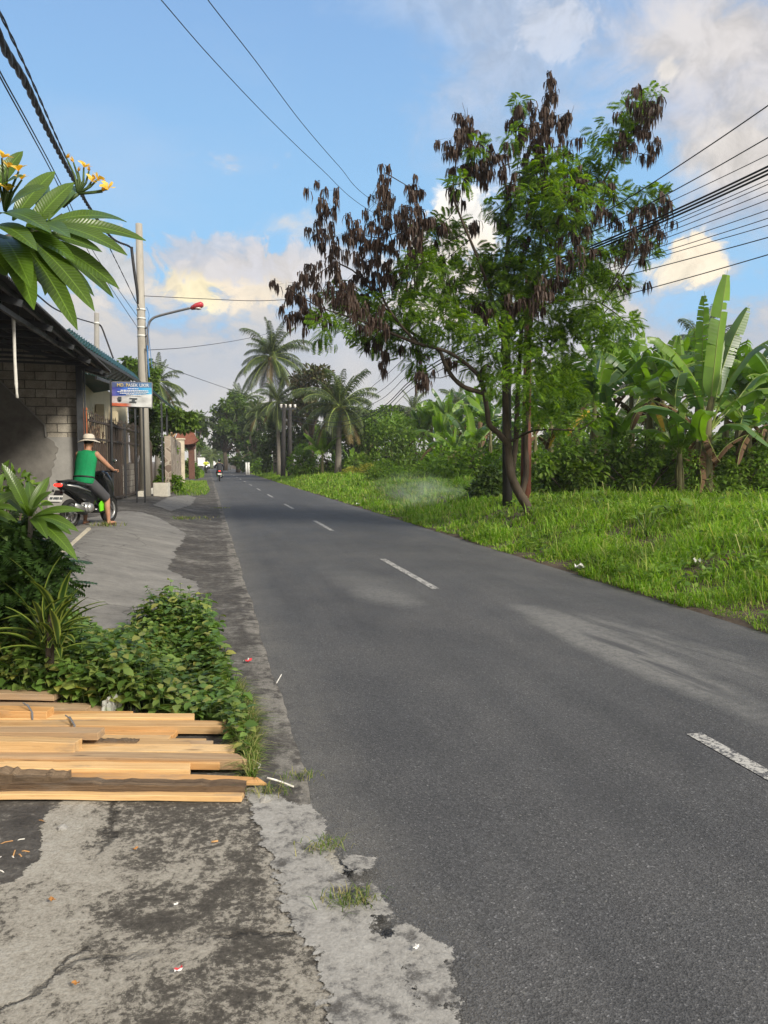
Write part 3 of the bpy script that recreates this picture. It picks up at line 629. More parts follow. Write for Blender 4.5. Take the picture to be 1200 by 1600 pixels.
for i, (x, y, n_, h) in enumerate([(550, 1418, 110, .06), (508, 1332, 90, .05), (282, 812, 240, .10), (166, 824, 60, .14), (470, 1222, 60, .05), (425, 1248, 60, .08), (345, 795, 90, .06)]):
    c = gr(x, y); mb = MB(); r_ = .05 if y > 1000 else (.16 if x != 282 else .35)
    B = np.stack([c[0]+rng.normal(0, r_, n_), c[1]+rng.normal(0, r_*.6, n_), np.full(n_, c[2]+.02)], 1)
    blades(mb, B, h*rng.uniform(.4, 1.2, n_), np.full(n_, .0035 if y > 1000 else .012), rng.uniform(.6, 1.6, n_))
    tag(mb.build('grass_tuft', 'grass_dry'), ['grass tuft nearest the viewer, in the mortar crack', 'grass tuft beside the upper corner of the pale mortar', 'wide low grass tuft on the pavement past the rider', 'small grass tuft at the foot of the rider', 'sparse grass tuft at the road edge beside the planks', 'thin grass tuft under the white string', 'small grass tuft where the pavement meets the road'][i], 'grass tuft', 'small grass tufts in the pavement')
# ------------------------------------------------------------------ big-leaf frangipani
def strap_leaf(mb, a, b, w, sag, up=(0, 0, 1), n=10, m=0, fold=.22, shape=0, side=None):
    """lanceolate leaf from a to b with midrib sagging; u along, w across kept as attribute"""
    a = np.array(a); b = np.array(b); d = b-a; L = np.linalg.norm(d); d = d/L
    s = np.cross(d, up) if side is None else np.array(side); s /= np.linalg.norm(s)+1e-9; nrm = np.cross(s, d)
    V = []; A = []; F = []; ws = (-1, -.5, 0, .5, 1)
    for i in range(n+1):
        t = i/n; c = a+d*L*t+nrm*sag*L*4*t*(1-t)
        if shape == 0: hw = w*.5*(math.sin(math.pi*min(1, t**.85*.97+.02))**.75)*(1-.25*(1-t)) if t < 1 else .0
        elif shape == 1: hw = w*.5*min(1, t*6)**.5*(1-t**3.2)
        else: hw = w*.5*(math.sin(math.pi*(t*.9+.08))**.8)
        hw = max(hw, .003*L)
        wav = math.sin(t*9+a[0]*50)*.02*L*.3
        for x in ws: V.append(c+s*hw*x+nrm*(abs(x)*hw*fold+wav*x*.6)); A.append((t, x, 0))
    for i in range(n):
        for j in range(4): F.append((i*5+j, i*5+j+1, i*5+6+j, i*5+5+j))
    mb.add(V, F, m, A)
def frang_leaves(root, leaves, D0, wpx, sag=.05):
    for (bx, by, tx, ty, dd, *o) in leaves:
        mb = MB(); a = at(bx, by, D0); b = at(tx, ty, D0+dd); L = np.linalg.norm(b-a)
        wd = o[0] if o else wpx
        vw = (a+b)/2-CAM; tilt = o[1] if len(o) > 1 else .55
        upv = np.array([0, 0, 1])*(1-tilt)-vw/np.linalg.norm(vw)*tilt
        strap_leaf(mb, a, b, wd*D0/FPX, sag, upv)
        bl = mb.build('leaf', 'frangipani_leaf', root, True)
        bl.matrix_parent_inverse = Matrix.Translation(-root.location)
def keep(o, root): o.parent = root; o.matrix_parent_inverse = Matrix.Translation(-root.location).copy(); return o
ft = thing('frangipani_tree', 'frangipani tree branch with long glossy leaves and yellow flowers reaching in at upper left', 'tree', (-1.55, 2.35, 0))
D0 = 2.45
mb = MB()
mb.tube([(-1.55, 2.35, -.05), (-1.52, 2.36, .7), (-1.58, 2.4, 1.3), at(-90, 470, 2.6), at(-40, 400, 2.55), at(30, 372, D0), at(52, 362, D0)], [.075, .065, .06, .045, .034, .022, .016], 10)
mb.tube([at(-60, 425, 2.56), at(10, 395, 2.6), at(70, 358, 2.62), at(100, 338, 2.62)], [.03, .022, .016, .012], 8)
mb.tube([at(-60, 425, 2.56), at(-30, 340, 2.5), at(-5, 310, 2.4)], [.03, .022, .014], 8)
keep(mb.build('trunk', 'bark_grey', None, True), ft)
LF = [(40, 370, 78, 367, -.25, 40), (40, 368, 116, 285, .1, 34), (20, 345, 86, 268, .1, 34), (10, 330, 72, 292, -.1, 34), (-10, 300, 36, 236, .05, 26), (-20, 330, 38, 275, -.2, 36),
      (85, 350, 228, 376, .15, 30), (80, 345, 198, 347, .3, 26), (80, 352, 199, 399, -.1, 32), (70, 365, 160, 394, .1, 28), (60, 372, 187, 452, -.05, 36), (70, 372, 178, 466, .15, 30),
      (55, 380, 148, 487, -.1, 36), (50, 380, 148, 464, .2, 30), (40, 385, 121, 516, -.15, 38), (35, 385, 97, 474, .05, 42), (10, 380, 53, 484, -.25, 46), (0, 370, 48, 450, -.3, 48), (-15, 365, 30, 440, -.2, 46),
      (-10, 340, 80, 365, -.3, 42), (-20, 360, 58, 392, -.35, 40), (45, 362, 110, 372, -.3, 38), (62, 340, 70, 290, .3, 26), (20, 372, 118, 408, -.25, 38), (30, 378, 60, 440, .1, 34), (60, 350, 150, 372, .3, 26),
      (75, 345, 128, 290, .25, 20), (25, 385, 70, 462, .3, 40), (-30, 380, 12, 430, .1, 50)]
frang_leaves(ft, LF, D0, 34, .07)
def flower(root, px, py, D, s, tilt=0.0, bud=False, nm='flower'):
    mb = MB(); c = at(px, py, D)
    ax = np.array([rnd.gauss(.15, .3), rnd.gauss(-.55, .25), rnd.gauss(.6, .2)]); ax /= np.linalg.norm(ax)
    x = np.cross(ax, (0, 0, 1)); x /= np.linalg.norm(x); y = np.cross(ax, x)
    for k in range(5):
        a = k*2*math.pi/5+tilt; r_ = x*math.cos(a)+y*math.sin(a); q = x*math.cos(a+.9)+y*math.sin(a+.9)
        e = .25 if bud else 1.0
        tip = c+ax*s*(.55 if not bud else 1.0)+r_*s*.85*e
        V = [c, c+ax*s*.35+r_*s*.25*e-q*s*.20, c+ax*s*.5+r_*s*.62*e-q*s*.36*e, tip, c+ax*s*.54+r_*s*.62*e+q*s*.42*e, c+ax*s*.37+r_*s*.25*e+q*s*.24]
        mb.add(V, [(0, 1, 2, 5), (5, 2, 4), (2, 3, 4)])
    keep(mb.build(nm, 'petal', None, True), root); return c
stalk = MB(); J = at(122, 303, 2.6)
stalk.tube([at(98, 322, 2.62), at(112, 310, 2.6), J], [.008, .007, .006], 6)
for (px, py, s, bud) in [(104, 247, .022, True), (115, 254, .022, True), (131, 262, .028, False), (143, 284, .027, False), (152, 281, .028, False), (168, 296, .030, False), (160, 300, .026, True), (139, 268, .02, True), (122, 268, .02, True)]:
    c = flower(ft, px, py, 2.6, s, rnd.random(), bud); m_ = at(px*.5+122*.5+4, py*.5+303*.5, 2.6); stalk.tube([J, m_, c], [.005, .004, .003], 5)
keep(stalk.build('flower_stalk', 'green_stem', None, True), ft); stalk = MB()
J2 = at(8, 330, 2.35)
for (px, py, s) in [(3, 247, .032), (29, 268, .032), (13, 299, .034), (-8, 262, .03), (34, 281, .024), (12, 262, .024)]:
    c = flower(ft, px, py, 2.3, s, rnd.random()); stalk.tube([J2, (J2+c)/2+np.array([0, 0, .01]), c], [.005, .004, .003], 5)
keep(stalk.build('flower_stalk', 'green_stem', None, True), ft)
fs = thing('frangipani_shrub', 'young frangipani shrub with broad paddle leaves at the left edge behind the weeds', 'shrub', (at(48, 806, 5.2)[0], at(48, 806, 5.2)[1], 0))
b0 = at(48, 806, 5.2); mb = MB(); mb.tube([(b0[0]-.05, b0[1]+.05, 0), (b0[0]-.03, b0[1], .6), b0], [.03, .024, .015], 8)
b1 = at(-20, 800, 5.3); mb.tube([(b0[0]-.05, b0[1]+.05, .3), (b1[0]-.05, b1[1], .8), b1], [.024, .02, .012], 8); keep(mb.build('trunk', 'bark_grey', None, True), fs)
LF2 = [(44, 806, 3, 724, -.1, 21), (46, 806, 77, 745, .1, 20), (50, 806, 45, 752, .2, 18), (50, 806, 82, 768, -.15, 20), (52, 808, 133, 799, -.1, 18), (52, 808, 123, 831, -.2, 22), (50, 808, 121, 876, -.25, 24),
       (50, 810, 74, 842, -.3, 22), (44, 808, 30, 785, -.2, 18), (44, 806, -3, 768, .1, 20), (50, 808, 84, 790, -.3, 20), (54, 808, 112, 836, .2, 20),
       (-20, 800, 30, 769, .0, 20), (-20, 800, 29, 822, -.1, 22), (-20, 802, 12, 846, -.1, 22), (-20, 800, 27, 798, -.2, 18), (-20, 800, 5, 740, .1, 20), (-25, 950, 8, 880, -.1, 24)]
frang_leaves(fs, LF2, 5.2, 24, .10)
# dark feathery shrub behind it
def shrub(name, label, cat, base, blobs, n, leaf, mat, tmpl=None, stems=True, group=None, kind=None, wide=1.0, droop=.25):
    """stems + leaf clumps; blobs are (centre, radius) in world space"""
    t = thing(name, label, cat, base, 0, group); mb = MB(); tv, tf = tmpl or (LEAF_V, LEAF_F)
    P = []; D = []; tot = sum(float(np.mean(np.broadcast_to(r, (3,))))**2 for c, r in blobs)
    for c, r in blobs:
        k = max(8, int(n*float(np.mean(np.broadcast_to(r, (3,))))**2/tot)); p, d = blob_points(k, c, r); P.append(p); D.append(d)
    P = np.concatenate(P); D = np.concatenate(D); D = D+rng.normal(0, .55, D.shape)-np.array([0, 0, droop])
    V = np.array(tv, float).copy(); V[:, 0] *= wide
    inst(mb, V, tf, basis(D, roll=rng.normal(0, .5, len(D))), leaf*rng.uniform(.55, 1.3, len(P)), P)
    keep(mb.build('foliage', mat, None, True), t)
    if stems:
        ms = MB()
        for c, r in blobs:
            c = np.array(c, float); b = np.array(base)+np.array([rnd.gauss(0, .06), rnd.gauss(0, .06), -.03]); rr = float(np.mean(np.broadcast_to(r, (3,))))
            ms.tube([b, (b+c)/2+np.array([rnd.gauss(0, .1), rnd.gauss(0, .1), .1])*rr, c], [.022+.02*rr, .016+.014*rr, .008], 6)
        keep(ms.build('stems', 'bark_brown', None, True), t)
    return t
PIN = pinnate()
c0 = gr(30, 1005)
shrub('feathery_shrub', 'dark feathery fern-leaved shrub below the young frangipani', 'shrub', c0, [(at(20, 868, 5.24), (.22, .2, .16)), (at(62, 886, 5.24), (.18, .2, .14)), (at(-10, 898, 5.24), .25), (at(30, 918, 5.24), (.25, .2, .15)), (at(80, 908, 5.24), (.12, .15, .10)), (at(10, 848, 5.24), (.2, .2, .12))], 900, .16, 'dark_frond', PIN)
c0 = gr(20, 1060)
shrub('leafy_shrub', 'dark leafy shrub around the foot of the frangipani at the left edge', 'shrub', c0, [(at(-5, 985, 5.25), (.16, .16, .12)), (at(30, 1000, 5.2), (.16, .15, .10)), (at(62, 1030, 5.1), (.15, .15, .08)), (at(-20, 1030, 5.1), (.2, .15, .12)), (at(20, 1050, 5.05), (.2, .15, .09))], 520, .085, 'weed_leaf', wide=1.3)
c0 = gr(10, 905)
shrub('flowering_shrub', 'yellow-green shrub peeping out behind the young frangipani', 'shrub', c0, [(at(15, 760, 9), (.28, .2, .2)), (at(40, 775, 9), (.2, .2, .16)), (at(5, 800, 9), (.3, .25, .25))], 420, .11, 'bush_leaf_bright')
# striped dracaena
dt = thing('striped_dracaena', 'spiky plant with yellow-edged strap leaves standing in the weeds', 'plant', gr(78, 1093))
for k in range(42):
    D = 4.92; base = at(78+rnd.uniform(-16, 16), 992+rnd.uniform(-35, 30), D+rnd.uniform(-.12, .12)); a = rnd.uniform(0, 6.28); el = rnd.uniform(.15, 1.25); L = rnd.uniform(.28, .46)
    if k < 8: tx, ty = [(15, 872), (96, 868), (2, 908), (130, 912), (150, 962), (165, 940), (8, 948), (112, 890)][k]; tip = at(tx, ty, D-.1)
    else: tip = base+np.array([math.cos(a)*math.cos(el), math.sin(a)*math.cos(el), math.sin(el)-.15])*L
    mb = MB(); strap_leaf(mb, base, tip, rnd.uniform(.042, .062), .10, n=7, shape=2, fold=.35); keep(mb.build('leaf', 'striped_leaf', None, True), dt)
mb = MB(); mb.tube([np.array(dt.location)-np.array([0, 0, .03]), at(78, 1010, 4.92), at(80, 960, 4.92)], [.03, .026, .018], 7); keep(mb.build('stem', 'bark_brown', None, True), dt)
# ------------------------------------------------------------------ the tree hung with brown pods
BIP = pinnate(9, .028, .52, .4)
def pod_tree():
    base = gr(828, 806); D = 15.3
    DB = float(np.dot(base-CAM, FWD*math.cos(PIT)+np.array([0, 0, math.sin(PIT)])))
    D = DB
    t = thing('pod_tree', 'tall roadside tree hung with clusters of dark brown seed pods over the right verge', 'tree', base)
    sk = []          # skeleton sample points
    mb = MB()
    def limb(pts, r0, r1, n=8):
        P = [at(x, y, D+d) for x, y, d in pts]
        Q = []
        for i in range(len(P)-1):
            for s in np.linspace(0, 1, 6)[:-1]:
                a = P[max(i-1, 0)]; b = P[i]; c = P[i+1]; e = P[min(i+2, len(P)-1)]
                Q.append(.5*((2*b)+(-a+c)*s+(2*a-5*b+4*c-e)*s*s+(-a+3*b-3*c+e)*s**3))
        Q.append(P[-1]); Q = np.array(Q); r = np.linspace(r0, r1, len(Q))*(1+.06*np.sin(np.arange(len(Q))*1.9))
        mb.tube(Q, r, n); sk.extend(Q)
    limb([(829, 822, 0), (826, 796, 0), (808, 765, 0), (797, 735, 0), (794, 700, 0), (791, 660, .1), (789, 600, .2), (787, 530, .3), (786, 450, .3), (795, 370, .2)], .118, .045, 10)
    limb([(797, 700, 0), (780, 678, -.1), (765, 664, -.2), (761, 640, -.3), (756, 612, -.3), (748, 588, -.4), (725, 566, -.5), (695, 548, -.6), (650, 536, -.7), (610, 520, -.7)], .07, .03)
    limb([(757, 614, -.3), (728, 606, -.4), (708, 590, -.3), (694, 566, -.2), (686, 548, -.1), (660, 530, 0), (620, 505, .2), (570, 470, .3)], .055, .028)
    limb([(748, 588, -.4), (757, 572, -.5), (768, 574, -.6)], .035, .015)
    limb([(814, 775, .1), (822, 740, .2), (821, 690, .3), (823, 640, .3), (826, 560, .3), (832, 480, .4), (842, 400, .3), (852, 320, .2), (856, 230, .2), (857, 150, .2)], .075, .014)
    limb([(800, 740, .05), (806, 690, .3), (808, 640, .4), (812, 560, .6), (822, 470, .9), (860, 400, 1.0), (900, 340, .9), (945, 280, .8), (985, 200, .6), (1015, 160, .5)], .07, .016)
    limb([(797, 690, 0), (830, 674, -.4), (862, 671, -.8), (905, 671, -1.1), (930, 655, -1.3)], .03, .010)
    limb([(788, 540, .3), (770, 470, .1), (745, 400, -.2), (720, 340, -.3), (708, 300, -.3), (715, 240, -.3), (727, 190, -.3)], .045, .008)
    limb([(650, 536, -.7), (600, 470, -.6), (590, 400, -.5), (605, 330, -.4), (602, 270, -.3)], .03, .008)
    limb([(620, 505, .2), (560, 430, .3), (520, 400, .2), (508, 320, .1)], .025, .007)
    limb([(610, 520, -.7), (560, 500, -.8), (500, 480, -.8), (450, 450, -.7)], .025, .008)
    limb([(860, 400, 1.0), (930, 400, 1.2), (990, 370, 1.2), (1030, 345, 1.1)], .03, .010)
    limb([(832, 480, .4), (880, 470, -.2), (930, 470, -.6), (975, 500, -.8)], .03, .010)
    limb([(795, 370, .2), (790, 290, .1), (770, 230, 0)], .03, .009)
    keep(mb.build('trunk', 'bark_brown', None, True), t)
    sk_ = np.array(sk); tw = MB()
    pods = [(505, 320, 20, 34), (503, 372, 16, 28), (486, 440, 24, 20), (447, 452, 20, 10), (470, 500, 22, 26), (498, 505, 26, 30), (530, 385, 22, 30), (560, 365, 22, 26), (600, 290, 16, 30), (595, 330, 26, 40), (625, 345, 26, 34), (650, 300, 14, 26), (655, 350, 22, 36),
            (585, 390, 30, 40), (620, 400, 34, 46), (655, 400, 26, 40), (560, 440, 30, 34), (610, 440, 30, 30), (540, 480, 34, 30), (520, 430, 26, 28), (470, 465, 24, 12), (690, 410, 20, 20), (680, 350, 18, 18), (640, 455, 22, 20), (700, 450, 18, 14),
            (727, 195, 12, 22), (705, 232, 18, 22), (735, 228, 22, 34), (758, 240, 14, 30), (728, 272, 20, 20), (756, 282, 16, 28), (712, 308, 14, 16), (782, 260, 18, 24), (805, 190, 16, 22), (830, 200, 22, 34), (857, 140, 12, 20), (858, 175, 18, 34), (850, 215, 22, 34), (818, 235, 20, 30), (884, 190, 22, 16), (885, 228, 12, 18),
            (800, 290, 22, 26), (835, 290, 28, 30), (870, 305, 26, 26), (905, 275, 22, 20), (930, 330, 24, 26), (885, 340, 30, 30), (850, 350, 26, 34), (900, 380, 26, 28), (945, 300, 18, 16), (1003, 165, 26, 24), (985, 195, 22, 34), (1010, 200, 14, 26), (1017, 243, 18, 16), (975, 228, 20, 24), (965, 345, 20, 20), (1022, 330, 20, 26), (1000, 350, 22, 28), (1030, 355, 14, 22),
            (960, 395, 26, 26), (985, 395, 20, 18), (940, 430, 20, 22), (975, 445, 22, 14), (860, 430, 24, 30), (820, 400, 24, 28), (790, 350, 20, 26), (770, 420, 22, 24), (840, 470, 20, 24), (880, 455, 20, 20), (800, 470, 18, 24), (660, 590, 14, 20), (700, 575, 14, 14), (610, 555, 18, 20), (650, 545, 20, 20), (880, 530, 14, 26), (925, 505, 18, 20), (750, 490, 22, 20), (580, 535, 18, 16),
            (640, 500, 22, 20), (575, 500, 24, 20), (740, 360, 18, 14), (900, 420, 20, 20), (845, 255, 24, 26)]
    px2m = D/FPX
    # pod template: flat slightly curved strip hanging down -z
    for (x, y, rx, ry) in pods:
        dd = rnd.gauss(-.25, .65); c = at(x, y, D+dd); nb = int(4+rx*ry/(66 if x < 720 or y < 290 else 105)); top = c+np.array([0, 0, .10+ry*px2m*.4]); Vs = [top[None]]; F3 = []; F4 = []; o = 1
        for b_ in range(nb):
            q = rng.normal(0, .55, 3)*[rx, rx, ry]; bo = c+RIGHT*q[0]*px2m+FWD*q[1]*px2m+np.array([0, 0, q[2]*px2m*.9+.10]); n = int(rng.integers(12, 22))
            Vs += [bo[None], bo[None]+[[.008, .004, -.004]]]; F3.append([(0, o, o+1)]); hub = o; o += 2
            L = rng.uniform(.12, .30, n)[:, None]; w = rng.uniform(.025, .038, n)[:, None]; a = rng.uniform(0, 6.28, n); sa = a+rng.uniform(-1, 1, n)
            out = np.stack([np.cos(a), np.sin(a), 0*a], 1); sd = np.stack([-np.sin(sa), np.cos(sa), 0*a], 1); k = rng.uniform(.1, .7, n)[:, None]; dn = np.array([0, 0, -1.])
            bp = bo+rng.normal(0, .03, (n, 3)); p1 = bp+dn*L*.10+out*k*L*.38; p2 = bp+dn*L*.55+out*k*L*.62; p3 = bp+dn*L*1.05+out*k*L*.45
            V = np.stack([p1-sd*w/2, p1+sd*w/2, p2-sd*w/2, p2+sd*w/2, p3], 1).reshape(-1, 3); Vs.append(V); i = o+np.arange(n)[:, None]*5
            F4.append(i+np.array([[0, 1, 3, 2]])); F3 += [i+np.array([[2, 3, 4]]), np.concatenate([np.full((n, 1), hub), i+1, i], 1)]; o += n*5
        m2 = MB(); m2.V = [np.concatenate(Vs)]; m2.n = o; m2.A = [np.zeros((o, 3))]
        m2.F = [np.concatenate(F4), np.concatenate([np.asarray(f) for f in F3])]; m2.M = [np.zeros(len(f), int) for f in m2.F]
        keep(m2.build('pod_cluster', 'seed_pod', None, False), t)
        s0 = sk_[np.argmin(np.linalg.norm(sk_-c, axis=1)+np.where(sk_[:, 2] > c[2]+.3, .6, 0))]
        tw.tube([s0, (s0+c)/2+np.array([rnd.gauss(0, .06), rnd.gauss(0, .06), -.03]), c, top], [.013, .009, .006, .003], 5)
    for (x, y, x2, y2) in [(727, 190, 730, 168), (727, 190, 722, 160), (857, 145, 862, 118), (820, 190, 822, 152), (885, 190, 897, 165), (1015, 160, 1025, 138), (600, 275, 598, 255), (507, 315, 510, 300), (646, 590, 648, 625), (640, 540, 643, 605), (745, 590, 752, 610)]:
        tw.tube([at(x, y, D), at((x+x2)/2+2, (y+y2)/2, D), at(x2, y2, D)], [.008, .006, .003], 4)
    keep(tw.build('twigs', 'bark_brown', None, True), t)
    green = [(550, 470, 34, 26), (575, 500, 44, 34), (620, 480, 46, 36), (640, 520, 42, 28), (590, 530, 36, 20), (680, 370, 34, 28), (655, 420, 34, 30), (700, 440, 44, 40), (680, 490, 44, 36), (725, 490, 44, 36), (710, 535, 40, 24), (755, 520, 40, 34), (770, 570, 36, 26),
             (650, 560, 26, 22), (655, 578, 14, 16), (515, 515, 26, 22), (530, 460, 26, 20), (700, 350, 26, 16), (735, 400, 26, 24), (760, 450, 36, 40), (790, 400, 34, 40), (790, 480, 40, 44), (800, 545, 44, 36), (825, 590, 40, 30), (850, 550, 44, 36), (845, 500, 44, 40), (850, 440, 40, 44), (835, 380, 40, 44), (845, 320, 40, 40), (835, 265, 34, 28), (865, 270, 34, 26),
             (890, 310, 40, 36), (905, 270, 30, 26), (935, 275, 30, 26), (945, 240, 30, 24), (955, 205, 28, 18), (985, 170, 24, 18), (1012, 150, 20, 14), (960, 310, 22, 22), (900, 360, 40, 36), (930, 400, 34, 32), (905, 430, 40, 36), (915, 475, 42, 34), (945, 500, 40, 26), (975, 505, 26, 16), (890, 510, 36, 30), (880, 560, 34, 28), (895, 600, 24, 30), (865, 610, 34, 28),
             (830, 640, 24, 26), (985, 370, 24, 20), (1015, 310, 24, 20), (1000, 295, 16, 12), (960, 440, 26, 20), (1010, 395, 18, 14), (740, 230, 16, 14), (720, 280, 16, 12), (810, 160, 12, 10), (800, 215, 16, 14), (780, 330, 24, 24), (810, 310, 24, 24), (765, 600, 16, 12), (740, 575, 22, 14), (960, 530, 18, 14), (930, 540, 22, 16), (868, 655, 22, 20), (905, 660, 26, 16), (935, 650, 24, 16), (860, 585, 30, 30), (795, 620, 14, 24), (815, 430, 40, 40)]
    P = []; Dr = []
    for (x, y, rx, ry) in green:
        n = int((rx*ry*.085+9)*(.72 if y > 500 else 1)); dd = rnd.gauss(.15, .75)
        p, d = blob_points(n, at(x, y, D+dd), (rx*px2m*1.05, rx*px2m*1.1, ry*px2m), .35); P.append(p); Dr.append(d)
        c = at(x, y, D+dd); s0 = sk_[np.argmin(np.linalg.norm(sk_-c, axis=1))]
    P = np.concatenate(P); Dr = np.concatenate(Dr); Dr = Dr*[1, 1, .4]+rng.normal(0, .5, Dr.shape)-np.array([0, 0, .25])
    fm = MB(); inst(fm, BIP[0], BIP[1], basis(Dr, roll=rng.normal(0, .5, len(P))), rng.uniform(.17, .30, len(P)), P)
    keep(fm.build('crown', 'pod_tree_leaf', None, False), t)
    return D
PODD = pod_tree()
# ------------------------------------------------------------------ bananas
def banana_mesh(mb, P, W, m=0, tear=.5, roll=0.0, seed=1, droop=.35, face=None):
    """leaf along the polyline P: petiole, midrib and a blade torn into strips"""
    q = random.Random(seed); P = np.array(P, float); seg = np.linalg.norm(np.diff(P, axis=0), axis=1); s = np.concatenate([[0], np.cumsum(seg)]); L = s[-1]
    n = 34; t = np.linspace(0, 1, n+1); C = np.stack([np.interp(t*L, s, P[:, i]) for i in range(3)], 1)
    for _ in range(3): C[1:-1] = (C[:-2]+2*C[1:-1]+C[2:])/4
    T = np.gradient(C, axis=0); T /= np.linalg.norm(T, axis=1)[:, None]
    up = np.array([0, 0, 1.]); ref = np.cross(T[n//3], up)
    if np.linalg.norm(ref) < .25: ref = RIGHT
    if face is not None: ref = np.array(face)
    ref = ref/np.linalg.norm(ref)
    wid = lambda x: W*.5*min(1, max(0, (x-.14)/.10))**.6*(1 if x < .62 else max(0, 1-((x-.62)/.38)**2.3)**.7)
    mb.tube(C[::2], np.interp(t[::2], [0, .2, 1], [.035*W/.6, .02*W/.6, .004]), 5, m+1, cap=False)
    for sd in (-1, 1):
        ofs = 0.0; fold = q.uniform(.1, droop); V = []; F = []; A = []; new = True
        for i in range(n+1):
            x = ref-T[i]*np.dot(ref, T[i]); x /= np.linalg.norm(x); nr = np.cross(x, T[i]); 
            if nr[2] < 0 and abs(T[i][2]) < .9: nr = -nr
            x = x*math.cos(roll)+nr*math.sin(roll)*1; nr = np.cross(x, T[i]); 
            if np.dot(nr, up) < 0 and abs(T[i][2]) < .9: nr = -nr
            w = wid(t[i])
            if w <= .004: continue
            torn = (q.random() < tear*.55) and V
            if torn: fold = min(1.25, max(.05, fold+q.uniform(-.35, .45))); ofs = q.uniform(-.3, .3)*w*.22
            def col(fo, dx):
                o = []
                for j, k in enumerate((0, .5, 1.0)):
                    ang = fo*(.5+.5*k)
                    o.append(C[i]+(x*sd*math.cos(ang)-nr*math.sin(ang))*w*k+T[i]*(k*w*.22+dx*k))
                return o
            if torn:
                a = col(fold, ofs); b = len(V); V += a; A += [(t[i], sd*k, 0) for k in (0.02, .5, 1.0)]
            else:
                b = len(V); V += col(fold, ofs); A += [(t[i], sd*k, 0) for k in (0.02, .5, 1.0)]
                if b: F += [(b-3, b-2, b+1, b), (b-2, b-1, b+2, b+1)]
                continue
            # the strip before a tear also reaches this station, a touch short
            c2 = np.array(V[b-3:b]); gap = q.uniform(.55, .95)
            e = C[i]; V += [list(c2[0]+(a[0]-c2[0])*gap), list(c2[1]+(C[i]-C[i-1])*gap), list(c2[2]+(C[i]-C[i-1])*gap*q.uniform(.5, .9))]; A += [(t[i], sd*k, 0) for k in (0.02, .5, 1.0)]
            F += [(b-3, b-2, b+4, b+3), (b-2, b-1, b+5, b+4)]
            # continue from the fresh edge
            V += [list(v) for v in a]; A += [(t[i], sd*k, 0) for k in (0.02, .5, 1.0)]
        if F: mb.add(V, F, m, A)
def arc(base, az, el, L, bend, n=9):
    """midrib: leaves base at elevation el towards az and bends down by `bend` radians"""
    P = [np.array(base, float)]; e = el
    for i in range(n):
        P.append(P[-1]+np.array([math.cos(az)*math.cos(e), math.sin(az)*math.cos(e), math.sin(e)])*L/n); e -= bend/n*(.4+1.2*i/n)
    return P
BL = {}
def banana_lib():
    k = 0
    for el, bend, kind in [(1.45, .25, 'a'), (1.3, .6, 'b'), (1.1, 1.3, 'c'), (.95, 1.7, 'd'), (.8, 2.0, 'e'), (1.2, 1.0, 'f'), (.6, 2.0, 'g'), (-.3, 1.15, 'h')]:
        for mt in (('banana_leaf', 'banana_leaf_blue') if kind != 'h' else ('banana_leaf_dead', 'banana_leaf_yellow')):
            k += 1; mb = MB(); banana_mesh(mb, arc((0, 0, 0), 0, el, 1.0, bend), .27 if kind != 'h' else .17, 0, .75 if kind in 'bcdeg' else .4, rnd.uniform(-.25, .25), k*13, .7)
            BL[kind+mt] = mb.mesh('leaf', [mt, 'midrib'], True)
banana_lib()
def banana(base, h, L, label, n=9, group='banana plants beyond the right verge', spec='cdefgabcd', dead=3, az0=0.0, blue=.4, lean=0.0, yellow=False):
    t = thing('banana_plant', label, 'banana plant', base, 0, group); mb = MB()
    top = np.array([lean, rnd.uniform(-.1, .1), h]); mb.tube([(0, 0, -.1), top*.35, top*.75, top], [.13, .115, .09, .055], 9)
    for k in range(5): a = rnd.uniform(0, 6.3); mb.tube([top*.2+np.array([.11*math.cos(a), .11*math.sin(a), 0]), top*.6+np.array([.10*math.cos(a), .10*math.sin(a), 0]), top*.95], [.03, .03, .02], 5)
    mb.build('stem', 'banana_stem', t, True)
    for k in range(n):
        kd = spec[k % len(spec)]; mt = 'banana_leaf_blue' if rnd.random() < blue else 'banana_leaf'
        place(BL[kd+mt], 'leaf', t, top-np.array([0, 0, .02*k]), (0, 0, az0+k*2.4+rnd.uniform(-.4, .4)), L*rnd.uniform(.8, 1.12)*(1 if kd not in 'a' else .9))
    for k in range(dead): place(BL['h'+('banana_leaf_yellow' if (yellow and k == 0) else 'banana_leaf_dead')], 'dead_leaf', t, top-np.array([0, 0, .15]), (0, 0, rnd.uniform(0, 6.3)), L*rnd.uniform(.55, .8))
    return t
def gD(px, py):
    """terrain point under a pixel, and its depth along the view axis"""
    p = gr(px, py); return p, float(np.dot(p-CAM, FWD*math.cos(PIT)+np.array([0, 0, math.sin(PIT)])))
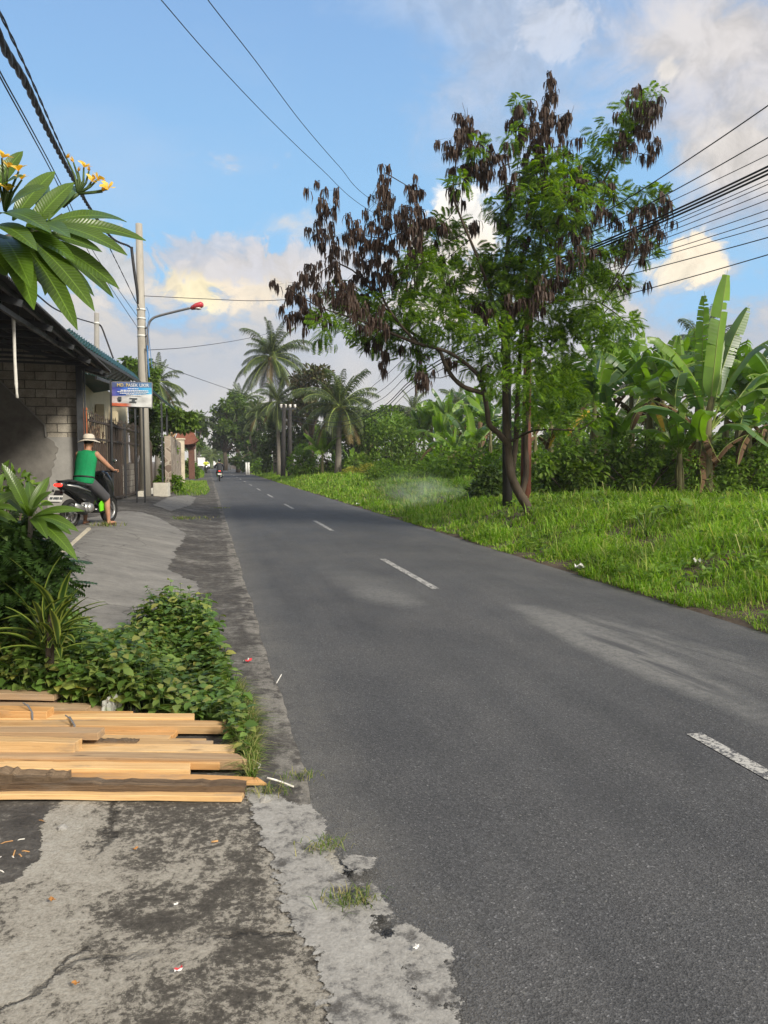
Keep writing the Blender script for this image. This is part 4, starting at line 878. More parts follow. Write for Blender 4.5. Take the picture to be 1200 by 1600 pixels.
# the big one at the right, leaf by leaf
def big_banana():
    b, D = gD(1104, 783); t = thing('banana_plant', 'biggest banana plant, with two upright paddle leaves standing against the sky at right', 'banana plant', b, 0, 'banana plants beyond the right verge')
    A = lambda x, y, d=0: at(x, y, D+d)
    mb = MB(); mb.tube([b-np.array([0, 0, .1]), A(1104, 740), A(1102, 700), A(1105, 660), A(1112, 620)], [.17, .15, .14, .11, .06], 10)
    mb.tube([A(1090, 785, .2), A(1092, 740, .2), A(1090, 690, .1)], [.12, .11, .05], 8); keep(mb.build('stem', 'banana_stem', None, True), t)
    L = [([(1108, 660, 0), (1113, 600, -.05), (1122, 520, -.1), (1137, 421, -.1)], .50, 'banana_leaf', .35), ([(1100, 650, .1), (1097, 590, .2), (1098, 520, .3), (1101, 455, .3)], .36, 'banana_leaf', .8),
         ([(1110, 650, .1), (1124, 590, .4), (1145, 530, .6), (1171, 476, .7)], .42, 'banana_leaf_blue', .4), ([(1112, 650, 0), (1130, 570, .5), (1150, 520, .8), (1168, 492, .9)], .40, 'banana_leaf', .3),
         ([(1112, 665, 0), (1135, 600, -.3), (1170, 550, -.6), (1205, 528, -.8), (1260, 520, -1)], .62, 'banana_leaf_blue', .2), ([(1112, 668, 0), (1140, 630, -.2), (1180, 608, -.4), (1240, 605, -.5), (1290, 625, -.6)], .5, 'banana_leaf', .6),
         ([(1112, 672, 0), (1140, 640, .3), (1180, 588, .6), (1240, 570, .8), (1300, 590, .9)], .5, 'banana_leaf', .7), ([(1110, 690, 0), (1135, 662, -.4), (1165, 663, -.8), (1196, 690, -1.0), (1205, 700, -1.05)], .42, 'banana_leaf_blue', .3),
         ([(1106, 660, 0), (1085, 590, -.1), (1060, 555, -.3), (1025, 525, -.5), (992, 530, -.6)], .46, 'banana_leaf', .6), ([(1104, 665, 0), (1080, 610, .3), (1050, 565, .5), (1010, 555, .6), (970, 590, .7)], .5, 'banana_leaf_blue', .6),
         ([(1100, 690, -.1), (1075, 660, -.5), (1045, 638, -.8), (1010, 632, -1.0), (985, 645, -1.1)], .42, 'banana_leaf_blue', .2), ([(1104, 660, .1), (1080, 600, -.4), (1062, 580, -.7), (1056, 610, -.9), (1055, 640, -.9)], .46, 'banana_leaf_blue', .7),
         ([(1100, 700, -.1), (1092, 670, -.6), (1095, 650, -1), (1108, 640, -1.3), (1118, 648, -1.5)], .4, 'banana_leaf', .1),
         ([(1098, 660, .3), (1085, 620, .8), (1068, 590, 1.1), (1062, 520, 1.3)], .32, 'banana_leaf', .7), ([(1105, 675, 0), (1060, 625, .4), (1030, 605, .8), (985, 620, 1.0)], .44, 'banana_leaf', .5)]
    for i, (p, w, mt, tr) in enumerate(L):
        m2 = MB(); banana_mesh(m2, [A(*q) for q in p], w, 0, tr, rnd.uniform(-.3, .3), 100+i, .5, RIGHT if p[-1][1] < 500 else None); keep(m2.build('leaf', [mt, 'midrib'], None, True), t)
    for i, p in enumerate([[(1104, 680, -.15), (1108, 690, -.4), (1120, 715, -.5), (1126, 722, -.5)], [(1100, 680, .1), (1082, 700, .2), (1078, 730, .2), (1080, 770, .2)], [(1108, 680, .1), (1112, 720, .3), (1110, 750, .3), (1114, 780, .3)], [(1098, 690, -.1), (1092, 720, -.25), (1096, 750, -.25), (1092, 775, -.2)]]):
        m2 = MB(); banana_mesh(m2, [A(*q) for q in p], .34, 0, .7, 0, 300+i, .8); keep(m2.build('dead_leaf', ['banana_leaf_dead', 'banana_leaf_dead'], None, True), t)
big_banana()
BAN = [  # px, py of the foot, push back, stem height, leaf length, label, options
 (1012, 776, 0, 2.9, 2.3, 'banana plant with arching dark leaves just left of the biggest one', dict(n=10, spec='cdecdfge', az0=2.6, dead=4, yellow=True)),
 (1050, 772, 2.5, 3.2, 2.2, 'tall banana plant half hidden behind the biggest one', dict(n=9, spec='fcbdcae', az0=1.0)),
 (925, 772, 1.5, 2.9, 2.3, 'banana plant behind the vine thicket right of the pod tree', dict(n=10, spec='bcdecfe', az0=.7, dead=4, yellow=True)),
 (985, 772, 4, 3.7, 2.1, 'slim banana plant rising behind the arching dark-leaved one', dict(n=8, spec='bafcdc', az0=2.0)),
 (1168, 780, .5, 1.9, 2.0, 'banana plant at the right edge of view with drooping leaves', dict(n=9, spec='cdedgf', az0=.3, dead=5)),
 (1195, 772, 3.5, 2.6, 2.2, 'farther banana plant at the right edge behind the drooping one', dict(n=9, spec='fcdbec', az0=1.4)),
 (875, 768, 3, 2.5, 2.1, 'banana plant showing just right of the pod tree trunk', dict(n=9, spec='cdfebc', az0=2.1, yellow=True)),
 (738, 752, 1.0, 1.9, 2.2, 'banana plant just left of the pod tree trunk with one upright leaf', dict(n=10, spec='acdecfde', az0=2.9, blue=.25)),
 (688, 748, 2.0, 2.2, 2.3, 'bright banana plant between the pod tree and the tall bright bush', dict(n=10, spec='bacdfcde', az0=.4, blue=.2)),
 (662, 744, 5, 3.0, 2.5, 'banana plant with steep young leaves behind the tall bright bush', dict(n=9, spec='abfabc', az0=1.2, blue=.1)),
 (612, 738, 7, 3.4, 2.6, 'banana plant with upright fans of leaves above the tall bright bush', dict(n=10, spec='abafbac', az0=2.2, blue=.1)),
 (578, 738, 7, 3.1, 2.5, 'banana plant with upright leaves beside the drooping palm', dict(n=9, spec='bafabc', az0=.1, blue=.1)),
 (504, 741, -2, 1.5, 2.6, 'lone bright green young banana plant by the far twin poles', dict(n=8, spec='afcecdg', az0=2.5, blue=.0, dead=1)),
 (548, 738, 0, .7, 1.6, 'small reddish young banana plant below the drooping palm', dict(n=6, spec='abfca', az0=.6, blue=0, dead=3, yellow=True)),
 (765, 752, 4.5, 2.9, 2.3, 'banana plant directly behind the pod tree trunk', dict(n=9, spec='cdbfec', az0=1.7)),
 (715, 745, 6, 3.1, 2.3, 'far banana plant in the gap left of the pod tree', dict(n=9, spec='bcafdc', az0=2.7, blue=.2)),
 (1130, 772, 5, 3.0, 2.3, 'far banana plant in the gap right of the biggest one', dict(n=9, spec='cdbfed', az0=.9)),
 (835, 760, 5, 2.4, 2.2, 'far banana plant in the shade right behind the pole in the pod tree', dict(n=9, spec='cdefbc', az0=2.3)),
 (955, 775, .8, 1.5, 1.9, 'short banana plant with pale leaves beside the viny thicket', dict(n=8, spec='cafdc', az0=1.1, blue=.2)),
 (1062, 780, .6, 1.3, 1.7, 'short banana plant under the leaves of the biggest one', dict(n=8, spec='fcadc', az0=2.2, blue=.2)),
 (640, 742, 3, 2.2, 2.2, 'banana plant behind the smoke with pale drooping leaves', dict(n=9, spec='cbdafce', az0=.2, blue=.15)),
 (710, 750, 1.5, 1.6, 2.0, 'low banana plant just right of the smoke', dict(n=9, spec='dcaefc', az0=1.9, blue=.2)),
 (588, 739, 4, 2.6, 2.2, 'banana plant with bright upright leaves in front of the drooping palm', dict(n=9, spec='abcfad', az0=.9, blue=.1)),
 (628, 740, 5, 3.0, 2.3, 'banana plant with tall bright leaves right above the bright bush', dict(n=9, spec='bacfad', az0=2.4, blue=.1)),
 (675, 745, 7, 3.6, 2.4, 'tall far banana plant above the smoke', dict(n=9, spec='acbfde', az0=1.5, blue=.15)),
 (700, 747, 9, 3.9, 2.4, 'tallest far banana plant left of the pod tree', dict(n=9, spec='cbafde', az0=.3, blue=.15)),
 (750, 752, 7, 3.6, 2.4, 'far banana plant whose leaves show beside the pod tree trunk', dict(n=9, spec='cdbafe', az0=2.0, blue=.2)),
 (860, 764, 4.5, 3.2, 2.3, 'banana plant rising right behind the rusty pole', dict(n=9, spec='cdbfae', az0=2.7)),
 (945, 772, 3, 3.4, 2.4, 'banana plant with tall leaves above the pale-leaved short one', dict(n=10, spec='acdbfe', az0=1.9)),
 (1030, 774, 3.5, 3.4, 2.3, 'banana plant crowding behind the biggest one on its left', dict(n=9, spec='bcfdae', az0=.2)),
 (1085, 774, 4.5, 3.6, 2.3, 'banana plant crowding directly behind the biggest one', dict(n=9, spec='cbdfce', az0=1.3)),
 (1150, 778, 2.5, 3.0, 2.3, 'banana plant crowding behind the biggest one on its right', dict(n=10, spec='cdfbec', az0=2.5)),
 (1215, 780, 1.5, 2.6, 2.3, 'banana plant reaching in from beyond the right edge', dict(n=9, spec='cdbfec', az0=.8)),
 (900, 762, 7, 3.1, 2.2, 'tall far banana plant above the viny thicket', dict(n=9, spec='cbdfae', az0=.5)),
]
for px, py, back, h, L, lab, kw in BAN:
    p, D = gD(px, py); r_ = ray(px, 720); r_ = r_/np.hypot(*r_[:2]); p = p+np.array([r_[0], r_[1], 0])*back; p[2] = float(gz(p[0], p[1])); banana(p, h, L, lab, **{**kw, 'n': kw.get('n', 9)+3})
# ------------------------------------------------------------------ bushes on the right
def bush(px, py, back, blobs, n, leaf, mat, label, nm='bush', cat='bush', **kw):
    """blobs in pixels: (x, y, rx, ry) at the depth of the foot"""
    p, D = gD(px, py); r_ = ray(px, 720); r_ = r_/np.hypot(*r_[:2]); p = p+np.array([r_[0], r_[1], 0])*back; D += back; p[2] = float(gz(p[0], p[1])); k = D/FPX
    return shrub(nm, label, cat, p, [(at(x, y, D+rnd.uniform(-.5, .5)*rx*k), (rx*k, rx*k*.9, ry*k)) for x, y, rx, ry in blobs], n, leaf, mat, **kw)
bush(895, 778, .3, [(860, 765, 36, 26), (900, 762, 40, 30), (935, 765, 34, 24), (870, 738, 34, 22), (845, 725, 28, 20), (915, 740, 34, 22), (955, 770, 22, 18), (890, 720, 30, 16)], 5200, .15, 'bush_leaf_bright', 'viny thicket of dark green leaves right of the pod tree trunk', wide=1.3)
bush(765, 778, -.2, [(762, 760, 24, 26), (748, 770, 18, 16), (780, 770, 18, 18), (765, 742, 18, 14)], 1700, .13, 'tree_leaf_dark', 'dark viny bush at the foot of the pole in the pod tree', wide=1.3)
bush(608, 742, 0, [(605, 660, 34, 26), (580, 680, 30, 26), (635, 680, 30, 26), (610, 690, 40, 26), (600, 715, 34, 22), (650, 700, 22, 22)], 4200, .26, 'bush_leaf_bright', 'tall bright green bush between the drooping palm and the bananas', wide=1.1)
bush(600, 752, -1, [(602, 736, 22, 18), (585, 742, 14, 10), (625, 740, 16, 12)], 1800, .13, 'bush_leaf', 'low rounded dark bush in front of the tall bright bush')
bush(680, 752, .5, [(665, 735, 20, 16), (690, 738, 20, 16), (715, 742, 20, 14), (680, 720, 18, 14)], 1800, .16, 'bush_leaf', 'low bush behind the drifting smoke')
bush(560, 744, 0, [(550, 738, 16, 8), (575, 734, 16, 10), (590, 742, 14, 8)], 1300, .16, 'bush_leaf_yellow', 'low yellow-leaved bush at the far edge of the grass')
bush(475, 744, 0, [(468, 725, 18, 18), (490, 730, 18, 14), (525, 728, 18, 16), (478, 708, 18, 14), (510, 742, 18, 8), (545, 730, 14, 14)], 3200, .28, 'bush_leaf', 'dark green bush behind the far twin poles')
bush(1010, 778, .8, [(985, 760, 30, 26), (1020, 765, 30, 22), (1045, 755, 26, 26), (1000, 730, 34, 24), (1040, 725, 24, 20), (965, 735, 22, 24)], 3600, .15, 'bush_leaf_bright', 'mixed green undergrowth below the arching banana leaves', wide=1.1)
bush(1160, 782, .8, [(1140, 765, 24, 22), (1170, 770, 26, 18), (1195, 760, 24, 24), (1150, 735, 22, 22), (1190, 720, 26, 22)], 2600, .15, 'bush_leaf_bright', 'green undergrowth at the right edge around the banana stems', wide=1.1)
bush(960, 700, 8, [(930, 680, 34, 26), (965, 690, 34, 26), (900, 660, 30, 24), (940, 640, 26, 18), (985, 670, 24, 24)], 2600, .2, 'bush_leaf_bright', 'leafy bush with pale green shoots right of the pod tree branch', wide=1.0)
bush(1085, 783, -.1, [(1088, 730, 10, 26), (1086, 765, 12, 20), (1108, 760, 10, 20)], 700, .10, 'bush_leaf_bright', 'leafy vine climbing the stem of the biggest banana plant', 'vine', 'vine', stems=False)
bush(428, 740, 4, [(420, 725, 14, 14), (436, 728, 12, 12), (405, 730, 12, 10)], 1500, .35, 'bush_leaf', 'far bush left of the twin poles')
for i, (x, y, n_, lf) in enumerate([(1052, 812, 9, .30), (1175, 790, 8, .26), (935, 795, 10, .2), (1120, 800, 8, .24), (1010, 838, 7, .2)]):
    p, D = gD(x, y); t = thing('taro_plant', ['broad-leaved plant in the grass below the biggest banana', 'broad-leaved plant in the grass at the right edge', 'broad-leaved plant at the foot of the viny thicket', 'broad-leaved plant in the grass right of the biggest banana', 'broad-leaved plant nearest the road in the grass'][i], 'plant', p, 0, 'broad-leaved plants in the grass')
    for k in range(n_):
        a = rnd.uniform(0, 6.3); el = rnd.uniform(.7, 1.3); s0 = rnd.uniform(.2, .42); q0 = p+np.array([math.cos(a)*math.cos(el), math.sin(a)*math.cos(el), math.sin(el)])*s0; tip = q0+np.array([math.cos(a)*.8, math.sin(a)*.8, rnd.uniform(-.4, .5)])*lf
        m2 = MB(); strap_leaf(m2, q0, tip, lf*.6, .05, n=6, shape=2); m2.tube([p, (p+q0)/2+np.array([0, 0, .02]), q0], [.008, .006, .005], 4, 1); keep(m2.build('leaf', ['bush_leaf_bright', 'green_stem'], None, True), t)
bush(820, 764, 9, [(700+k*38, 722+(k%3)*6, 30, 26+6*(k%2)) for k in range(13)], 6500, .26, 'bush_leaf', 'wide leafy undergrowth in the shade behind the banana plants', wide=1.2)
bush(1080, 768, 5, [(960+k*28, 738+(k%3)*7, 24, 24) for k in range(10)], 5200, .2, 'bush_leaf', 'dense green growth behind the stem of the biggest banana plant', wide=1.2)
bush(940, 766, 24, [(690+k*34, 700+(k%3)*9, 28, 26+6*(k%2)) for k in range(20)], 12000, .38, 'tree_leaf_mid', 'long belt of trees closing the view far behind the banana plants', 'tree_belt', 'trees', wide=1.2)
bush(640, 742, 24, [(540+k*26, 712+(k%3)*6, 20, 18) for k in range(8)], 5000, .40, 'tree_leaf_mid', 'low belt of trees far behind the tall bright bush', 'tree_belt', 'trees', wide=1.2)
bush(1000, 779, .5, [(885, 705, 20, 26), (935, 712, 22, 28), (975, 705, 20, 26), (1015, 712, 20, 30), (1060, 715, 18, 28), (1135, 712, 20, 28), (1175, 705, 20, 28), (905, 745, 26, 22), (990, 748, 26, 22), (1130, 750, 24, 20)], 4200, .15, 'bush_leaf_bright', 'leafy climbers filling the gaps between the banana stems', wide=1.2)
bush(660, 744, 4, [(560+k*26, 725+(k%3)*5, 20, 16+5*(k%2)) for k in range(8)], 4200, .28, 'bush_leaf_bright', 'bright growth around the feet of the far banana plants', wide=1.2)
# ------------------------------------------------------------------ coconut palms and far trees
FR = []
def frond_lib():
    for i, (el, bend) in enumerate([(1.35, .7), (1.0, 1.3), (.65, 1.5), (.25, 1.5), (-.2, 1.2), (-.7, .8)]):
        for v in range(2):
            q = np.random.default_rng(50+i*3+v); P = np.array(arc((0, 0, 0), 0, el, 1.0, bend*(1+.12*v), 14)); mb = MB()
            mb.tube(P, np.linspace(.014, .003, len(P)), 5, 1, cap=False)
            T = np.gradient(P, axis=0); T /= np.linalg.norm(T, axis=1)[:, None]; n = 54; t = np.linspace(.14, .99, n); V = []; F = []
            for sd in (-1, 1):
                for tt in t:
                    k = tt*(len(P)-1); c = np.array([np.interp(k, np.arange(len(P)), P[:, j]) for j in range(3)]); tg = np.array([np.interp(k, np.arange(len(P)), T[:, j]) for j in range(3)])
                    x = np.array([0, 1., 0])*sd; l = .23*math.sin(math.pi*min(1, .12+tt*.82))**.6*q.uniform(.8, 1.1); dn = np.array([0, 0, -1.])
                    a = c+(x*.75+tg*.55+dn*q.uniform(.1, .6))*l*.5; e = a+(x*.4+tg*.4+dn*q.uniform(.6, 1.4))*l*.5; w = tg*.0075
                    b = len(V); V += [c-w*.6, c+w*.6, a+w, a-w, e]; F += [(b, b+1, b+2, b+3), (b+3, b+2, b+4)]
            mb.add(V, F, 0); FR.append((mb.mesh('frond', ['palm_leaf', 'midrib']), mb.mesh('frond', ['palm_leaf_dry', 'palm_leaf_dry'])))
frond_lib()
def palm(base, top, L, label, n=22, nuts=True, dry=2, group='coconut palms along the far road', tilt=(0, 0), thick=.16):
    t = thing('coconut_palm', label, 'palm', base, 0, group); top = np.array(top)-np.array(base); mb = MB()
    mid = top*.5+np.array([tilt[0], tilt[1], 0]); mb.tube([(0, 0, -.2), top*.2+mid*.1, mid, top*.8+np.array([tilt[0], tilt[1], 0])*.4, top], [thick*1.5, thick*1.1, thick, thick*.9, thick*.8], 9); mb.build('trunk', 'palm_trunk', t, True)
    n = int(n*1.5)
    for k in range(n):
        u = k/(n-1); e = min(5, int(u*6.5)); me = FR[e*2+k % 2][0]
        place(me, 'frond', t, top, (rnd.uniform(-.25, .25), rnd.uniform(-.25, .25), k*2.4+rnd.uniform(-.5, .5)), L*rnd.uniform(.72, 1.18)*(.85 if e == 0 else 1))
    for k in range(dry): place(FR[10+k % 2][1], 'dead_frond', t, top-np.array([0, 0, .1]), (0, 0, rnd.uniform(0, 6.3)), L*.85)
    if nuts:
        m2 = MB()
        for k in range(14): a = rnd.uniform(0, 6.3); m2.ball(top+np.array([.42*math.cos(a), .42*math.sin(a), rnd.uniform(-.55, -.05)]), (.14, .14, .17), 8, 6)
        m2.build('coconuts', 'coconut', t, True)
    return t
def palm_px(px, py_top, D, L, label, foot=None, **kw):
    tp = at(px, py_top, D); fx = (foot if foot is not None else px); b = at(fx, 740, D); b[2] = float(gz(b[0], b[1])); return palm(b, tp, L, label, **kw)
palm_px(424, 557, 78, 4.2, 'tallest coconut palm carrying brown coconuts', foot=431, n=30, dry=5, tilt=(-.3, 0))
palm_px(378, 630, 112, 3.6, 'coconut palm behind and left of the tallest palm', foot=384, n=24)
palm_px(434, 628, 70, 2.8, 'shorter palm crown just below the tallest palm', foot=436, n=22, nuts=False, dry=3)
palm_px(531, 636, 56, 3.7, 'drooping palm standing alone between the twin poles and the bananas', foot=528, n=30, dry=5, thick=.2)
palm_px(716, 634, 92, 3.4, 'far palm seen through the gap left of the pod tree', foot=716, n=22, nuts=False)
palm_px(646, 642, 96, 3.6, 'far palm top above the bright bananas', foot=648, n=20, nuts=False)
palm_px(332, 712, 150, 3.2, 'low palm at the far end of the road', foot=332, n=18, nuts=False)
palm_px(311, 662, 118, 2.6, 'far palm on the left side of the road', foot=311, n=22, nuts=False)
palm_px(247, 596, 52, 2.2, 'palm behind the street lamp pole', foot=246, n=18, nuts=False)
palm_px(264, 630, 58, 1.7, 'thin dry palm beside the palm behind the lamp pole', foot=268, n=12, nuts=False, dry=3)
palm_px(402, 648, 96, 2.8, 'palm between the tallest one and the dark trees', foot=402, n=18, nuts=False)
palm_px(1100, 545, 44, 3.0, 'far palm top behind the biggest banana plant', foot=1100, n=18, nuts=False)
palm_px(1010, 600, 60, 3.6, 'far palm top above the arching banana leaves', foot=1010, n=18, nuts=False)
def tree(px, D, blobs, n, leaf, mat, label, group='broadleaf trees along the far road', trunk_r=.18, bark='bark_brown', fork=.35, bare=0):
    """blobs in pixels (x, y, rx, ry); crown of leaf clumps on a forked trunk"""
    b = at(px, 745, D); b[2] = float(gz(b[0], b[1])); k = D/FPX; t = thing('tree', label, 'tree', b, 0, group)
    B = [(at(x, y, D+rnd.uniform(-.8, .8)*rx*k), np.array((rx*k, rx*k*.95, ry*k))) for x, y, rx, ry in blobs]
    top = max(c[2] for c, r in B); f = b+np.array([0, 0, (top-b[2])*fork]); mb = MB(); mb.tube([b-np.array([0, 0, .2]), (b+f)/2+np.array([.1, 0, 0]), f], [trunk_r*1.4, trunk_r*1.1, trunk_r], 9)
    for c, r in B: mb.tube([f, (f+c)/2+np.array([rnd.gauss(0, .2), rnd.gauss(0, .2), .3]), c, c+np.array([rnd.gauss(0, .5), rnd.gauss(0, .5), r[2]*.5])], [trunk_r*.7, trunk_r*.45, trunk_r*.22, .03], 6)
    for j in range(bare):
        c, r = B[rnd.randrange(len(B))]; a = rnd.uniform(0, 6.3); mb.tube([c, c+np.array([math.cos(a)*r[0], math.sin(a)*r[1], r[2]*.9])*.8, c+np.array([math.cos(a)*r[0], math.sin(a)*r[1], r[2]*1.1])*1.25], [.06, .04, .02], 5)
    keep(mb.build('trunk', bark, None, True), t)
    P = []; Dr = []; tot = sum(float(r.mean())**2 for c, r in B)
    for c, r in B:
        m = int(n*float(r.mean())**2/tot); sub = max(3, m//90)
        cc, _ = blob_points(sub, c, r, .6); w = rng.integers(0, sub, m); d = rng.normal(size=(m, 3)); d /= np.linalg.norm(d, axis=1)[:, None]
        P.append(cc[w]+d*(rng.random(m)**.5)[:, None]*r*.42); Dr.append(d)
    P = np.concatenate(P); Dr = np.concatenate(Dr)+rng.normal(0, .5, (len(P), 3))-np.array([0, 0, .3]); V = LEAF_V.copy(); V[:, 0] *= 1.25
    fm = MB(); inst(fm, V, LEAF_F, basis(Dr, roll=rng.normal(0, .6, len(P))), leaf*rng.uniform(.5, 1.3, len(P)), P); keep(fm.build('crown', mat, None, True), t); return t
tree(352, 125, [(348, 662, 20, 16), (366, 655, 22, 18), (340, 685, 14, 14), (375, 680, 20, 22), (352, 690, 16, 16), (388, 690, 14, 20)], 7000, .5, 'tree_leaf_dark', 'dark rounded tree at the right of the far road end', trunk_r=.3)
tree(398, 96, [(392, 668, 18, 20), (410, 655, 18, 18), (402, 690, 20, 20), (385, 700, 14, 18), (418, 690, 16, 24), (395, 720, 22, 16), (372, 720, 12, 12)], 7000, .42, 'tree_leaf_dark', 'dense dark tree with a few bare twigs below the tallest palm', trunk_r=.25, bare=9, bark='bark_grey')
tree(486, 68, [(470, 600, 20, 18), (497, 590, 22, 18), (518, 612, 16, 18), (480, 635, 20, 18), (500, 640, 16, 18), (462, 640, 14, 18)], 5200, .34, 'tree_leaf_russet', 'russet-tinged tree between the tallest palm and the drooping palm', trunk_r=.2, bare=6)
tree(452, 74, [(450, 655, 18, 18), (440, 680, 18, 22), (462, 675, 18, 22), (480, 672, 18, 20), (425, 665, 12, 18), (500, 680, 16, 20), (470, 700, 24, 18), (440, 712, 20, 18), (515, 690, 16, 18), (420, 710, 14, 18)], 7500, .36, 'tree_leaf_dark', 'dark mass of a tree standing behind the far twin poles', trunk_r=.24)
tree(556, 78, [(520, 640, 18, 16), (545, 655, 20, 16), (575, 650, 20, 16), (530, 680, 22, 18), (565, 690, 24, 18), (590, 680, 20, 16)], 5200, .38, 'tree_leaf_dark', 'dark tree behind the drooping palm', trunk_r=.22)
tree(372, 104, [(350, 640, 16, 14), (368, 628, 16, 14), (390, 640, 18, 16), (360, 665, 18, 16), (385, 675, 18, 18)], 4600, .42, 'tree_leaf_mid', 'tall green tree at the left end of the far treeline', trunk_r=.25)
tree(306, 104, [(308, 655, 12, 12), (300, 668, 12, 14), (314, 672, 11, 14), (305, 688, 14, 14), (296, 690, 10, 12)], 4200, .42, 'tree_leaf_mid', 'tall hazy tree on the left side of the far road')
tree(320, 175, [(318, 705, 10, 8), (330, 712, 10, 8), (340, 708, 10, 9), (310, 712, 8, 7), (350, 714, 9, 8)], 3600, .6, 'tree_leaf_mid', 'farthest trees closing the view along the road', trunk_r=.2)
tree(268, 36, [(262, 648, 22, 12), (285, 655, 20, 12), (250, 655, 14, 14), (272, 665, 26, 9), (295, 665, 14, 7)], 4200, .22, 'tree_leaf_mid', 'spreading green tree over the wall behind the sign', trunk_r=.1, bark='bark_grey', fork=.55)
tree(208, 44, [(200, 572, 18, 10), (218, 578, 18, 14), (190, 585, 14, 10), (232, 590, 12, 18), (240, 615, 10, 20)], 3600, .26, 'tree_leaf_mid', 'light green tree behind the green metal roof')
tree(618, 100, [(600, 650, 18, 14), (630, 655, 20, 14), (660, 668, 18, 14), (690, 660, 18, 14), (580, 668, 18, 14)], 4500, .5, 'tree_leaf_dark', 'far dark tree behind the bright bananas', trunk_r=.25)
tree(760, 84, [(720, 665, 24, 18), (760, 660, 26, 16), (800, 665, 26, 18), (745, 690, 34, 18), (790, 700, 34, 18)], 4200, .45, 'tree_leaf_dark', 'far dark tree seen left of the pod tree trunk', trunk_r=.25)
tree(900, 62, [(860, 665, 30, 20), (900, 655, 30, 20), (940, 660, 30, 18), (880, 700, 34, 22), (930, 700, 34, 22)], 3800, .36, 'tree_leaf_mid', 'far green tree behind the bananas right of the pod tree', trunk_r=.22)
tree(1060, 58, [(1000, 660, 30, 22), (1040, 650, 30, 22), (1080, 655, 30, 20), (1030, 700, 36, 22), (1085, 700, 34, 22)], 3800, .34, 'tree_leaf_dark', 'far dark tree behind the biggest banana plant', trunk_r=.22)
tree(1190, 56, [(1150, 680, 30, 22), (1190, 690, 30, 22), (1240, 670, 34, 26), (1180, 720, 36, 20)], 3200, .34, 'tree_leaf_dark', 'far dark tree at the right edge of view', trunk_r=.22)
# ------------------------------------------------------------------ building materials
plain('steel_dark', (.030, .033, .038), .45, .3, 6, .5); plain('steel_grey', (.19, .19, .20), .45, .25, 8, .5, .3); plain('iron_rust', (.052, .040, .034), .75, .5, 6, .3, bstr=.4)
plain('roof_dark', (.045, .047, .052), .6, .4, 2.5, .3); plain('roof_green', (.012, .058, .052), .5, .35, 2, .4)
plain('cream_paint', (.58, .50, .35), .8, .14, 1.2, .25); plain('cream_wall', (.48, .43, .34), .85, .35, 1.4, .2, bstr=.5); plain('black_void', (.018, .019, .021), .5, .3, 3)
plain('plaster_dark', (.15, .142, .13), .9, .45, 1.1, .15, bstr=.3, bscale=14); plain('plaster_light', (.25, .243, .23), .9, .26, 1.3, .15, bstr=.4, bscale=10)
plain('concrete_pole', (.33, .31, .275), .85, .22, 1.6, .2, stretch=(2, 2, .4)); plain('white_band', (.58, .58, .56), .5); plain('red_lamp', (.42, .035, .045), .35, .15, spec=.5)
plain('cable_black', (.012, .012, .014), .55); plain('cable_blue', (.05, .16, .36), .5); plain('insulator', (.6, .58, .55), .3, spec=.6); plain('pole_black', (.028, .026, .026), .75, .4, 3, bstr=.3); plain('pole_rust', (.13, .048, .032), .75, .4, 4, bstr=.3)
plain('white_cloth', (.60, .585, .54), .8, .15, 12); plain('orange_paint', (.45, .13, .04), .6); plain('white_stone', (.58, .55, .48), .85, .22, 4, bstr=.4); plain('tile_red', (.17, .065, .042), .85, .45, 8, bstr=.5); plain('brick_red', (.12, .06, .045), .9, .4, 10)
plain('thatch', (.20, .13, .08), .95, .5, 14)
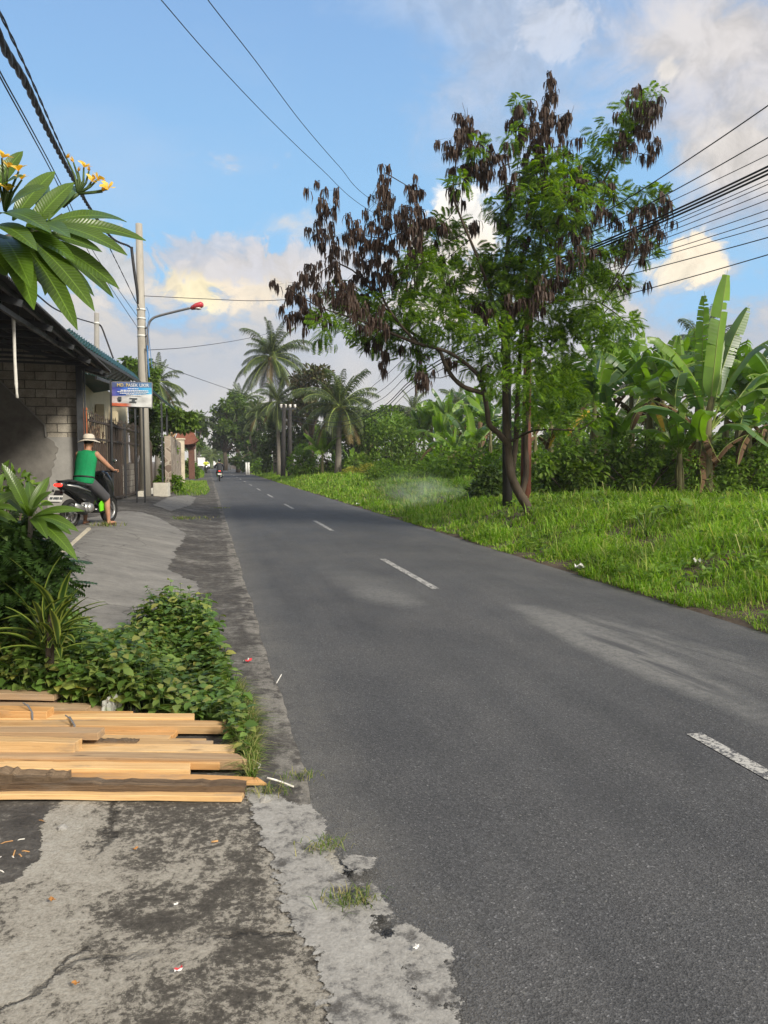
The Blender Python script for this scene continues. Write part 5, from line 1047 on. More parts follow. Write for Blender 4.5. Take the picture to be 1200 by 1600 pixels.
def blockmat():
    m, nt, out = newmat('block_wall'); v = obc(nt); mp = nd(nt, 'Mapping', {'Vector': v, 'Rotation': (R(90), 0, 0)}).outputs[0]
    n = noise(nt, v, 5, 7, .65); n2 = noise(nt, v, 40, 5, .7)
    wv = nd(nt, 'VectorMath', {0: mp, 1: nd(nt, 'VectorMath', {0: nd(nt, 'TexNoise', {'Vector': v, 'Scale': 3.0}).outputs[1], 1: (.035, .035, 0)}, operation='MULTIPLY').outputs[0]}, operation='ADD').outputs[0]
    b = nd(nt, 'TexBrick', {'Vector': wv, 'Scale': 1.0, 'Mortar Size': .011, 'Mortar Smooth': .2, 'Brick Width': .46, 'Row Height': .203, 'Color1': (.27, .245, .205), 'Color2': (.36, .33, .28), 'Mortar': (.10, .092, .08), 'Bias': -.1}, offset=.5)
    c = mixc(nt, 1.0, b.outputs[0], ramp(nt, n, [(.3, .68), (.6, 1.15)]), 'MULTIPLY'); c = mixc(nt, 1.0, c, ramp(nt, n2, [(.3, .8), (.65, 1.12)]), 'MULTIPLY')
    finish(nt, out, c, .92, .15, mth(nt, 'SUBTRACT', mth(nt, 'MULTIPLY', n2, .4), b.outputs[1]), .9, .02); MATS['block_wall'] = m
    m, nt, out = newmat('low_blocks'); v = obc(nt); mp = nd(nt, 'Mapping', {'Vector': v, 'Rotation': (R(90), 0, R(90))}).outputs[0]
    cx = nd(nt, 'SeparateXYZ', {0: v}); mp = nd(nt, 'CombineXYZ', {0: cx.outputs[1], 1: cx.outputs[2], 2: 0.0}).outputs[0]
    b = nd(nt, 'TexBrick', {'Vector': mp, 'Scale': 1.0, 'Mortar Size': .014, 'Brick Width': .42, 'Row Height': .21, 'Color1': (.36, .34, .30), 'Color2': (.44, .42, .37), 'Mortar': (.14, .13, .12)}, offset=.5)
    n = noise(nt, v, 6, 6, .65); c = mixc(nt, 1.0, b.outputs[0], ramp(nt, n, [(.3, .7), (.6, 1.1)]), 'MULTIPLY'); finish(nt, out, c, .9, .15, n, .5, .02); MATS['low_blocks'] = m
    m, nt, out = newmat('stone_wall'); v = obc(nt)
    vo = nd(nt, 'TexVoronoi', {'Vector': v, 'Scale': 3.2}, feature='DISTANCE_TO_EDGE').outputs[0]; vc = nd(nt, 'SeparateColor', {0: nd(nt, 'TexVoronoi', {'Vector': v, 'Scale': 3.2}).outputs['Color']}).outputs[0]
    c = ramp(nt, vc, [(0, (.15, .115, .095)), (.5, (.27, .22, .18)), (1, (.36, .31, .26))]); c = mixc(nt, ramp(nt, vo, [(0, 1.0), (.06, 0.0)]), c, (.40, .36, .30)); finish(nt, out, c, .9, .15, vo, .8, .03); MATS['stone_wall'] = m
blockmat()
def AY(px, py, Y): r = ray(px, py); return CAM+r*(Y/r[1])
G0 = .33
def corrugated(mb, a, b, c, d, pitch=.08, amp=.016, m=0, th=.012):
    """sheet with corners a,b (lower edge) and d,c (upper edge); ridges run from the lower to the upper edge"""
    a, b, c, d = [np.array(x, float) for x in (a, b, c, d)]; n = int(np.linalg.norm(b-a)/pitch*5); nr = np.cross(b-a, d-a); nr /= np.linalg.norm(nr)
    if nr[2] < 0: nr = -nr
    t = np.linspace(0, 1, n)[:, None]; w = amp*np.sin(np.arange(n)*2*math.pi/5)[:, None]*nr; V = []
    for s in (0, 1):
        for u in (0, .5, 1):
            P = (a+(b-a)*t)*(1-u)+(d+(c-d)*t)*u+w-nr*th*s; V.append(P)
    V = np.concatenate(V); i = np.arange(n-1)[:, None]; F = []
    for s in (0, 1):
        for u in (0, 1): o = (s*3+u)*n; F.append(np.concatenate([i+o, i+1+o, i+1+o+n, i+o+n], 1))
    o1, o2 = 0, 3*n; F.append(np.concatenate([i+o1, i+1+o1, i+1+o2, i+o2], 1)); o1, o2 = 2*n, 5*n; F.append(np.concatenate([i+o1, i+1+o1, i+1+o2, i+o2], 1))
    mb.add(V, np.concatenate(F), m)
# ------------------------------------------------------------------ first house: block wall under a dark tin roof
h1 = thing('house', 'unfinished grey block house with a dark corrugated roof at the left edge', 'house', (-4.6, 19.5, G0), 0)
YW = 19.6; pc = AY(123, 690, YW); zpl = AY(100, 683, YW)[2]
mb = MB(); mb.box(((pc[0]-8)/2, YW+.1, (zpl+4.2)/2), (pc[0]+8, .16, 4.2-zpl)); keep(mb.build('block_wall', 'block_wall'), h1)
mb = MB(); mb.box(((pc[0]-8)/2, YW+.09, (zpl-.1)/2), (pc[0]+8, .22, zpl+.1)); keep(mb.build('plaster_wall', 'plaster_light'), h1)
po = [(-90, 560), (0, 596), (27, 622), (50, 645), (70, 665), (72, 683)]; pr = [(79, 687), (84, 690), (86, 696), (91, 700), (90, 706), (86, 709), (88, 716), (83, 720), (85, 727), (80, 733), (81, 742), (76, 748), (78, 758), (73, 770), (74, 800), (70, 850), (-90, 850)]
pp = [AY(x, y, YW-.06) for x, y in po]+[AY(x, y, YW-.06) for x, y in pr]
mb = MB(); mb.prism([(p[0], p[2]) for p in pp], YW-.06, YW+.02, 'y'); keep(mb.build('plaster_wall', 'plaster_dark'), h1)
mb = MB(); 
for a, b in zip(po[1:-1], po[2:]): mb.bar(AY(*a, YW-.075)+np.array([0, 0, .01]), AY(*b, YW-.075)+np.array([0, 0, .01]), .05, .03)
keep(mb.build('wall_coping', 'plaster_light'), h1)
mb = MB(); mb.box((-7.9, 13, 2.3), (.2, 13, 4.4)); mb.box((-5.4, 6.0, 2.3), (5, .2, 4.4)); keep(mb.build('wall', 'plaster_dark'), h1)  # unseen back wall, put in to darken the open interior
EX, EZ = -2.28, 3.76
mb = MB(); corrugated(mb, (EX, 6.2, EZ), (EX, 20.1, EZ), (-8.2, 20.1, EZ+1.75), (-8.2, 6.2, EZ+1.75)); keep(mb.build('roof', 'roof_dark'), h1)
mb = MB(); sl = 1.75/5.92
for x in (-2.45, -3.1, -3.8, -4.6, -5.4, -6.3): z = EZ+(-2.28-x)*sl-.07; mb.box((x, 13.1, z), (.05, 13.8, .07))
for y in (7, 9, 11, 13, 15, 17, 19, 19.9): mb.bar((EX-.05, y, EZ-.14), (-7.9, y, EZ-.14+5.6*sl), .05, .09)
a = AY(-30, 460, 10.2); b = AY(143, 572, 19.2); mb.bar(a, b, .05, .07)
for t_ in np.linspace(.1, .97, 9):
    p = a+(b-a)*t_; zt = EZ+(EX-p[0])*sl-.06; mb.bar(p, (p[0], p[1], max(zt, p[2]+.05)), .035, .035, (0, 1, 0))
    mb.bar(p, (-7.8, p[1], p[2]+.1), .035, .05)
keep(mb.build('roof_frame', 'steel_dark'), h1)
cx = AY(125, 640, YW-.25); mb = MB(); mb.box((cx[0], YW-.25, (G0+cx[2]+1.9)/2), (.14, .12, 4.0-G0-.2), bev=.008); mb.box((cx[0]+.10, YW-.2, 2.1), (.04, .05, 3.5)); keep(mb.build('column', 'steel_dark'), h1)
p0, p1, p2, p3 = [AY(x, y, 12.0) for x, y in ((21, 497), (23, 560), (25, 600), (27, 622))]
mb = MB(); mb.tube([p0+np.array([0, 0, .06]), p0, p1, p2, p2*.5+p3*.5, p3], [.02, .024, .022, .026, .016, .024], 6); tag(mb.build('cloth_strip', 'white_cloth', smooth=True), 'white cloth strip hanging from the beam of the dark tin roof', 'cloth strip')
# ------------------------------------------------------------------ second house, green roof
h2 = thing('house', 'cream house with a dark green corrugated roof behind the iron fence', 'house', (-4.2, 26, G0))
P0, P1 = AY(97, 518, 20.9), AY(219, 595, 25.6); Q0, Q1 = AY(108, 513, 23.2), AY(209, 584, 27.2)
mb = MB(); corrugated(mb, P0, P1, Q1, Q0, .16, .03); W0 = np.array([P1[0]+.05, 30.5, P1[2]-.1]); 
keep(mb.build('roof', 'roof_green'), h2)
mb = MB(); corrugated(mb, Q0+np.array([0, .02, -.03]), Q1+np.array([0, .02, -.03]), np.array([-3.2, 33.5, 4.6]), np.array([-8, 33, 6.2]), .16, .03); keep(mb.build('roof', 'roof_green'), h2)
mb = MB(); s0 = P0+np.array([-.6, .3, -.75]); s1 = P1+np.array([-.15, .2, -.12]); s2 = np.array([-4.4, 27.6, 3.75]); s3 = np.array([-6.2, 21.2, 4.1]); corrugated(mb, s0, s1, s2, s3, .16, .02); keep(mb.build('eave_soffit', 'roof_green'), h2)
mb = MB(); mb.bar(P0+np.array([0, -.05, -.1]), P1+np.array([0, -.05, -.06]), .05, .08); mb.bar(AY(150, 590, 21.5), AY(170, 597, 22.6), .05, .08); mb.bar(AY(146, 566, 20.8), AY(172, 582, 21.6), .05, .05); keep(mb.build('roof_frame', 'steel_dark'), h2)
xw = -3.62; mb = MB(); mb.box((xw-.1, 29.3, 2.25), (.2, 17.4, 3.9)); keep(mb.build('wall', 'cream_paint'), h2)
mb = MB(); mb.box((xw-2.2, 20.7, 2.0), (4.2, .2, 3.9)); keep(mb.build('wall', 'cream_paint'), h2)
for y0, y1, z0, z1 in [(20.9, 21.9, 2.5, 3.7), (22.6, 24.2, 2.5, 3.7), (25.4, 26.6, 1.4, 3.0), (28, 30, 1.4, 3.0)]:
    mb = MB(); mb.box((xw+.012, (y0+y1)/2, (z0+z1)/2), (.03, y1-y0, z1-z0)); w = keep(mb.build('window', 'black_void'), h2)
    mb = MB()
    for yy in (y0, y1): mb.box((xw+.03, yy, (z0+z1)/2), (.05, .07, z1-z0+.07))
    for zz in (z0, z1): mb.box((xw+.03, (y0+y1)/2, zz), (.046, y1-y0-.07, .07))
    f = mb.build('window_frame', 'cream_paint'); f.parent = w
for y in (22.25, 27.3, 31.2): mb = MB(); mb.box((xw+.16, y, 1.9), (.26, .3, 3.1), bev=.01); keep(mb.build('pillar', 'cream_paint'), h2)
# green lean-to beyond the pole
ht = thing('lean_to_roof', 'small green metal lean-to roof just behind the sign and lamp pole', 'roof', (-2.6, 33, G0))
a, b = AY(216, 590, 32.0), AY(262, 630, 32.6); mb = MB(); corrugated(mb, b+np.array([0, 0, 0]), b+np.array([.15, 4.0, 0]), a+np.array([-.2, 4.0, .05]), a, .16, .02); keep(mb.build('roof', 'roof_green'), ht)
mb = MB(); mb.box((b[0]-.25, 32.7, (b[2]+G0)/2), (.07, .07, b[2]-G0)); mb.box((b[0]-.2, 35.8, (b[2]+G0)/2), (.07, .07, b[2]-G0)); mb.bar(b+np.array([0, .06, -.05]), a+np.array([0, .06, -.05]), .05, .06); keep(mb.build('post', 'steel_dark'), ht)
# ------------------------------------------------------------------ iron fence with board panels
FA, FB = np.array([-3.08, 20.0, G0]), np.array([-2.28, 32.0, G0]); FD = FB-FA; FL = np.linalg.norm(FD); FU = FD/FL; FN = np.array([FU[1], -FU[0], 0])
fe = thing('iron_fence', 'tall rusty iron bar fence in front of the cream house', 'fence', tuple(FA))
fp = lambda s, z, o=0.0: FA+FU*s+FN*o+np.array([0, 0, z])
def fence_s(px):   # distance along the fence under an image column
    best = min(np.linspace(0, FL, 400), key=lambda s: abs(px-(600+FPX*np.dot(fp(s, 1)-CAM, RIGHT)/np.dot(fp(s, 1)-CAM, FWD)))); return best
for z in (.12, 1.83, 2.30): mb = MB(); mb.bar(fp(0, z), fp(FL, z), .045, .06); keep(mb.build('rail', 'iron_rust'), fe)
for s in (0, fence_s(174), fence_s(196), fence_s(213), fence_s(228), FL): mb = MB(); mb.box(fp(s, 1.2), (.09, .09, 2.5), bev=.006); keep(mb.build('post', 'steel_dark'), fe)
ns = int(FL/.26)
for k in range(ns):
    s = .1+k*.26; mb = MB(); hh = 2.42+rnd.uniform(-.03, .06); mb.bar(fp(s, .1), fp(s, hh), .022, .022, (0, 1, 0)); tp = fp(s, hh)
    mb.add([tp+np.array(v) for v in [(-.02, -.02, 0), (.02, -.02, 0), (.02, .02, 0), (-.02, .02, 0), (0, 0, .11)]], [(0, 1, 4), (1, 2, 4), (2, 3, 4), (3, 0, 4)]); keep(mb.build('bar', 'iron_rust'), fe)
wood('fence_board', (.045, .028, .02), (.080, .052, .036), (.12, .08, .058), .85)
def boards(a, b, z0, z1, off, mat, label):
    t = thing('board_panel', label, 'boards', tuple(fp(a, 0, off)), 0, 'wooden boards wired to the iron fence'); s = a; k = 0
    while s < b-.05:
        w = rnd.uniform(.16, .30); mb = MB(); mb.box(fp((s+min(s+w, b))/2, (z0+z1)/2+rnd.uniform(-.04, .04), off+rnd.uniform(-.012, .012)), (.024, min(w, b-s)-.012, z1-z0+rnd.uniform(-.12, .12)), np.stack([FN, FU, [0, 0, 1]], 1)); keep(mb.build('board', mat), t); s += w; k += 1
boards(.05, fence_s(172), .08, 1.80, -.07, 'fence_board', 'brown upright boards behind the fence nearest the rider')
boards(fence_s(174), fence_s(195), .08, 2.4, -.07, 'dark_board', 'tall dark boards in the middle of the iron fence')
boards(fence_s(231), FL+.5, .05, 2.0, .05, 'dark_board', 'dark boards covering the far end of the iron fence')
mb = MB()
for k in range(110):
    s = rnd.uniform(.1, fence_s(172)); q = fp(s, rnd.uniform(1.95, 2.3), rnd.uniform(-.3, -.12)); e = q+FU*rnd.uniform(-.5, .5)+np.array([0, 0, -rnd.uniform(.2, .7)])
    m_ = (q+e)/2+FN*rnd.uniform(-.1, .1); mb.tube([q, m_, e], [.012, .010, .004], 4)
tag(mb.build('dry_palm_fronds', 'thatch'), 'bundle of dry brown palm fronds hung over the top of the fence', 'palm fronds')
p = AY(132, 668, 19.95); mb = MB(); mb.box((p[0], 19.95, 1.55), (.12, .1, 2.5), bev=.01); mb.box((p[0], 19.95, 2.83), (.15, .13, .06), bev=.01); tag(mb.build('gate_post', 'orange_paint'), 'orange painted post between the steel column and the fence', 'post')
a, b = fence_s(193), FL-.3; mb = MB(); mb.bar(fp(a, .55, -.45), fp(b, .55, -.45), .14, 1.1); mb.bar(fp(a-.03, 1.12, -.45), fp(b+.03, 1.12, -.45), .18, .05); tag(mb.build('block_wall', 'low_blocks'), 'low pale block wall seen between the fence bars', 'wall')
mb = MB(); mb.bar(fp(fence_s(205), .09, .28), fp(fence_s(234), .09, .28), .2, .2, bev=.02); tag(mb.build('kerb_block', 'white_stone'), 'whitewashed kerb along the foot of the fence', 'kerb')
mb = MB(); mb.bar(gr(139, 829)+np.array([0, 0, .03]), gr(60, 905)+np.array([0, 0, .03]), .07, .05, bev=.01); tag(mb.build('kerb_edging', 'cream_wall'), 'pale kerb edging running from beside the rider to the frangipani', 'kerb')
mb = MB(); mb.bar(gr(136, 822)+np.array([0, 0, .03]), gr(166, 820)+np.array([0, 0, .03]), .12, .05, bev=.01); tag(mb.build('kerb_step', 'slab_cement'), 'low cement step under the foot of the rider', 'step')
c, Dc = gD(253, 776); bx = thing('planter_box', 'cream concrete planter box standing at the end of the fence', 'planter', c)
mb = MB(); w = 22*Dc/FPX; hgt = .50; Rz = np.array(Matrix.Rotation(-YAW*.6, 3, 'Z'))
mb.box(c+np.array([0, 0, hgt/2]), (w, w, hgt), Rz, bev=.012); keep(mb.build('box', 'white_stone'), bx)
mb = MB(); mb.box(c+np.array([0, 0, hgt-.015]), (w*.8, w*.8, .05), Rz); keep(mb.build('soil_fill', 'soil'), bx)
def lbush(px, py, blobs, n, leaf, mat, label, nm='bush', cat='bush', back=0, **kw):
    p, D = gD(px, py); k = D/FPX; return shrub(nm, label, cat, p, [(at(x, y, D+back), (rx*k, rx*k, ry*k)) for x, y, rx, ry in blobs], n, leaf, mat, **kw)
lbush(264, 772, [(262, 750, 14, 10), (252, 752, 10, 8), (275, 752, 10, 8), (266, 762, 14, 8), (282, 765, 6, 5)], 1500, .16, 'bush_leaf', 'low leafy bush behind the planter box', back=2)
lbush(262, 766, [(262, 690, 10, 12), (258, 708, 10, 12), (264, 725, 11, 12), (256, 735, 8, 10), (270, 702, 8, 10)], 1700, .17, 'bush_leaf_bright', 'upright bright leafy vine growing at the end of the fence', 'vine', 'vine', back=5)
for i_, (x, y0, y1) in enumerate([(221, 735, 765)]):
    s = fence_s(x); mb = MB(); mb.box(fp(s, .45, .12), (.06, .06, .9)); tag(mb.build('white_stake', 'white_stone'), 'short white stake standing against the fence bars', 'stake')
# stone wall with cream pillar
lbush(222, 770, [(218, 640, 12, 22), (232, 660, 12, 22), (240, 690, 10, 20), (225, 690, 14, 22), (212, 670, 8, 18)], 2600, .22, 'tree_leaf_dark', 'dark leafy shrubs in the yard behind the lamp pole', 'shrub', 'shrub', back=3)
sw = thing('stone_wall', 'stone faced garden wall with a cream pillar beyond the leafy vine', 'wall', (-1.47, 42, G0))
mb = MB(); mb.box((-1.60, 39.4, 1.45), (.25, 12.6, 2.3)); keep(mb.build('wall', 'stone_wall'), sw)
mb = MB(); mb.box((-1.50, 45.9, 1.55), (.42, .42, 2.45), bev=.02); mb.box((-1.50, 45.9, 2.82), (.54, .54, .10), bev=.02); keep(mb.build('pillar', 'cream_wall'), sw)
for i_, (x0, y0, x1, y1) in enumerate([(262, 690, 274, 678), (264, 680, 272, 692), (268, 676, 270, 690)]):
    mb = MB(); mb.bar(AY(x0, y0, 36.5), AY(x1, y1, 36.9), .06, .05); tag(mb.build('timber', 'weathered_wood'), ['broken timber leaning right on top of the stone wall', 'broken timber leaning left on top of the stone wall', 'upright broken timber on top of the stone wall'][i_], 'timber', 'broken timbers on the stone wall')
# tiled gateway
gw = thing('gateway', 'old brick gateway with a flared red tile roof on the left side of the road', 'gateway', (-1.4, 56, G0)); zr = AY(300, 676, 56)[2]
mb = MB(); xs = (-1.8, -1.1)
for x in xs: mb.box((x, 56, 1.35), (.42, .5, 2.1), bev=.02); mb.box((x, 56, 2.45), (.55, .62, .12), bev=.02)
mb.box((-1.45, 56, 2.6), (1.3, .4, .2)); keep(mb.build('pillars', 'brick_red'), gw)
mb = MB(); V = []; F = []; n = 11
for sd in (-1, 1):
    b0_ = len(V)
    for i in range(n):
        u = -1+2*i/(n-1); up_ = .30*abs(u)**2.5
        V += [(-1.45+u*.5, 56, zr+up_*.4), (-1.45+u*.7, 56+sd*.5, zr-.5+up_*.5), (-1.45+u*.88, 56+sd*1.0, zr-.85+up_)]
    for i in range(n-1):
        for j in range(2): F.append((b0_+i*3+j, b0_+i*3+j+1, b0_+i*3+4+j, b0_+i*3+3+j))
mb.add(V, F)
for u in (-1, 1): mb.add([(-1.45+u*.5, 56, zr+.12), (-1.45+u*.7, 55.5, zr-.35), (-1.45+u*.88, 55, zr-.55), (-1.45+u*.88, 57, zr-.55), (-1.45+u*.7, 56.5, zr-.35)], [(0, 1, 2, 3, 4)])
mb.box((-1.45, 56, zr+.08), (1.0, .16, .14), bev=.04); mb.box((-1.45, 56, zr-.8), (1.4, 1.5, .06)); keep(mb.build('roof', 'tile_red'), gw)
lbush(300, 748, [(297, 728, 7, 9), (303, 738, 7, 8), (292, 738, 6, 8)], 900, .3, 'tree_leaf_mid', 'weedy bush in front of the brick gateway')
# ------------------------------------------------------------------ poles
def spline(P, m=8):
    P = [np.array(p, float) for p in P]; Q = []
    for i in range(len(P)-1):
        a, b, c, e = P[max(i-1, 0)], P[i], P[i+1], P[min(i+2, len(P)-1)]
        for s in np.linspace(0, 1, m+1)[:-1]: Q.append(.5*((2*b)+(-a+c)*s+(2*a-5*b+4*c-e)*s*s+(-a+3*b-3*c+e)*s**3))
    return np.array(Q+[P[-1]])
pb, DP = gD(228, 775); up = thing('utility_pole', 'grey concrete utility pole with a red headed street lamp arm at left', 'pole', pb); tp = at(217, 350, DP)
mb = MB(); mb.tube([pb-np.array([0, 0, .2]), pb+(tp-pb)*.5, tp], [.185, .155, .115], 16); keep(mb.build('pole', 'concrete_pole', None, True), up)
PV = lambda y: pb+(tp-pb)*((at(222, y, DP)-pb)[2]/(tp-pb)[2])
for y in (484, 498, 512, 525, 373): c = PV(y); mb = MB(); mb.tube([c-np.array([0, 0, .03]), c+np.array([0, 0, .03])], .158 if y > 400 else .128, 16); keep(mb.build('clamp_band', 'white_band', None, True), up)
mb = MB(); mb.tube(spline([at(231, 545, DP-.1), at(231, 520, DP-.1), at(232, 508, DP-.1), at(237, 499, DP-.15), at(250, 493, DP-.2), at(298, 481, DP-.4)]), .042, 8); mb.bar(PV(512), at(231, 512, DP-.1), .05, .06); mb.bar(PV(525), at(231, 525, DP-.1), .05, .06); keep(mb.build('lamp_arm', 'steel_grey', None, True), up)
mb = MB(); a, b = at(298, 482, DP-.4), at(317, 475, DP-.45); mb.tube([a, a+(b-a)*.15, a+(b-a)*.5, a+(b-a)*.9, b], np.array([(.05, .05), (.10, .08), (.15, .11), (.14, .10), (.08, .06)]), 12, up=(0, 0, 1)); lh = keep(mb.build('lamp_head', 'red_lamp', None, True), up)
mb = MB(); mb.ball(a+(b-a)*.6-np.array([0, 0, .09]), (.12, .12, .05)); gl = mb.build('lamp_glass', 'insulator', None, True); gl.parent = lh
mb = MB(); mb.tube(spline([at(229, 480, DP-.15), at(233, 492, DP-.2), at(231, 505, DP-.2), at(233, 530, DP-.2), at(236, 560, DP-.2), at(238, 575, DP-.2)]), .012, 5); mb.tube(spline([at(230, 540, DP-.2), at(231, 560, DP-.2), at(233, 590, DP-.2)]), .03, 5); keep(mb.build('wires', 'cable_blue', None, True), up)
p2, _ = gD(152, 776); p2 = AY(152, 765, 35.5); p2[2] = G0; t2 = AY(151, 489, 35.5); u2 = thing('utility_pole', 'short dark concrete pole rising behind the green roof', 'pole', p2)
mb = MB(); mb.tube([p2, (p2+t2)/2, t2], [.14, .12, .10], 12); keep(mb.build('pole', 'plaster_light', None, True), u2); mb = MB(); c = AY(151, 505, 35.5); mb.tube([c-np.array([0, 0, .04]), c+np.array([0, 0, .04])], .12, 12); keep(mb.build('clamp_band', 'white_band', None, True), u2)
pA, DA = gD(793, 792); DA2 = DA
ua = thing('utility_pole', 'black steel utility pole standing inside the pod tree', 'pole', pA); tA = at(790, 402, DA)
mb = MB(); mb.tube([pA-np.array([0, 0, .2]), (pA+tA)/2, tA], [.125, .11, .085], 12); keep(mb.build('pole', 'pole_black', None, True), ua)
mb = MB(); mb.bar(at(772, 415, DA), at(812, 415, DA), .08, .08); mb.bar(at(775, 445, DA), at(810, 445, DA), .08, .08); keep(mb.build('crossarm', 'steel_dark'), ua)
pR, DR = gD(821, 786); ur = thing('utility_pole', 'rusty red-brown steel pole standing behind the pod tree trunk', 'pole', pR); tR = at(826, 430, DR+.6)
mb = MB(); mb.tube([pR-np.array([0, 0, .2]), pR+(tR-pR)*.3, pR+(tR-pR)*.31, tR], [.135, .13, .11, .09], 12); keep(mb.build('pole', 'pole_rust', None, True), ur)
tops = []
for x, xt, lab in ((442, 444, 'left pole of the far twin poles with white insulators'), (453, 453, 'right pole of the far twin poles')):
    b, D_ = gD(x, 743); D_ = 64; b = at(x, 741, D_); b[2] = float(gz(b[0], b[1])); tt = at(xt, 632 if x == 442 else 640, D_); u = thing('utility_pole', lab, 'pole', b, 0, 'far twin poles')
    mb = MB(); mb.tube([b-np.array([0, 0, .2]), (b+tt)/2, tt], [.21, .18, .15], 10); keep(mb.build('pole', 'pole_black', None, True), u); tops.append(tt)
    if x == 442:
        mb = MB(); mb.bar(tt+np.array([-.35, 0, -.35]), tt+np.array([1.0, 0, -.35]), .12, .12); keep(mb.build('crossarm', 'steel_dark'), u)
        for k in (-.25, .1, .5, .9): mb = MB(); c = tt+np.array([k, 0, -.1]); mb.tube([c-np.array([0, 0, .2]), c-np.array([0, 0, .05]), c, c+np.array([0, 0, .12])], [.05, .12, .09, .12], 8); keep(mb.build('insulator', 'insulator', None, True), u)
# ------------------------------------------------------------------ cables
def cable(pts, r, label, group, mat='cable_black', twist=0):
    P = spline([at(*p) for p in pts], 10); mb = MB()
    if twist:
        s = np.concatenate([[0], np.cumsum(np.linalg.norm(np.diff(P, axis=0), axis=1))]); n = int(s[-1]/.09); t = np.linspace(0, s[-1], n); P2 = np.stack([np.interp(t, s, P[:, i]) for i in range(3)], 1)
        T = np.gradient(P2, axis=0); T /= np.linalg.norm(T, axis=1)[:, None]; x = np.cross(T, [0, 0, 1.]); x /= np.linalg.norm(x, axis=1)[:, None]; y = np.cross(T, x)
        for k in range(twist): a = (t*4.5+k*2*math.pi/twist)[:, None]; mb.tube(P2+(x*np.cos(a)+y*np.sin(a))*r*.8, r*.78, 6)
    else: mb.tube(P, r, 6)
    return tag(mb.build('overhead_cable', mat, smooth=True), label, 'cable', group)
GL, GR_ = 'overhead cables on the left side', 'overhead cables on the right side'
cable([(-60, -90, 4.2), (0, 62, 6), (40, 130, 7.6), (75, 205, 10), (110, 272, 13.5), (140, 325, 18), (175, 372, 23.5), (200, 384, 27.5), (206, 388, DP-.2)], .026, 'thick twisted black cable bundle running from top left to the concrete pole', GL, twist=3)
cable([(206, 386, DP-.2), (206, 392, DP-.2), (210, 425, DP-.2), (214, 452, DP-.15), (216, 475, DP-.1)], .05, 'black cable loop hanging down beside the concrete pole top', GL)
cable([(-40, -70, 5), (0, 20, 6.5), (50, 127, 9), (100, 240, 13), (150, 345, 19), (190, 425, 25), (218, 483, DP-.15)], .011, 'thin twisted cable just above the thick bundle at upper left', GL, twist=2)
cable([(-40, 30, 6), (0, 112, 7.5), (50, 203, 10), (95, 288, 13.5), (150, 400, 20), (217, 498, DP-.15)], .009, 'upper of the two thin wires below the thick bundle', GL)
cable([(-40, 38, 6), (0, 120, 7.5), (48, 208, 10), (92, 292, 13.5), (145, 405, 20), (217, 515, DP-.15)], .009, 'lower of the two thin wires below the thick bundle', GL)
cable([(-60, 440, 12), (0, 432, 16), (50, 455, 22), (85, 482, 28), (120, 497, 33), (151, 506, 35.6)], .028, 'drooping cable from the left edge to the short dark pole', GL)
cable([(151, 507, 35.6), (158, 510, 36), (166, 530, 36), (177, 560, 36)], .04, 'cable dropping from the short dark pole behind the green roof', GL)
cable([(219, 462, DP-.1), (320, 467, DP+1), (400, 470, DP+2), (470, 467, 30), (600, 462, 24), (790, 425, DA)], .012, 'thin wire crossing the road from the concrete pole above the lamp', GL)
cable([(230, 547, DP), (300, 542, 36), (380, 530, 46), (445, 515, 64)], .014, 'thin wire running right from below the lamp arm', GL)
cable([(238, 565, DP), (300, 588, 40), (370, 612, 54), (442, 634, 64)], .014, 'thin wire sloping down across the road to the far twin poles', GL)
cable([(200, -60, 5.2), (252, 0, 6), (330, 90, 7.6), (420, 185, 9.8), (500, 262, 12), (573, 326, 14), (680, 380, DA-.6), (775, 413, DA)], .0042, 'lower of the two wires crossing the blue sky to the pod tree', GR_)
cable([(285, -60, 5.2), (325, 0, 6), (400, 96, 7.6), (470, 190, 9.8), (530, 260, 12), (577, 310, 14), (680, 375, DA-.6), (805, 413, DA)], .0042, 'upper of the two wires crossing the blue sky to the pod tree', GR_)
RW = [(165, 420, 'topmost', .011, 8), (215, 422, 'second from the top of the', .010, 9), (242, 424, 'third from the top of the', .007, 5), (260, 436, 'upper thick', .018, 6), (266, 439, 'middle thick', .018, 6), (272, 442, 'lower thick', .018, 6), (281, 448, 'first thin one under the thick', .007, 4), (288, 452, 'second thin one under the thick', .007, 4),
      (300, 455, 'third thin one under the thick', .007, 3), (312, 460, 'fourth thin one under the thick', .007, 2), (328, 462, 'fifth thin one under the thick', .007, 2), (341, 466, 'sixth thin one under the thick', .007, 2), (352, 470, 'seventh thin one under the thick', .007, 0), (371, 476, 'second lowest of the', .009, 2), (398, 505, 'lowest of the', .009, 4)]
for k, (y1, y0, nm, r, sg) in enumerate(RW):
    D1 = 12.6; f = lambda u: ((793*(1-u)/DA+1200*u/D1)/((1-u)/DA+u/D1), (y0*(1-u)/DA+y1*u/D1)/((1-u)/DA+u/D1), 1/((1-u)/DA+u/D1))
    P = [(793, y0, DA)]
    for u in (.25, .5, .75): x = 793+(1200-793)*u; P.append((x, y0+(y1-y0)*u+sg*math.sin(u*math.pi), DA+(D1-DA)*u))
    P += [(1200, y1, D1), (1330, y1-(y0-y1)*.36, D1-1.2)]
    cable(P, r, f'{nm} cable{"" if nm in ("topmost",) or "thick" in nm and "one" not in nm else "s"} stretching from the pod tree to the right edge' if 'one' not in nm else f'{nm} cables stretching from the pod tree to the right edge', GR_)
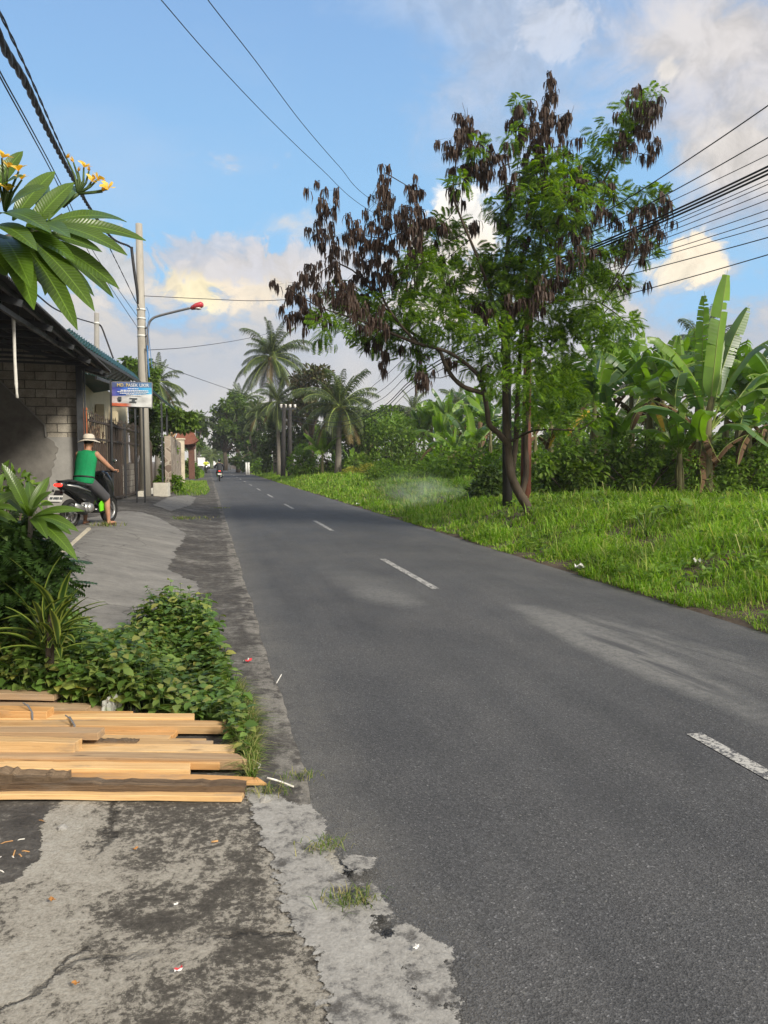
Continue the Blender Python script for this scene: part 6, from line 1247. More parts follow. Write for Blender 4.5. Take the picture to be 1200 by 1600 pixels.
for k, (ya, ym, yb, r) in enumerate([(470, 545, 634, .012), (485, 562, 637, .012), (500, 575, 640, .012), (515, 588, 648, .018), (522, 593, 655, .018), (535, 602, 672, .012)]):
    t_ = tops[0]; cable([(793, ya, DA), (700, ya+(ym-ya)*.55, DA+4), (640, ym+8, DA+10), (590, ym+52, DA+20), (520, yb+12, 48), (445+k*1.5, yb, 64)], r, ['top', 'second', 'third', 'fourth and thick', 'fifth and thick', 'lowest'][k]+' cable running from the pod tree down to the far twin poles', 'cables between the pod tree and the far twin poles')
# ------------------------------------------------------------------ shop banner
def bannermat():
    m, nt, out = newmat('banner'); v = nd(nt, 'Attribute', attribute_name='luv').outputs['Vector']; sx = nd(nt, 'SeparateXYZ', {0: v}); u, w = sx.outputs[0], sx.outputs[1]
    top = ramp(nt, u, [(0, (.06, .05, .24)), (.35, (.03, .12, .48)), (.7, (.04, .28, .60)), (1, (.08, .40, .64))])
    bot = ramp(nt, u, [(0, (.40, .33, .34)), (.4, (.45, .46, .47)), (1, (.55, .56, .56))])
    edge = mth(nt, 'ADD', w, mth(nt, 'MULTIPLY', u, -.12)); c = mixc(nt, ramp(nt, edge, [(.40, 0.0), (.42, 1.0)]), bot, top)
    c = mixc(nt, mth(nt, 'MULTIPLY', ramp(nt, w, [(.12, 1.0), (.13, 0.0)]), ramp(nt, u, [(.35, 1.0), (.5, 0.0)])), c, (.50, .12, .06))
    c = mixc(nt, ramp(nt, w, [(.78, 0.0), (.80, .8)]), c, (.07, .10, .20))
    n = noise(nt, v, 6, 5, .6); finish(nt, out, mixc(nt, 1.0, c, ramp(nt, n, [(.3, .8), (.7, 1.1)]), 'MULTIPLY'), .5, .3, n, .2, .02); MATS['banner'] = m
bannermat()
plain('print_white', (.62, .64, .66), .6, .1); plain('print_yellow', (.62, .47, .12), .6, .1); plain('print_dark', (.05, .06, .07), .6, .1)
YS = 23.9; a, b, c, d = AY(175, 634, YS), AY(237, 636.5, YS), AY(237, 598, YS), AY(175, 597, YS); sg = thing('shop_banner', 'printed blue shop banner on a metal frame over the iron fence', 'banner', ((a+b)/2)*[1, 1, 0]+np.array([0, 0, G0]))
bl = lambda u, w, o=0: (a*(1-u)+b*u)*(1-w)+(d*(1-u)+c*u)*w+np.array([0, -o, 0])
mb = MB(); V = []; A = []; n = 14
for j in range(n+1):
    for i in range(n+1): u, w = i/n, j/n; V.append(bl(u, w, .012*math.sin(u*14+w*5)+.010*math.sin(w*17-u*6))); A.append((u, w, 0))
mb.add(V, [(j*(n+1)+i, j*(n+1)+i+1, (j+1)*(n+1)+i+1, (j+1)*(n+1)+i) for j in range(n) for i in range(n)], 0, A); keep(mb.build('banner_sheet', 'banner', None, True), sg)
mb = MB()
for p_, q_ in ((a, b), (b, c), (c, d), (d, a)): mb.bar(p_+np.array([0, .05, 0]), q_+np.array([0, .05, 0]), .04, .045)
keep(mb.build('frame', 'steel_grey'), sg)
for x in (173.5, 211, 223.5): p_ = AY(x, 636, YS+.06); mb = MB(); mb.box((p_[0], YS+.08, (G0+p_[2]+(.8 if x < 180 else 0))/2), (.05, .05, p_[2]-G0+(.8 if x < 180 else 0))); keep(mb.build('post', 'steel_dark'), sg)
def text(s, u, w, hgt, mat, parent, nm='lettering', base=None, width=None):
    cu = bpy.data.curves.new('t', 'FONT'); cu.body = s; cu.size = 1; cu.extrude = .004; ob = bpy.data.objects.new('t', cu); COL.objects.link(ob); dg = bpy.context.evaluated_depsgraph_get(); me = bpy.data.meshes.new_from_object(ob.evaluated_get(dg)); bpy.data.objects.remove(ob)
    V = np.array([v.co[:] for v in me.vertices]); lo, hi = V.min(0), V.max(0); zc = V[:, 2]; F = [tuple(p.vertices) for p in me.polygons if min(zc[i] for i in p.vertices) > .003]; x = (V[:, 0]-lo[0])/(hi[0]-lo[0]); y = (V[:, 1]-lo[1])/(hi[1]-lo[1])
    return x, y, F
x, y, F = text('MD. PASEK UKIR', 0, 0, 0, 0, 0)
for lo_, hi_, mt in ((0, .19, 'print_yellow'), (.19, 1, 'print_white')):
    pass
mb = MB(); Vt = np.array([bl(.13+.80*xx, .815+.135*yy, .032) for xx, yy in zip(x, y)]); fm = [1 if np.mean([x[i] for i in f]) > .40 else 0 for f in F]
fa = [f for f, k in zip(F, fm) if k == 0]; fb = [f for f, k in zip(F, fm) if k == 1]
mb.add(Vt, fa, 0); mb.add(Vt, fb, 1); keep(mb.build('lettering', ['print_yellow', 'print_white']), sg)
mb = MB()
for (u0, u1, w) in [(.40, .68, .735), (.22, .92, .66), (.14, .93, .60), (.20, .88, .535), (.36, .75, .475)]:
    u = u0
    while u < u1: l = rnd.uniform(.02, .06); q0, q1 = bl(u, w, .03), bl(min(u+l, u1), w, .03); mb.bar(q0, q1, .004, .022 if w != .66 else .03); u += l+.014
keep(mb.build('small_print', 'print_white'), sg)
mb = MB()
for u, w, du, dw in [(.15, .30, .09, .13), (.17, .22, .05, .05), (.44, .33, .20, .035), (.50, .25, .08, .05), (.44, .19, .18, .03)]: mb.bar(bl(u, w, .03), bl(u+du, w, .03), .004, dw*1.0)
keep(mb.build('printed_picture', 'print_dark'), sg)
# ------------------------------------------------------------------ scooters and riders
plain('skin', (.36, .185, .115), .55, .12, 10, .35); plain('shirt_green', (.010, .20, .075), .85, .22, 7, .15, bstr=.9, bscale=11); plain('shorts_grey', (.062, .062, .068), .85, .2, 8, .15); plain('hat_beige', (.50, .45, .38), .85, .15, 14, .15); plain('hat_band', (.10, .09, .08), .8)
plain('belt_black', (.015, .015, .017), .5); plain('sandal', (.10, .045, .03), .7); plain('hair_black', (.012, .010, .009), .6); plain('jacket_dark', (.022, .024, .030), .7, .2); plain('trousers_dark', (.035, .038, .05), .8); plain('vest_yellow', (.55, .62, .06), .6)
plain('gloss_black', (.010, .011, .012), .18, .2, 4, .6, bstr=.02); plain('matte_black', (.018, .018, .019), .6, .2, 8, .3); plain('lime', (.16, .62, .02), .35, .1, 5, .5); plain('silver', (.42, .42, .42), .35, .2, 8, .5, .7); plain('rubber', (.016, .016, .016), .85); plain('plate_white', (.66, .66, .64), .5, .1); plain('mirror', (.5, .52, .55), .1, .05, 4, .6, .9)
plain('car_white', (.70, .70, .70), .25, .08, 2, .5); plain('car_black', (.02, .02, .024), .22, .1, 2, .6); plain('car_glass', (.02, .025, .03), .08, .1, 2, .7)
def glow(name, col, e):
    m, nt, out = newmat(name); p = nd(nt, 'BsdfPrincipled', {'Base Color': col, 'Roughness': .3, 'Emission Color': col, 'Emission Strength': e}); nt.links.new(p.outputs[0], out.inputs[0]); MATS[name] = m
glow('tail_red', (.85, .03, .02), 1.6); glow('lens_red', (.5, .02, .02), .15); glow('headlamp', (.9, .88, .8), 2.0)
def remesh(mb, voxel, it=4):
    me = mb.mesh('tmp', 'skin'); o = bpy.data.objects.new('tmp', me); COL.objects.link(o)
    m = o.modifiers.new('r', 'REMESH'); m.mode = 'VOXEL'; m.voxel_size = voxel
    s = o.modifiers.new('s', 'SMOOTH'); s.factor = .5; s.iterations = it
    dg = bpy.context.evaluated_depsgraph_get(); out = bpy.data.meshes.new_from_object(o.evaluated_get(dg)); bpy.data.objects.remove(o); out.polygons.foreach_set('use_smooth', np.ones(len(out.polygons), bool)); return out
def put(me, name, mat, root): me.materials.clear(); me.materials.append(MATS[mat]); return place(me, name, root)
def make_rider(root_name, label, loc, rz, foot_down, cl, helmet=False, group=None):
    """seated on the scooter; x forward, y left"""
    t = thing(root_name, label, 'person', loc, rz, group); up = (0, 0, 1)
    b = MB()
    b.tube([(-.16, 0, .78), (-.15, 0, .88), (-.11, 0, 1.03), (-.07, 0, 1.20), (-.02, 0, 1.34), (.0, 0, 1.42)], np.array([(.15, .13), (.165, .13), (.15, .115), (.17, .12), (.185, .11), (.09, .07)]), 14, up=(1, 0, 0))
    b.tube([(.0, 0, 1.38), (.02, 0, 1.50)], [.062, .056], 10); b.ball((.045, 0, 1.565), (.098, .078, .118), 14, 10)
    b.ball((.143, 0, 1.555), (.022, .014, .022), 6, 5); b.ball((.12, 0, 1.50), (.03, .03, .012), 6, 5)
    for s in (-1, 1): b.ball((.045, s*.082, 1.56), (.02, .012, .03), 6, 5); b.ball((.128, s*.032, 1.585), (.014, .016, .012), 6, 5)
    for s in (-1, 1):
        sh = np.array([-.01, s*.185, 1.345]); el = np.array([.16, s*.325, 1.13]); wr = np.array([.345, s*.325, 1.045])
        b.ball(sh, .066); b.tube([sh, sh*.5+el*.5+np.array([-.01, s*.01, 0]), el], [.058, .051, .043], 10); b.ball(el, .043); b.tube([el, el*.6+wr*.4, wr], [.043, .040, .027], 10)
        h = wr+np.array([.055, 0, .006]); b.ball(h, (.05, .042, .02), 8, 6)
        hip = np.array([-.12, s*.095, .83])
        if foot_down[0 if s < 0 else 1]: kn = np.array([.26, s*.22, .50]); an = np.array([.24, s*.25, .085]); toe = np.array([.41, s*.285, .045])
        else: kn = np.array([.31, s*.20, .66]); an = np.array([.27, s*.14, .37]); toe = np.array([.42, s*.15, .345])
        b.tube([hip, hip*.5+kn*.5, kn], [.095, .082, .058], 12); b.ball(kn, .056); b.tube([kn, kn*.65+an*.35+np.array([-.02, 0, 0]), an], [.054, .056, .034], 12); b.ball(an, .037)
        b.tube([an+np.array([-.045, 0, -.04]), an*.5+toe*.5+np.array([0, 0, -.015]), toe], np.array([(.032, .028), (.042, .028), (.045, .014)]), 10, up=up)
    body = put(remesh(b, .013, 3), 'body', 'skin', t)
    for s in (-1, 1):        # five separate fingers curled round each grip
        wr = np.array([.345, s*.325, 1.045]); f = MB()
        for k in range(4):
            y = wr[1]+s*(-.030+.020*k); L = (.9, 1.0, .95, .8)[k]; f.tube([(wr[0]+.085, y, wr[2]+.012), (wr[0]+.085+.028*L, y, wr[2]+.002), (wr[0]+.085+.030*L, y, wr[2]-.024), (wr[0]+.085+.008, y, wr[2]-.036*L)], [.0095, .009, .0085, .007], 6)
        f.tube([(wr[0]+.05, wr[1]-s*.038, wr[2]), (wr[0]+.08, wr[1]-s*.052, wr[2]-.014), (wr[0]+.10, wr[1]-s*.048, wr[2]-.03)], [.011, .0105, .008], 6); h = f.build('fingers', 'skin', None, True); h.parent = body
    c = MB(); c.tube([(-.165, 0, .80), (-.155, 0, .88), (-.115, 0, 1.03), (-.072, 0, 1.20), (-.022, 0, 1.345), (.0, 0, 1.415)], np.array([(.198, .155), (.206, .158), (.196, .146), (.208, .146), (.206, .13), (.098, .078)]), 18, up=(1, 0, 0))
    for s in (-1, 1): c.ball((-.012, s*.152, 1.345), (.075, .068, .078))
    if cl != 'green':
        for s in (-1, 1):
            sh = np.array([-.01, s*.185, 1.345]); el = np.array([.16, s*.325, 1.13]); wr = np.array([.335, s*.325, 1.047]); c.tube([sh, el, wr], [.078, .062, .046], 10); c.ball(el, .062)
    put(remesh(c, .014, 4), 'shirt' if cl == 'green' else 'jacket', {'green': 'shirt_green', 'dark': 'jacket_dark', 'yellow': 'vest_yellow'}[cl], t)
    c = MB(); c.tube([(-.17, 0, .76), (-.155, 0, .865)], np.array([(.178, .15), (.176, .142)]), 16, up=(1, 0, 0))
    for s in (-1, 1):
        hip = np.array([-.12, s*.095, .83])
        if foot_down[0 if s < 0 else 1]: kn = np.array([.26, s*.22, .50]); an = np.array([.24, s*.25, .085])
        else: kn = np.array([.31, s*.20, .66]); an = np.array([.27, s*.14, .37])
        if cl == 'green': e = kn*.92+hip*.08; c.tube([hip, hip*.5+e*.5, e+(e-hip)*.04], [.115, .108, .092], 14)
        else: c.tube([hip, hip*.5+kn*.5, kn, kn*.5+an*.5, an], [.115, .10, .078, .07, .06], 12); c.ball(kn, .077)
    put(remesh(c, .014, 3), 'shorts' if cl == 'green' else 'trousers', 'shorts_grey' if cl == 'green' else 'trousers_dark', t)
    if cl == 'green':
        c = MB(); c.tube([(-.152, 0, .905), (-.146, 0, .935)], np.array([(.207, .161), (.205, .159)]), 18, up=(1, 0, 0)); c.build('belt', 'belt_black', t, True)
        c = MB()      # bucket hat with drooping brim
        n = 24; V = []; prof = [(.205, 1.590, .02), (.200, 1.597, .02), (.155, 1.615, .01), (.112, 1.625, 0), (.106, 1.67, 0), (.095, 1.715, 0), (.06, 1.738, 0), (.0, 1.742, 0)]
        for r_, z, wv in prof:
            for k in range(n): a = 2*math.pi*k/n; V.append((.04+r_*math.cos(a)*1.06, r_*math.sin(a), z+wv*math.sin(2*a+.6)))
        F = [(i*n+j, i*n+(j+1) % n, (i+1)*n+(j+1) % n, (i+1)*n+j) for i in range(len(prof)-1) for j in range(n)]; c.add(V, F); ht_ = c.build('hat', 'hat_beige', t, True)
        c = MB(); c.tube([(.04, 0, 1.627), (.04, 0, 1.652)], np.array([(.112, .118), (.110, .116)]), 24, up=(1, 0, 0), cap=False); o = c.build('hat_band', 'hat_band', None, True); o.parent = ht_
    if helmet: c = MB(); c.ball((.045, 0, 1.60), (.145, .125, .145), 16, 10); c.build('helmet', 'gloss_black', t, True)
    c = MB(); c.ball((.035, 0, 1.60), (.102, .086, .10), 12, 8); c.build('hair', 'hair_black', t, True)
    for s in (-1, 1):
        dn = foot_down[0 if s < 0 else 1]; y = s*(.262 if dn else .145); z = .018 if dn else .335; x0 = .32 if dn else .34
        c = MB(); c.prism([(-.13, -.035), (-.06, -.045), (.10, -.05), (.14, -.02), (.13, .03), (.05, .05), (-.08, .04), (-.13, .03)], 0, .018, 'z'); sn = c.build('sandal', 'sandal', t); sn.location = (x0, y, z-.012)
        c = MB(); c.tube([(.09, 0, .018), (.05, .02, .055), (0, .045, .02)], .007, 5); c.tube([(.09, 0, .018), (.05, -.025, .055), (0, -.045, .02)], .007, 5); o = c.build('sandal_strap', 'matte_black', None, True); o.parent = sn
    return t
def ring(c, R_, r, n=28, k=8):
    a = np.linspace(0, 2*np.pi, n+1)[:-1]; V = []; F = []
    for i in range(n):
        for j in range(k):
            b = 2*math.pi*j/k; q = R_+r[0]*math.cos(b); V.append((c[0]+q*math.cos(a[i]), c[1]+r[1]*math.sin(b), c[2]+q*math.sin(a[i])))
    for i in range(n):
        for j in range(k): F.append((i*k+j, i*k+(j+1) % k, ((i+1) % n)*k+(j+1) % k, ((i+1) % n)*k+j))
    return V, F
def make_scooter(label, loc, rz, accent='lime', group=None):
    t = thing('motor_scooter', label, 'scooter', loc, rz, group); up = (0, 0, 1)
    for x in (-.60, .66):
        m = MB(); 
        for k in range(5): a = k*2*math.pi/5; m.bar((x, 0, .27), (x+.17*math.cos(a), 0, .27+.17*math.sin(a)), .03, .028, (0, 1, 0))
        m.add(*ring((x, 0, .27), .175, (.018, .035))); m.tube([(x, -.05, .27), (x, .05, .27)], .045, 10); w = m.build('wheel', 'silver', t, True)
        m = MB(); m.add(*ring((x, 0, .27), .225, (.045, .05))); o = m.build('tyre', 'rubber', None, True); o.parent = w
    m = MB(); m.tube([(-.93, 0, .82), (-.84, 0, .80), (-.6, 0, .73), (-.3, 0, .64), (-.05, 0, .52), (.10, 0, .38)], np.array([(.04, .03), (.085, .075), (.135, .115), (.155, .15), (.15, .19), (.13, .12)]), 16, sq=.75, up=up)
    m.tube([(.02, 0, .30), (.25, 0, .28), (.46, 0, .32)], np.array([(.13, .055), (.15, .05), (.12, .06)]), 14, sq=.6, up=up); m.build('body', 'gloss_black', t, True)
    m = MB(); m.tube([(.44, 0, .28), (.49, 0, .45), (.50, 0, .65), (.46, 0, .85), (.40, 0, .97), (.38, 0, 1.02)], np.array([(.09, .07), (.17, .08), (.20, .09), (.19, .11), (.14, .10), (.09, .06)]), 16, sq=.75, up=(1, 0, 0)); m.build('front_shield', 'gloss_black', t, True)
    m = MB(); m.tube([(-.74, 0, .855), (-.6, 0, .85), (-.35, 0, .795), (-.1, 0, .775), (.10, 0, .75)], np.array([(.09, .03), (.125, .045), (.135, .05), (.12, .05), (.07, .03)]), 14, sq=.8, up=up); m.build('seat', 'matte_black', t, True)
    m = MB(); m.tube([(-.95, 0, .80), (-.925, 0, .80)], np.array([(.075, .026), (.085, .033)]), 12, sq=.6, up=up); m.build('tail_light', 'tail_red', t, True)
    m = MB(); m.bar((-.88, 0, .70), (-1.03, 0, .50), .17, .02); m.tube([(-.95, -.11, .70), (-.93, -.08, .70)], .022, 8); m.tube([(-.95, .11, .70), (-.93, .08, .70)], .022, 8); m.build('rear_fender', 'matte_black', t)
    m = MB(); m.box((-1.015, 0, .565), (.008, .275, .115), np.array(Matrix.Rotation(R(22), 3, 'Y')), bev=.003); pl = m.build('number_plate', 'plate_white', t)
    m = MB(); x = -.105
    for w in (.02, .026, .0, .022, .018, .024, .02, .0, .024, .02):
        if w: m.box((-1.0205, -x-w/2, .570), (.004, w, .045), np.array(Matrix.Rotation(R(22), 3, 'Y')))
        x += w+.007 if w else .012
    o = m.build('plate_marks', 'print_dark'); o.parent = pl
    for s in (-1, 1):
        m = MB(); m.prism([(.10, .27), (.34, .30), (.40, .42), (.33, .58), (.18, .50), (.08, .40)], s*.150, s*.172, 'y'); m.build('side_panel', accent, t)
        m = MB(); m.tube([(-.80, s*.09, .80), (-.55, s*.14, .76), (-.2, s*.162, .66)], [.012, .02, .012], 6); m.build('body_trim', 'silver' if s < 0 else 'matte_black', t, True)
        m = MB(); m.tube([(.40, s*.10, 1.03), (.37, s*.2, 1.03), (.36, s*.27, 1.025)], .014, 8); m.tube([(.37, s*.26, 1.025), (.35, s*.37, 1.02)], .019, 8); m.tube([(.43, s*.27, 1.02), (.41, s*.35, 1.01)], .006, 5); m.build('handlebar', 'matte_black', t, True)
        m = MB(); m.tube([(.38, s*.22, 1.03), (.40, s*.27, 1.14), (.39, s*.31, 1.20)], .006, 6); m.ball((.385, s*.32, 1.235), (.016, .055, .038), 12, 8); mi = m.build('mirror', 'matte_black', t, True)
        m = MB(); m.ball((.374, s*.32, 1.235), (.010, .048, .032), 12, 8); o = m.build('mirror_glass', 'mirror', None, True); o.parent = mi
        m = MB(); m.tube([(.44, s*.075, .55), (.66, s*.075, .27)], .022, 8); m.build('fork', 'steel_grey', t, True)
    m = MB(); m.tube([(.40, 0, .46), (.55, 0, .56), (.70, 0, .57), (.85, 0, .48), (.92, 0, .38)], np.array([(.05, .02), (.07, .025), (.075, .025), (.065, .02), (.03, .01)]), 10, up=up); m.build('front_fender', 'gloss_black', t, True)
    m = MB(); m.tube([(-.30, -.13, .25), (-.45, -.17, .29), (-.62, -.19, .34), (-.92, -.20, .43)], [.022, .055, .062, .05], 12); mf = m.build('muffler', 'matte_black', t, True)
    m = MB(); m.tube([(-.52, -.245, .36), (-.82, -.255, .44)], np.array([(.012, .045), (.010, .04)]), 10, up=up); o = m.build('heat_guard', 'silver', None, True); o.parent = mf
    m = MB(); m.box((-.26, -.10, .36), (.26, .12, .20), bev=.04); m.tube([(-.22, -.13, .36), (-.22, -.20, .36)], [.10, .075], 14); m.box((-.42, .10, .30), (.5, .10, .16), bev=.05); m.build('engine', 'silver', t, True)
    m = MB(); m.ball((.535, 0, .80), (.05, .10, .06), 12, 8); m.build('headlight', 'headlamp', t, True)
    m = MB(); m.tube([(-.12, .12, .2), (-.2, .16, .03)], .012, 6); m.build('side_stand', 'matte_black', t, True)
    m = MB(); m.tube([(-.55, .13, .84), (-.80, .12, .87), (-.90, 0, .87), (-.80, -.12, .87), (-.55, -.13, .84)], .014, 6); m.build('grab_rail', 'matte_black', t, True)
    return t
# the man in front of the house
hd = R(90-25)           # heading, clockwise from the road direction
pf = gr(171, 822); loc = pf-np.array([math.cos(hd)*.28+math.sin(hd)*.24, math.sin(hd)*.28-math.cos(hd)*.24, 0])
loc[2] = pf[2]+.022
s1 = make_scooter('black motor scooter with lime green panels and lit tail light by the fence', tuple(loc), hd)
make_rider('person', 'man in a green sleeveless shirt, grey shorts and beige bucket hat sitting on the scooter', tuple(loc), hd, (True, True), 'green')
rl = at(343, 749, 60); rl[2] = float(road_z(rl[0], 0))+.004
s2 = dup(s1, rl, R(90), 'dark motor scooter with a red tail light riding away down the road'); 
make_rider('person', 'rider in dark clothes and black helmet on the scooter heading away down the road', tuple(rl), R(90), (False, False), 'dark', True)
rl = at(322, 738, 96); rl[2] = float(gz(rl[0], rl[1]))+.01
dup(s1, rl, R(-84), 'scooter coming along the left edge of the far road')
make_rider('person', 'rider in a yellow vest coming along the left edge of the far road', tuple(rl), R(-84), (False, False), 'yellow', True)
def car(label, loc, rz, mat, van=False, cat='car'):
    t = thing('parked_van' if van else 'car', label, cat, loc, rz); L, W, Hh = (4.3, 1.66, 1.85) if van else (4.3, 1.75, 1.55)
    pr_ = [(-L/2, .32), (L/2-.1, .32), (L/2, .55), (L/2-.05, .88), (L/2-(.5 if van else 1.0), 1.0), (L/2-(.95 if van else 1.7), Hh), (-L/2+(.12 if van else .6), Hh), (-L/2+.02, 1.0), (-L/2-.03, .55)]
    m = MB(); m.prism(pr_, -W/2, W/2, 'y'); me = m.mesh('body', mat); bm = bmesh.new(); bm.from_mesh(me); bmesh.ops.recalc_face_normals(bm, faces=bm.faces[:]); bmesh.ops.bevel(bm, geom=bm.edges[:], offset=.06, segments=2, affect='EDGES'); bm.to_mesh(me); bm.free(); place(me, 'body', t)
    x1, x0 = L/2-(.98 if van else 1.65), L/2-(.56 if van else 1.12)
    m = MB(); m.add([(x0+.02, -W*.40, 1.05), (x0+.02, W*.40, 1.05), (x1+.03, W*.36, Hh-.10), (x1+.03, -W*.36, Hh-.10)], [(0, 1, 2, 3)]); m.build('windscreen', 'car_glass', t)
    for s in (-1, 1):
        m = MB(); m.prism([(-L/2+.35, 1.05), (x0-.2, 1.05), (x1-.1, Hh-.14), (-L/2+.65, Hh-.14)], s*(W/2-.01), s*(W/2+.006), 'y'); m.build('side_window', 'car_glass', t)
        m = MB(); m.box((L/2-.02, s*W*.36, .72), (.06, .34, .16), bev=.02); m.build('headlight', 'headlamp', t)
        for x in (-L/2+.75, L/2-.8):
            m = MB(); m.tube([(x, s*(W/2-.16), .31), (x, s*(W/2+.01), .31)], .20, 14); w = m.build('wheel', 'silver', t, True); m = MB(); m.add(*ring((x, s*(W/2-.08), .31), .25, (.065, .09))); o = m.build('tyre', 'rubber', None, True); o.parent = w
    m = MB(); m.box((L/2, 0, .50), (.05, W*.7, .16), bev=.02); m.build('grille', 'matte_black', t); m = MB(); m.box((L/2+.03, 0, .44), (.01, .42, .11)); m.build('number_plate', 'print_dark', t)
def rd(px, D, dx=0): p = at(px, 735, D); p[2] = max(0, float(gz(p[0], p[1]))); return tuple(p)
car('white van parked on the left edge of the far road', rd(312, 118), R(-90), 'car_white', True, 'van')
car('black car coming along the far road', rd(329.5, 165), R(-90), 'car_black')
car('white car coming behind the far scooter with headlights on', rd(337, 160), R(-91), 'car_white')
car('white car parked behind the white van', rd(321, 150), R(-90), 'car_white')
for i, (x, y0, y1) in enumerate([(385, 717, 732), (388.5, 717, 732), (351, 713, 729), (356, 712, 730), (360, 716, 731)]):
    D_ = 88 if i < 2 else 130; b = at(x, 735, D_); b[2] = float(gz(b[0], b[1])); hh = (y1-y0)*D_/FPX+.3; t = thing('roadside_post', ['left one of the near pair of white posts on the far right verge', 'right one of the near pair of white posts on the far right verge', 'left one of the farthest white posts by the road', 'middle one of the farthest white posts by the road', 'right one of the farthest white posts by the road'][i], 'post', b, 0, 'white posts on the far right verge')
    m = MB(); m.tube([(0, 0, -.1), (0, 0, hh)], .12, 10); m.build('post', 'white_band', t, True); m = MB(); m.tube([(0, 0, hh), (0, 0, hh+.08)], [.14, .10], 10); m.build('cap', 'steel_dark', t)
lp = at(305, 738, 84); lp[2] = G0; t = thing('utility_pole', 'slender pale pole on the left side of the far road', 'pole', lp); m = MB(); m.tube([(0, 0, -.1), (0, 0, 5.0), (0, 0, at(305, 680, 84)[2]-G0+.6)], [.15, .12, .09], 10); m.build('pole', 'white_stone', t, True); m = MB(); m.box((.2, 0, at(305, 680, 84)[2]-G0+.3), (.7, .1, .1)); m.build('crossarm', 'steel_dark', t)
# ------------------------------------------------------------------ litter
plain('paper_red', (.50, .04, .05), .5); plain('paper_white', (.66, .65, .63), .6); plain('leaf_dry', (.36, .17, .05), .8); plain('butt', (.45, .26, .11), .8)
def litter(px, py, D, s, mat, label, nm, cat, dz=.03, mats2=None, fold=.4, asp=.6):
    p = gr(px, py); a = rnd.uniform(0, 6.3); mb = MB(); n = 4; V = []
    for j in range(n+1):
        for i in range(n+1): u, w = i/n-.5, j/n-.5; V.append((u*s, w*s*asp, abs(u)*s*fold+.12*s*math.sin(9*u+7*w+a)))
    F = [(j*(n+1)+i, j*(n+1)+i+1, (j+1)*(n+1)+i+1, (j+1)*(n+1)+i) for j in range(n) for i in range(n)]; V = np.array(V); 
    mb.add(V, F[:8], 0); mb.add(V, F[8:], 1 if mats2 else 0); me = mb.mesh(nm, [mat]+([mats2] if mats2 else [])); o = place(me, nm, None, p+np.array([0, 0, dz]), (0, 0, a)); return tag(o, label, cat)
litter(387, 1038, 0, .065, 'paper_white', 'small red and white wrapper lying on the road edge beside the weeds', 'wrapper', 'wrapper', .025, 'paper_red')
litter(279, 1531, 0, .026, 'paper_white', 'tiny red and white paper scrap in the middle of the cracked concrete', 'paper_scrap', 'paper scrap', .03, 'paper_red')
litter(650, 1498, 0, .022, 'paper_white', 'white paper scrap on the mortar patch over the road', 'paper_scrap', 'paper scrap', .034)
litter(275, 1427, 0, .016, 'paper_white', 'white crumb of paper on the dark stained concrete', 'paper_scrap', 'paper scrap', .03)
litter(119, 1552, 0, .022, 'leaf_dry', 'orange dry leaf on the concrete at lower left', 'dry_leaf', 'leaf', .03)
litter(82, 1420, 0, .026, 'leaf_dry', 'brown dry leaf at the rim of the concrete', 'dry_leaf', 'leaf', .03)
litter(212, 1338, 0, .02, 'leaf_dry', 'small dry leaf below the planks', 'dry_leaf', 'leaf', .03)
litter(415, 912, 0, .05, 'paper_white', 'pale scrap at the kerb of the left verge', 'paper_scrap', 'paper scrap', .02) if False else None
litter(906, 893, 0, .20, 'paper_white', 'crumpled white bag at the right edge of the road', 'litter_bag', 'bag', .05)
litter(560, 790, 0, .22, 'paper_white', 'far white scrap at the right edge of the road', 'paper_scrap', 'paper scrap', .03)
litter(1000, 925, 0, .001, 'paper_white', 'x', 'x', 'x') if False else None
litter(1092, 886, 0, .16, 'paper_white', 'pale scrap on the bare patch in the grass', 'paper_scrap', 'paper scrap', .06)
litter(1135, 881, 0, .15, 'leaf_dry', 'brown scrap on the bare patch in the grass', 'dry_leaf', 'leaf', .06)
mb = MB(); c = gr(335, 1326)+np.array([0, 0, .026]); mb.tube([c-RIGHT*.012, c+RIGHT*.014+FWD*.008], .004, 8); tag(mb.build('cigarette_butt', 'butt', smooth=True), 'orange cigarette butt on the concrete below the planks', 'cigarette butt')
mb = MB(); c = gr(434, 1070)+np.array([0, 0, .03]); mb.tube([c-FWD*.06, c+FWD*.08+RIGHT*.015+np.array([0, 0, .02])], .0035, 6); tag(mb.build('twig', 'string_white'), 'thin pale twig lying across the road edge', 'twig')
for i, (x, y, s) in enumerate([(415, 1258, .05), (98, 1302, .035)]):
    p = gr(x, y); m = MB(); m.ball((0, 0, 0), (s*.7, s*.55, s*.35), 9, 6); V = m.V[0]; V += rng.normal(0, s*.05, V.shape); tag(place(m.mesh('stone', 'mortar' if i else 'mortar'), 'stone', None, p+np.array([0, 0, .02]), (0, 0, rnd.uniform(0, 6))), ['loose concrete chunk under the tip of the planks', 'small dark stone at the corner of the bare soil'][i], 'stone', 'stones at the rim of the concrete')
def bagmat():
    m, nt, out = newmat('clear_plastic'); p = nd(nt, 'BsdfPrincipled', {'Base Color': (.75, .76, .72), 'Roughness': .25, 'Specular IOR Level': .5}); t = nd(nt, 'BsdfTransparent', {0: (1, 1, 1)}); x = nd(nt, 'MixShader', {0: .66, 1: p.outputs[0], 2: t.outputs[0]}); nt.links.new(x.outputs[0], out.inputs[0]); MATS['clear_plastic'] = m
bagmat()
bm = bmesh.new(); bmesh.ops.create_icosphere(bm, subdivisions=4, radius=1)
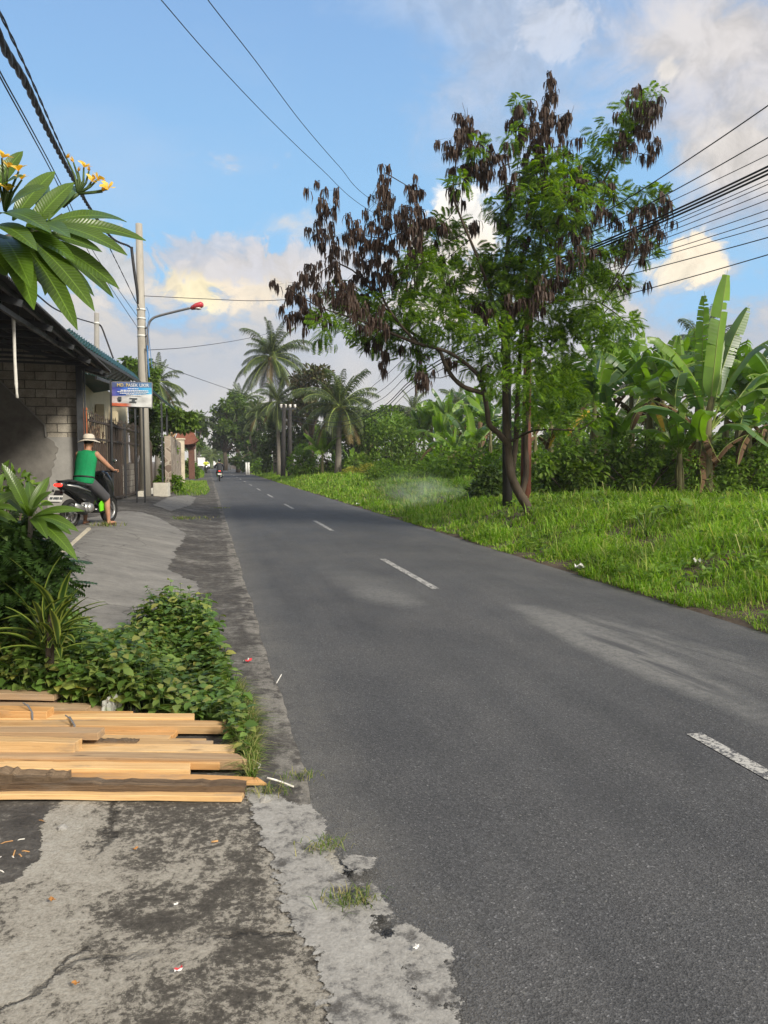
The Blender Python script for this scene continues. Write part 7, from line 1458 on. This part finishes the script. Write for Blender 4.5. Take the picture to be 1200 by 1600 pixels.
for v in bm.verts:
    c = v.co.copy(); k = 1+.22*math.sin(7*c.x+3*c.z)*math.sin(6*c.y-4*c.z)+.10*math.sin(17*c.x+5*c.y)+(.35*max(0, c.z)**3); v.co = Vector((c.x*.06*k, c.y*.05*k, c.z*.07*k))
me = bpy.data.meshes.new('plastic_bag'); bm.to_mesh(me); bm.free(); me.materials.append(MATS['clear_plastic']); p = at(175, 1108, 4.72)
tag(place(me, 'plastic_bag', None, p, (.2, .3, .6)), 'crumpled clear plastic bag caught in the weeds behind the planks', 'plastic bag')
# twigs and chips on the bare soil
for i in range(14):
    p = gr(rnd.uniform(-10, 60), rnd.uniform(1285, 1385)); a = rnd.uniform(0, 6.3); L = rnd.uniform(.02, .07); m = MB(); d = np.array([math.cos(a), math.sin(a), .1])*L; m.tube([p+np.array([0, 0, .006]), p+d*.5+np.array([0, 0, .012]), p+d+np.array([0, 0, .008])], .0025, 5); tag(m.build('wood_chip', 'orange_wood' if i % 2 else 'string_white'), 'wood splinter lying on the bare dark soil', 'wood chip', 'splinters on the bare soil')
# ------------------------------------------------------------------ smoke drifting over the grass
def smoke():
    m, nt, out = newmat('smoke'); v = nd(nt, 'TexCoord').outputs['Object']; ln = nd(nt, 'VectorMath', {0: v}, operation='LENGTH').outputs['Value']
    n = noise(nt, v, 2.2, 5, .6, .6); k = mth(nt, 'MULTIPLY', nd(nt, 'MapRange', {0: ln, 1: 1.0, 2: .1, 3: 0.0, 4: 1.0}).outputs[0], nd(nt, 'MapRange', {0: n, 1: .42, 2: .75, 3: 0.0, 4: 1.0}).outputs[0])
    p = nd(nt, 'VolumePrincipled', {'Color': (.9, .93, .96), 'Density': mth(nt, 'MULTIPLY', k, 1.1), 'Anisotropy': .1}); nt.links.new(p.outputs[0], out.inputs[1]); MATS['smoke'] = m
    bm = bmesh.new(); bmesh.ops.create_icosphere(bm, subdivisions=3, radius=1); me = bpy.data.meshes.new('smoke'); bm.to_mesh(me); bm.free(); me.materials.append(m); c = at(655, 768, 22.5)
    tag(place(me, 'smoke', None, c, (0, .1, -.3), (1.6, 1.0, .62)), 'thin white smoke drifting over the grass', 'smoke', kind='stuff')
smoke()
HAZE = True
if HAZE:
    m, nt, out = newmat('haze_air'); p = nd(nt, 'VolumePrincipled', {'Color': (.93, .95, 1.0), 'Density': .0005, 'Anisotropy': .2}); nt.links.new(p.outputs[0], out.inputs[1])
    MATS['haze_air'] = m; tag(MB().box((0, 440, 10), (1240, 930, 24)).build('haze', 'haze_air'), 'pale evening haze', 'haze', kind='stuff')
# ------------------------------------------------------------------ camera, sky, sun
cd = bpy.data.cameras.new('camera'); cd.sensor_fit = 'VERTICAL'; cd.sensor_height = 24; cd.lens = FPX/1600*24; cd.clip_start = .05; cd.clip_end = 3000
co = bpy.data.objects.new('camera', cd); COL.objects.link(co); co.location = (0, 0, H); co.rotation_euler = (R(90)+PIT, 0, -YAW); S.camera = co
SUN_EL, SUN_AZ = R(33), R(146)        # azimuth clockwise from the road direction
sd = bpy.data.lights.new('sun', 'SUN'); sd.energy = 3.8; sd.angle = R(14); sd.color = (1, .93, .80); so = bpy.data.objects.new('sun', sd); COL.objects.link(so)
dv = Vector((math.sin(SUN_AZ)*math.cos(SUN_EL), math.cos(SUN_AZ)*math.cos(SUN_EL), math.sin(SUN_EL))); so.rotation_euler = dv.to_track_quat('Z', 'Y').to_euler(); so.location = (20, -20, 30)
w = bpy.data.worlds.new('World'); S.world = w; w.use_nodes = True; nt = w.node_tree; nt.nodes.clear(); out = nd(nt, 'OutputWorld')
v = nd(nt, 'VectorMath', {0: nd(nt, 'TexCoord').outputs['Generated']}, operation='NORMALIZE').outputs[0]
sky = nd(nt, 'TexSky', sky_type='NISHITA', sun_disc=False, sun_elevation=SUN_EL, sun_rotation=SUN_AZ, air_density=1.0, dust_density=1.2, ozone_density=1.5)
SKYK = .105; K = 1/SKYK          # cloud colours below are scene radiances
sx = nd(nt, 'SeparateXYZ', {0: v}); z = sx.outputs[2]
C = lambda r, g, b: (r*K, g*K, b*K); CL = lambda r, g, b: (r*K*.88, g*K*.88, b*K*.88)
col = mixc(nt, .75, sky.outputs[0], C(.18, .325, .59))
n1 = noise(nt, scl(nt, v, (1, 1, 1.5)), 3.0, 10, .58, .3); n2 = noise(nt, scl(nt, v, (1, 1, 1.4)), 9.0, 9, .62, .5); n3 = noise(nt, scl(nt, v, (1, 1, 2.2)), 1.9, 6, .5); n4 = noise(nt, v, 26.0, 8, .62, .6)
nn = mth(nt, 'ADD', mth(nt, 'MULTIPLY', n1, .5), mth(nt, 'MULTIPLY', n2, .5)); ns = mth(nt, 'ADD', mth(nt, 'MULTIPLY', n2, .4), mth(nt, 'MULTIPLY', n4, .6))
def mr(x, a, b, c=0.0, d=1.0, st='SMOOTHSTEP'): return nd(nt, 'MapRange', {0: x, 1: a, 2: b, 3: c, 4: d}, interpolation_type=st).outputs[0]
col = mixc(nt, mr(z, .62, .20, 0.0, .85), col, C(.235, .44, .65))
# thin grey veils
col = mixc(nt, mth(nt, 'MULTIPLY', mr(n3, .50, .68), .3), col, CL(.44, .52, .66))
# low cloud bank
bank = mth(nt, 'ADD', mth(nt, 'MULTIPLY', mth(nt, 'SUBTRACT', nn, .5), 1.9), mr(z, .02, .42, .62, -.52, 'LINEAR'))
bcol = mixc(nt, mr(n1, .36, .62), CL(.37, .41, .48), CL(.52, .53, .57))
bcol = mixc(nt, mr(z, .17, .06), bcol, mixc(nt, mr(n1, .38, .60), CL(.46, .47, .50), CL(.64, .57, .48)))
bcol = mixc(nt, mr(z, .075, .0), bcol, CL(.62, .58, .51))
rim = mth(nt, 'MULTIPLY', mr(bank, .42, .0), mr(n2, .44, .62)); bcol = mixc(nt, mth(nt, 'MULTIPLY', rim, .9), bcol, CL(.72, .63, .52))
col = mixc(nt, mr(bank, -.05, .16, 0.0, .95), col, bcol)
def blob(px, py, rad, sx_=1.0, sz_=1.0, amp=1.5, nz=None):
    d = ray(px, py); d = d/np.linalg.norm(d); a = nd(nt, 'VectorMath', {0: v, 1: tuple(d)}, operation='SUBTRACT').outputs[0]
    h = nd(nt, 'VectorMath', {0: a, 1: tuple(RIGHT)}, operation='DOT_PRODUCT').outputs['Value']; q = nd(nt, 'SeparateXYZ', {0: a}).outputs[2]; f = nd(nt, 'VectorMath', {0: a, 1: tuple(FWD)}, operation='DOT_PRODUCT').outputs['Value']
    l = nd(nt, 'VectorMath', {0: nd(nt, 'CombineXYZ', {0: mth(nt, 'MULTIPLY', h, 1/sx_), 1: f, 2: mth(nt, 'MULTIPLY', q, 1/sz_)}).outputs[0]}, operation='LENGTH').outputs['Value']
    return mth(nt, 'ADD', mr(l, 0, rad, .62, -.45, 'LINEAR'), mth(nt, 'MULTIPLY', mth(nt, 'SUBTRACT', nz, .5), amp))
# big mauve cloud, upper right, with bright rims; lit puffs low down
for (px, py, rad, a, b, c_, st) in [(1150, 90, .30, .9, .9, (.49, .49, .54), .92), (1260, 260, .30, 1.0, .6, (.44, .47, .54), .92), (800, 110, .26, .7, 1.5, (.44, .48, .57), .6), (740, -20, .2, 1, 1, (.43, .50, .62), .5),
                                (1110, 60, .13, 1.2, .7, (.62, .59, .57), .7), (1185, 50, .13, 1, 1, (.58, .55, .54), .6), (1043, 108, .028, 1, 1, (.72, .68, .64), .9), (870, 40, .07, 1.3, .7, (.54, .57, .64), .6), (1170, 240, .13, 1.5, .6, (.64, .59, .54), .8),
                                (290, 440, .060, 1.4, .75, (.80, .70, .50), .95), (310, 455, .045, 1.2, .8, (.84, .74, .50), .95), (180, 415, .11, 1.3, .6, (.62, .58, .54), .8), (410, 432, .09, 1.4, .7, (.76, .66, .52), .9), (480, 415, .11, 1.3, .5, (.56, .55, .57), .85), (330, 400, .12, 1.5, .4, (.52, .52, .56), .8),
                                (720, 345, .085, .9, .9, (.84, .80, .74), .95), (690, 420, .12, 1, .9, (.80, .72, .62), .9), (1082, 405, .062, 1.0, .9, (.84, .72, .55), .95), (1055, 425, .05, 1.3, .7, (.82, .73, .58), .9)]:
    sm = rad < .13; k = blob(px, py, rad, a, b, 2.6, ns if sm else nn); cv = mixc(nt, mr(ns, .36, .60), CL(*(np.array(c_)*.80)), CL(*(np.array(c_)*1.06))); col = mixc(nt, mr(k, -.06 if sm else -.20, .26 if sm else .46, 0.0, st), col, cv)
# broken cloud added out of view, behind and overhead, to warm the blue ambient
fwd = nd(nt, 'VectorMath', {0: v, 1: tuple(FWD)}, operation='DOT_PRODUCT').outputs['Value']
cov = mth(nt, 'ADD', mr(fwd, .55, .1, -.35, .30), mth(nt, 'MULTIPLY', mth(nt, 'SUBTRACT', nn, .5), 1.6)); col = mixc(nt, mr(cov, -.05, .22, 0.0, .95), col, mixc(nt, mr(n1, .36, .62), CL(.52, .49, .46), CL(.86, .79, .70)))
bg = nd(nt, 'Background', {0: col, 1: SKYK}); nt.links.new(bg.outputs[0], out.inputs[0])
S.view_settings.view_transform = 'Standard'; S.view_settings.look = 'None'; S.view_settings.gamma = 1.0; S.view_settings.exposure = .55
S.cycles.use_denoising = True; S.cycles.max_bounces = 6; S.cycles.diffuse_bounces = 3; S.cycles.transparent_max_bounces = 12; S.cycles.volume_bounces = 1; S.cycles.transmission_bounces = 4
S.cycles.use_adaptive_sampling = True; S.cycles.adaptive_threshold = .02; S.cycles.volume_step_rate = 2; S.cycles.caustics_reflective = False; S.cycles.caustics_refractive = False
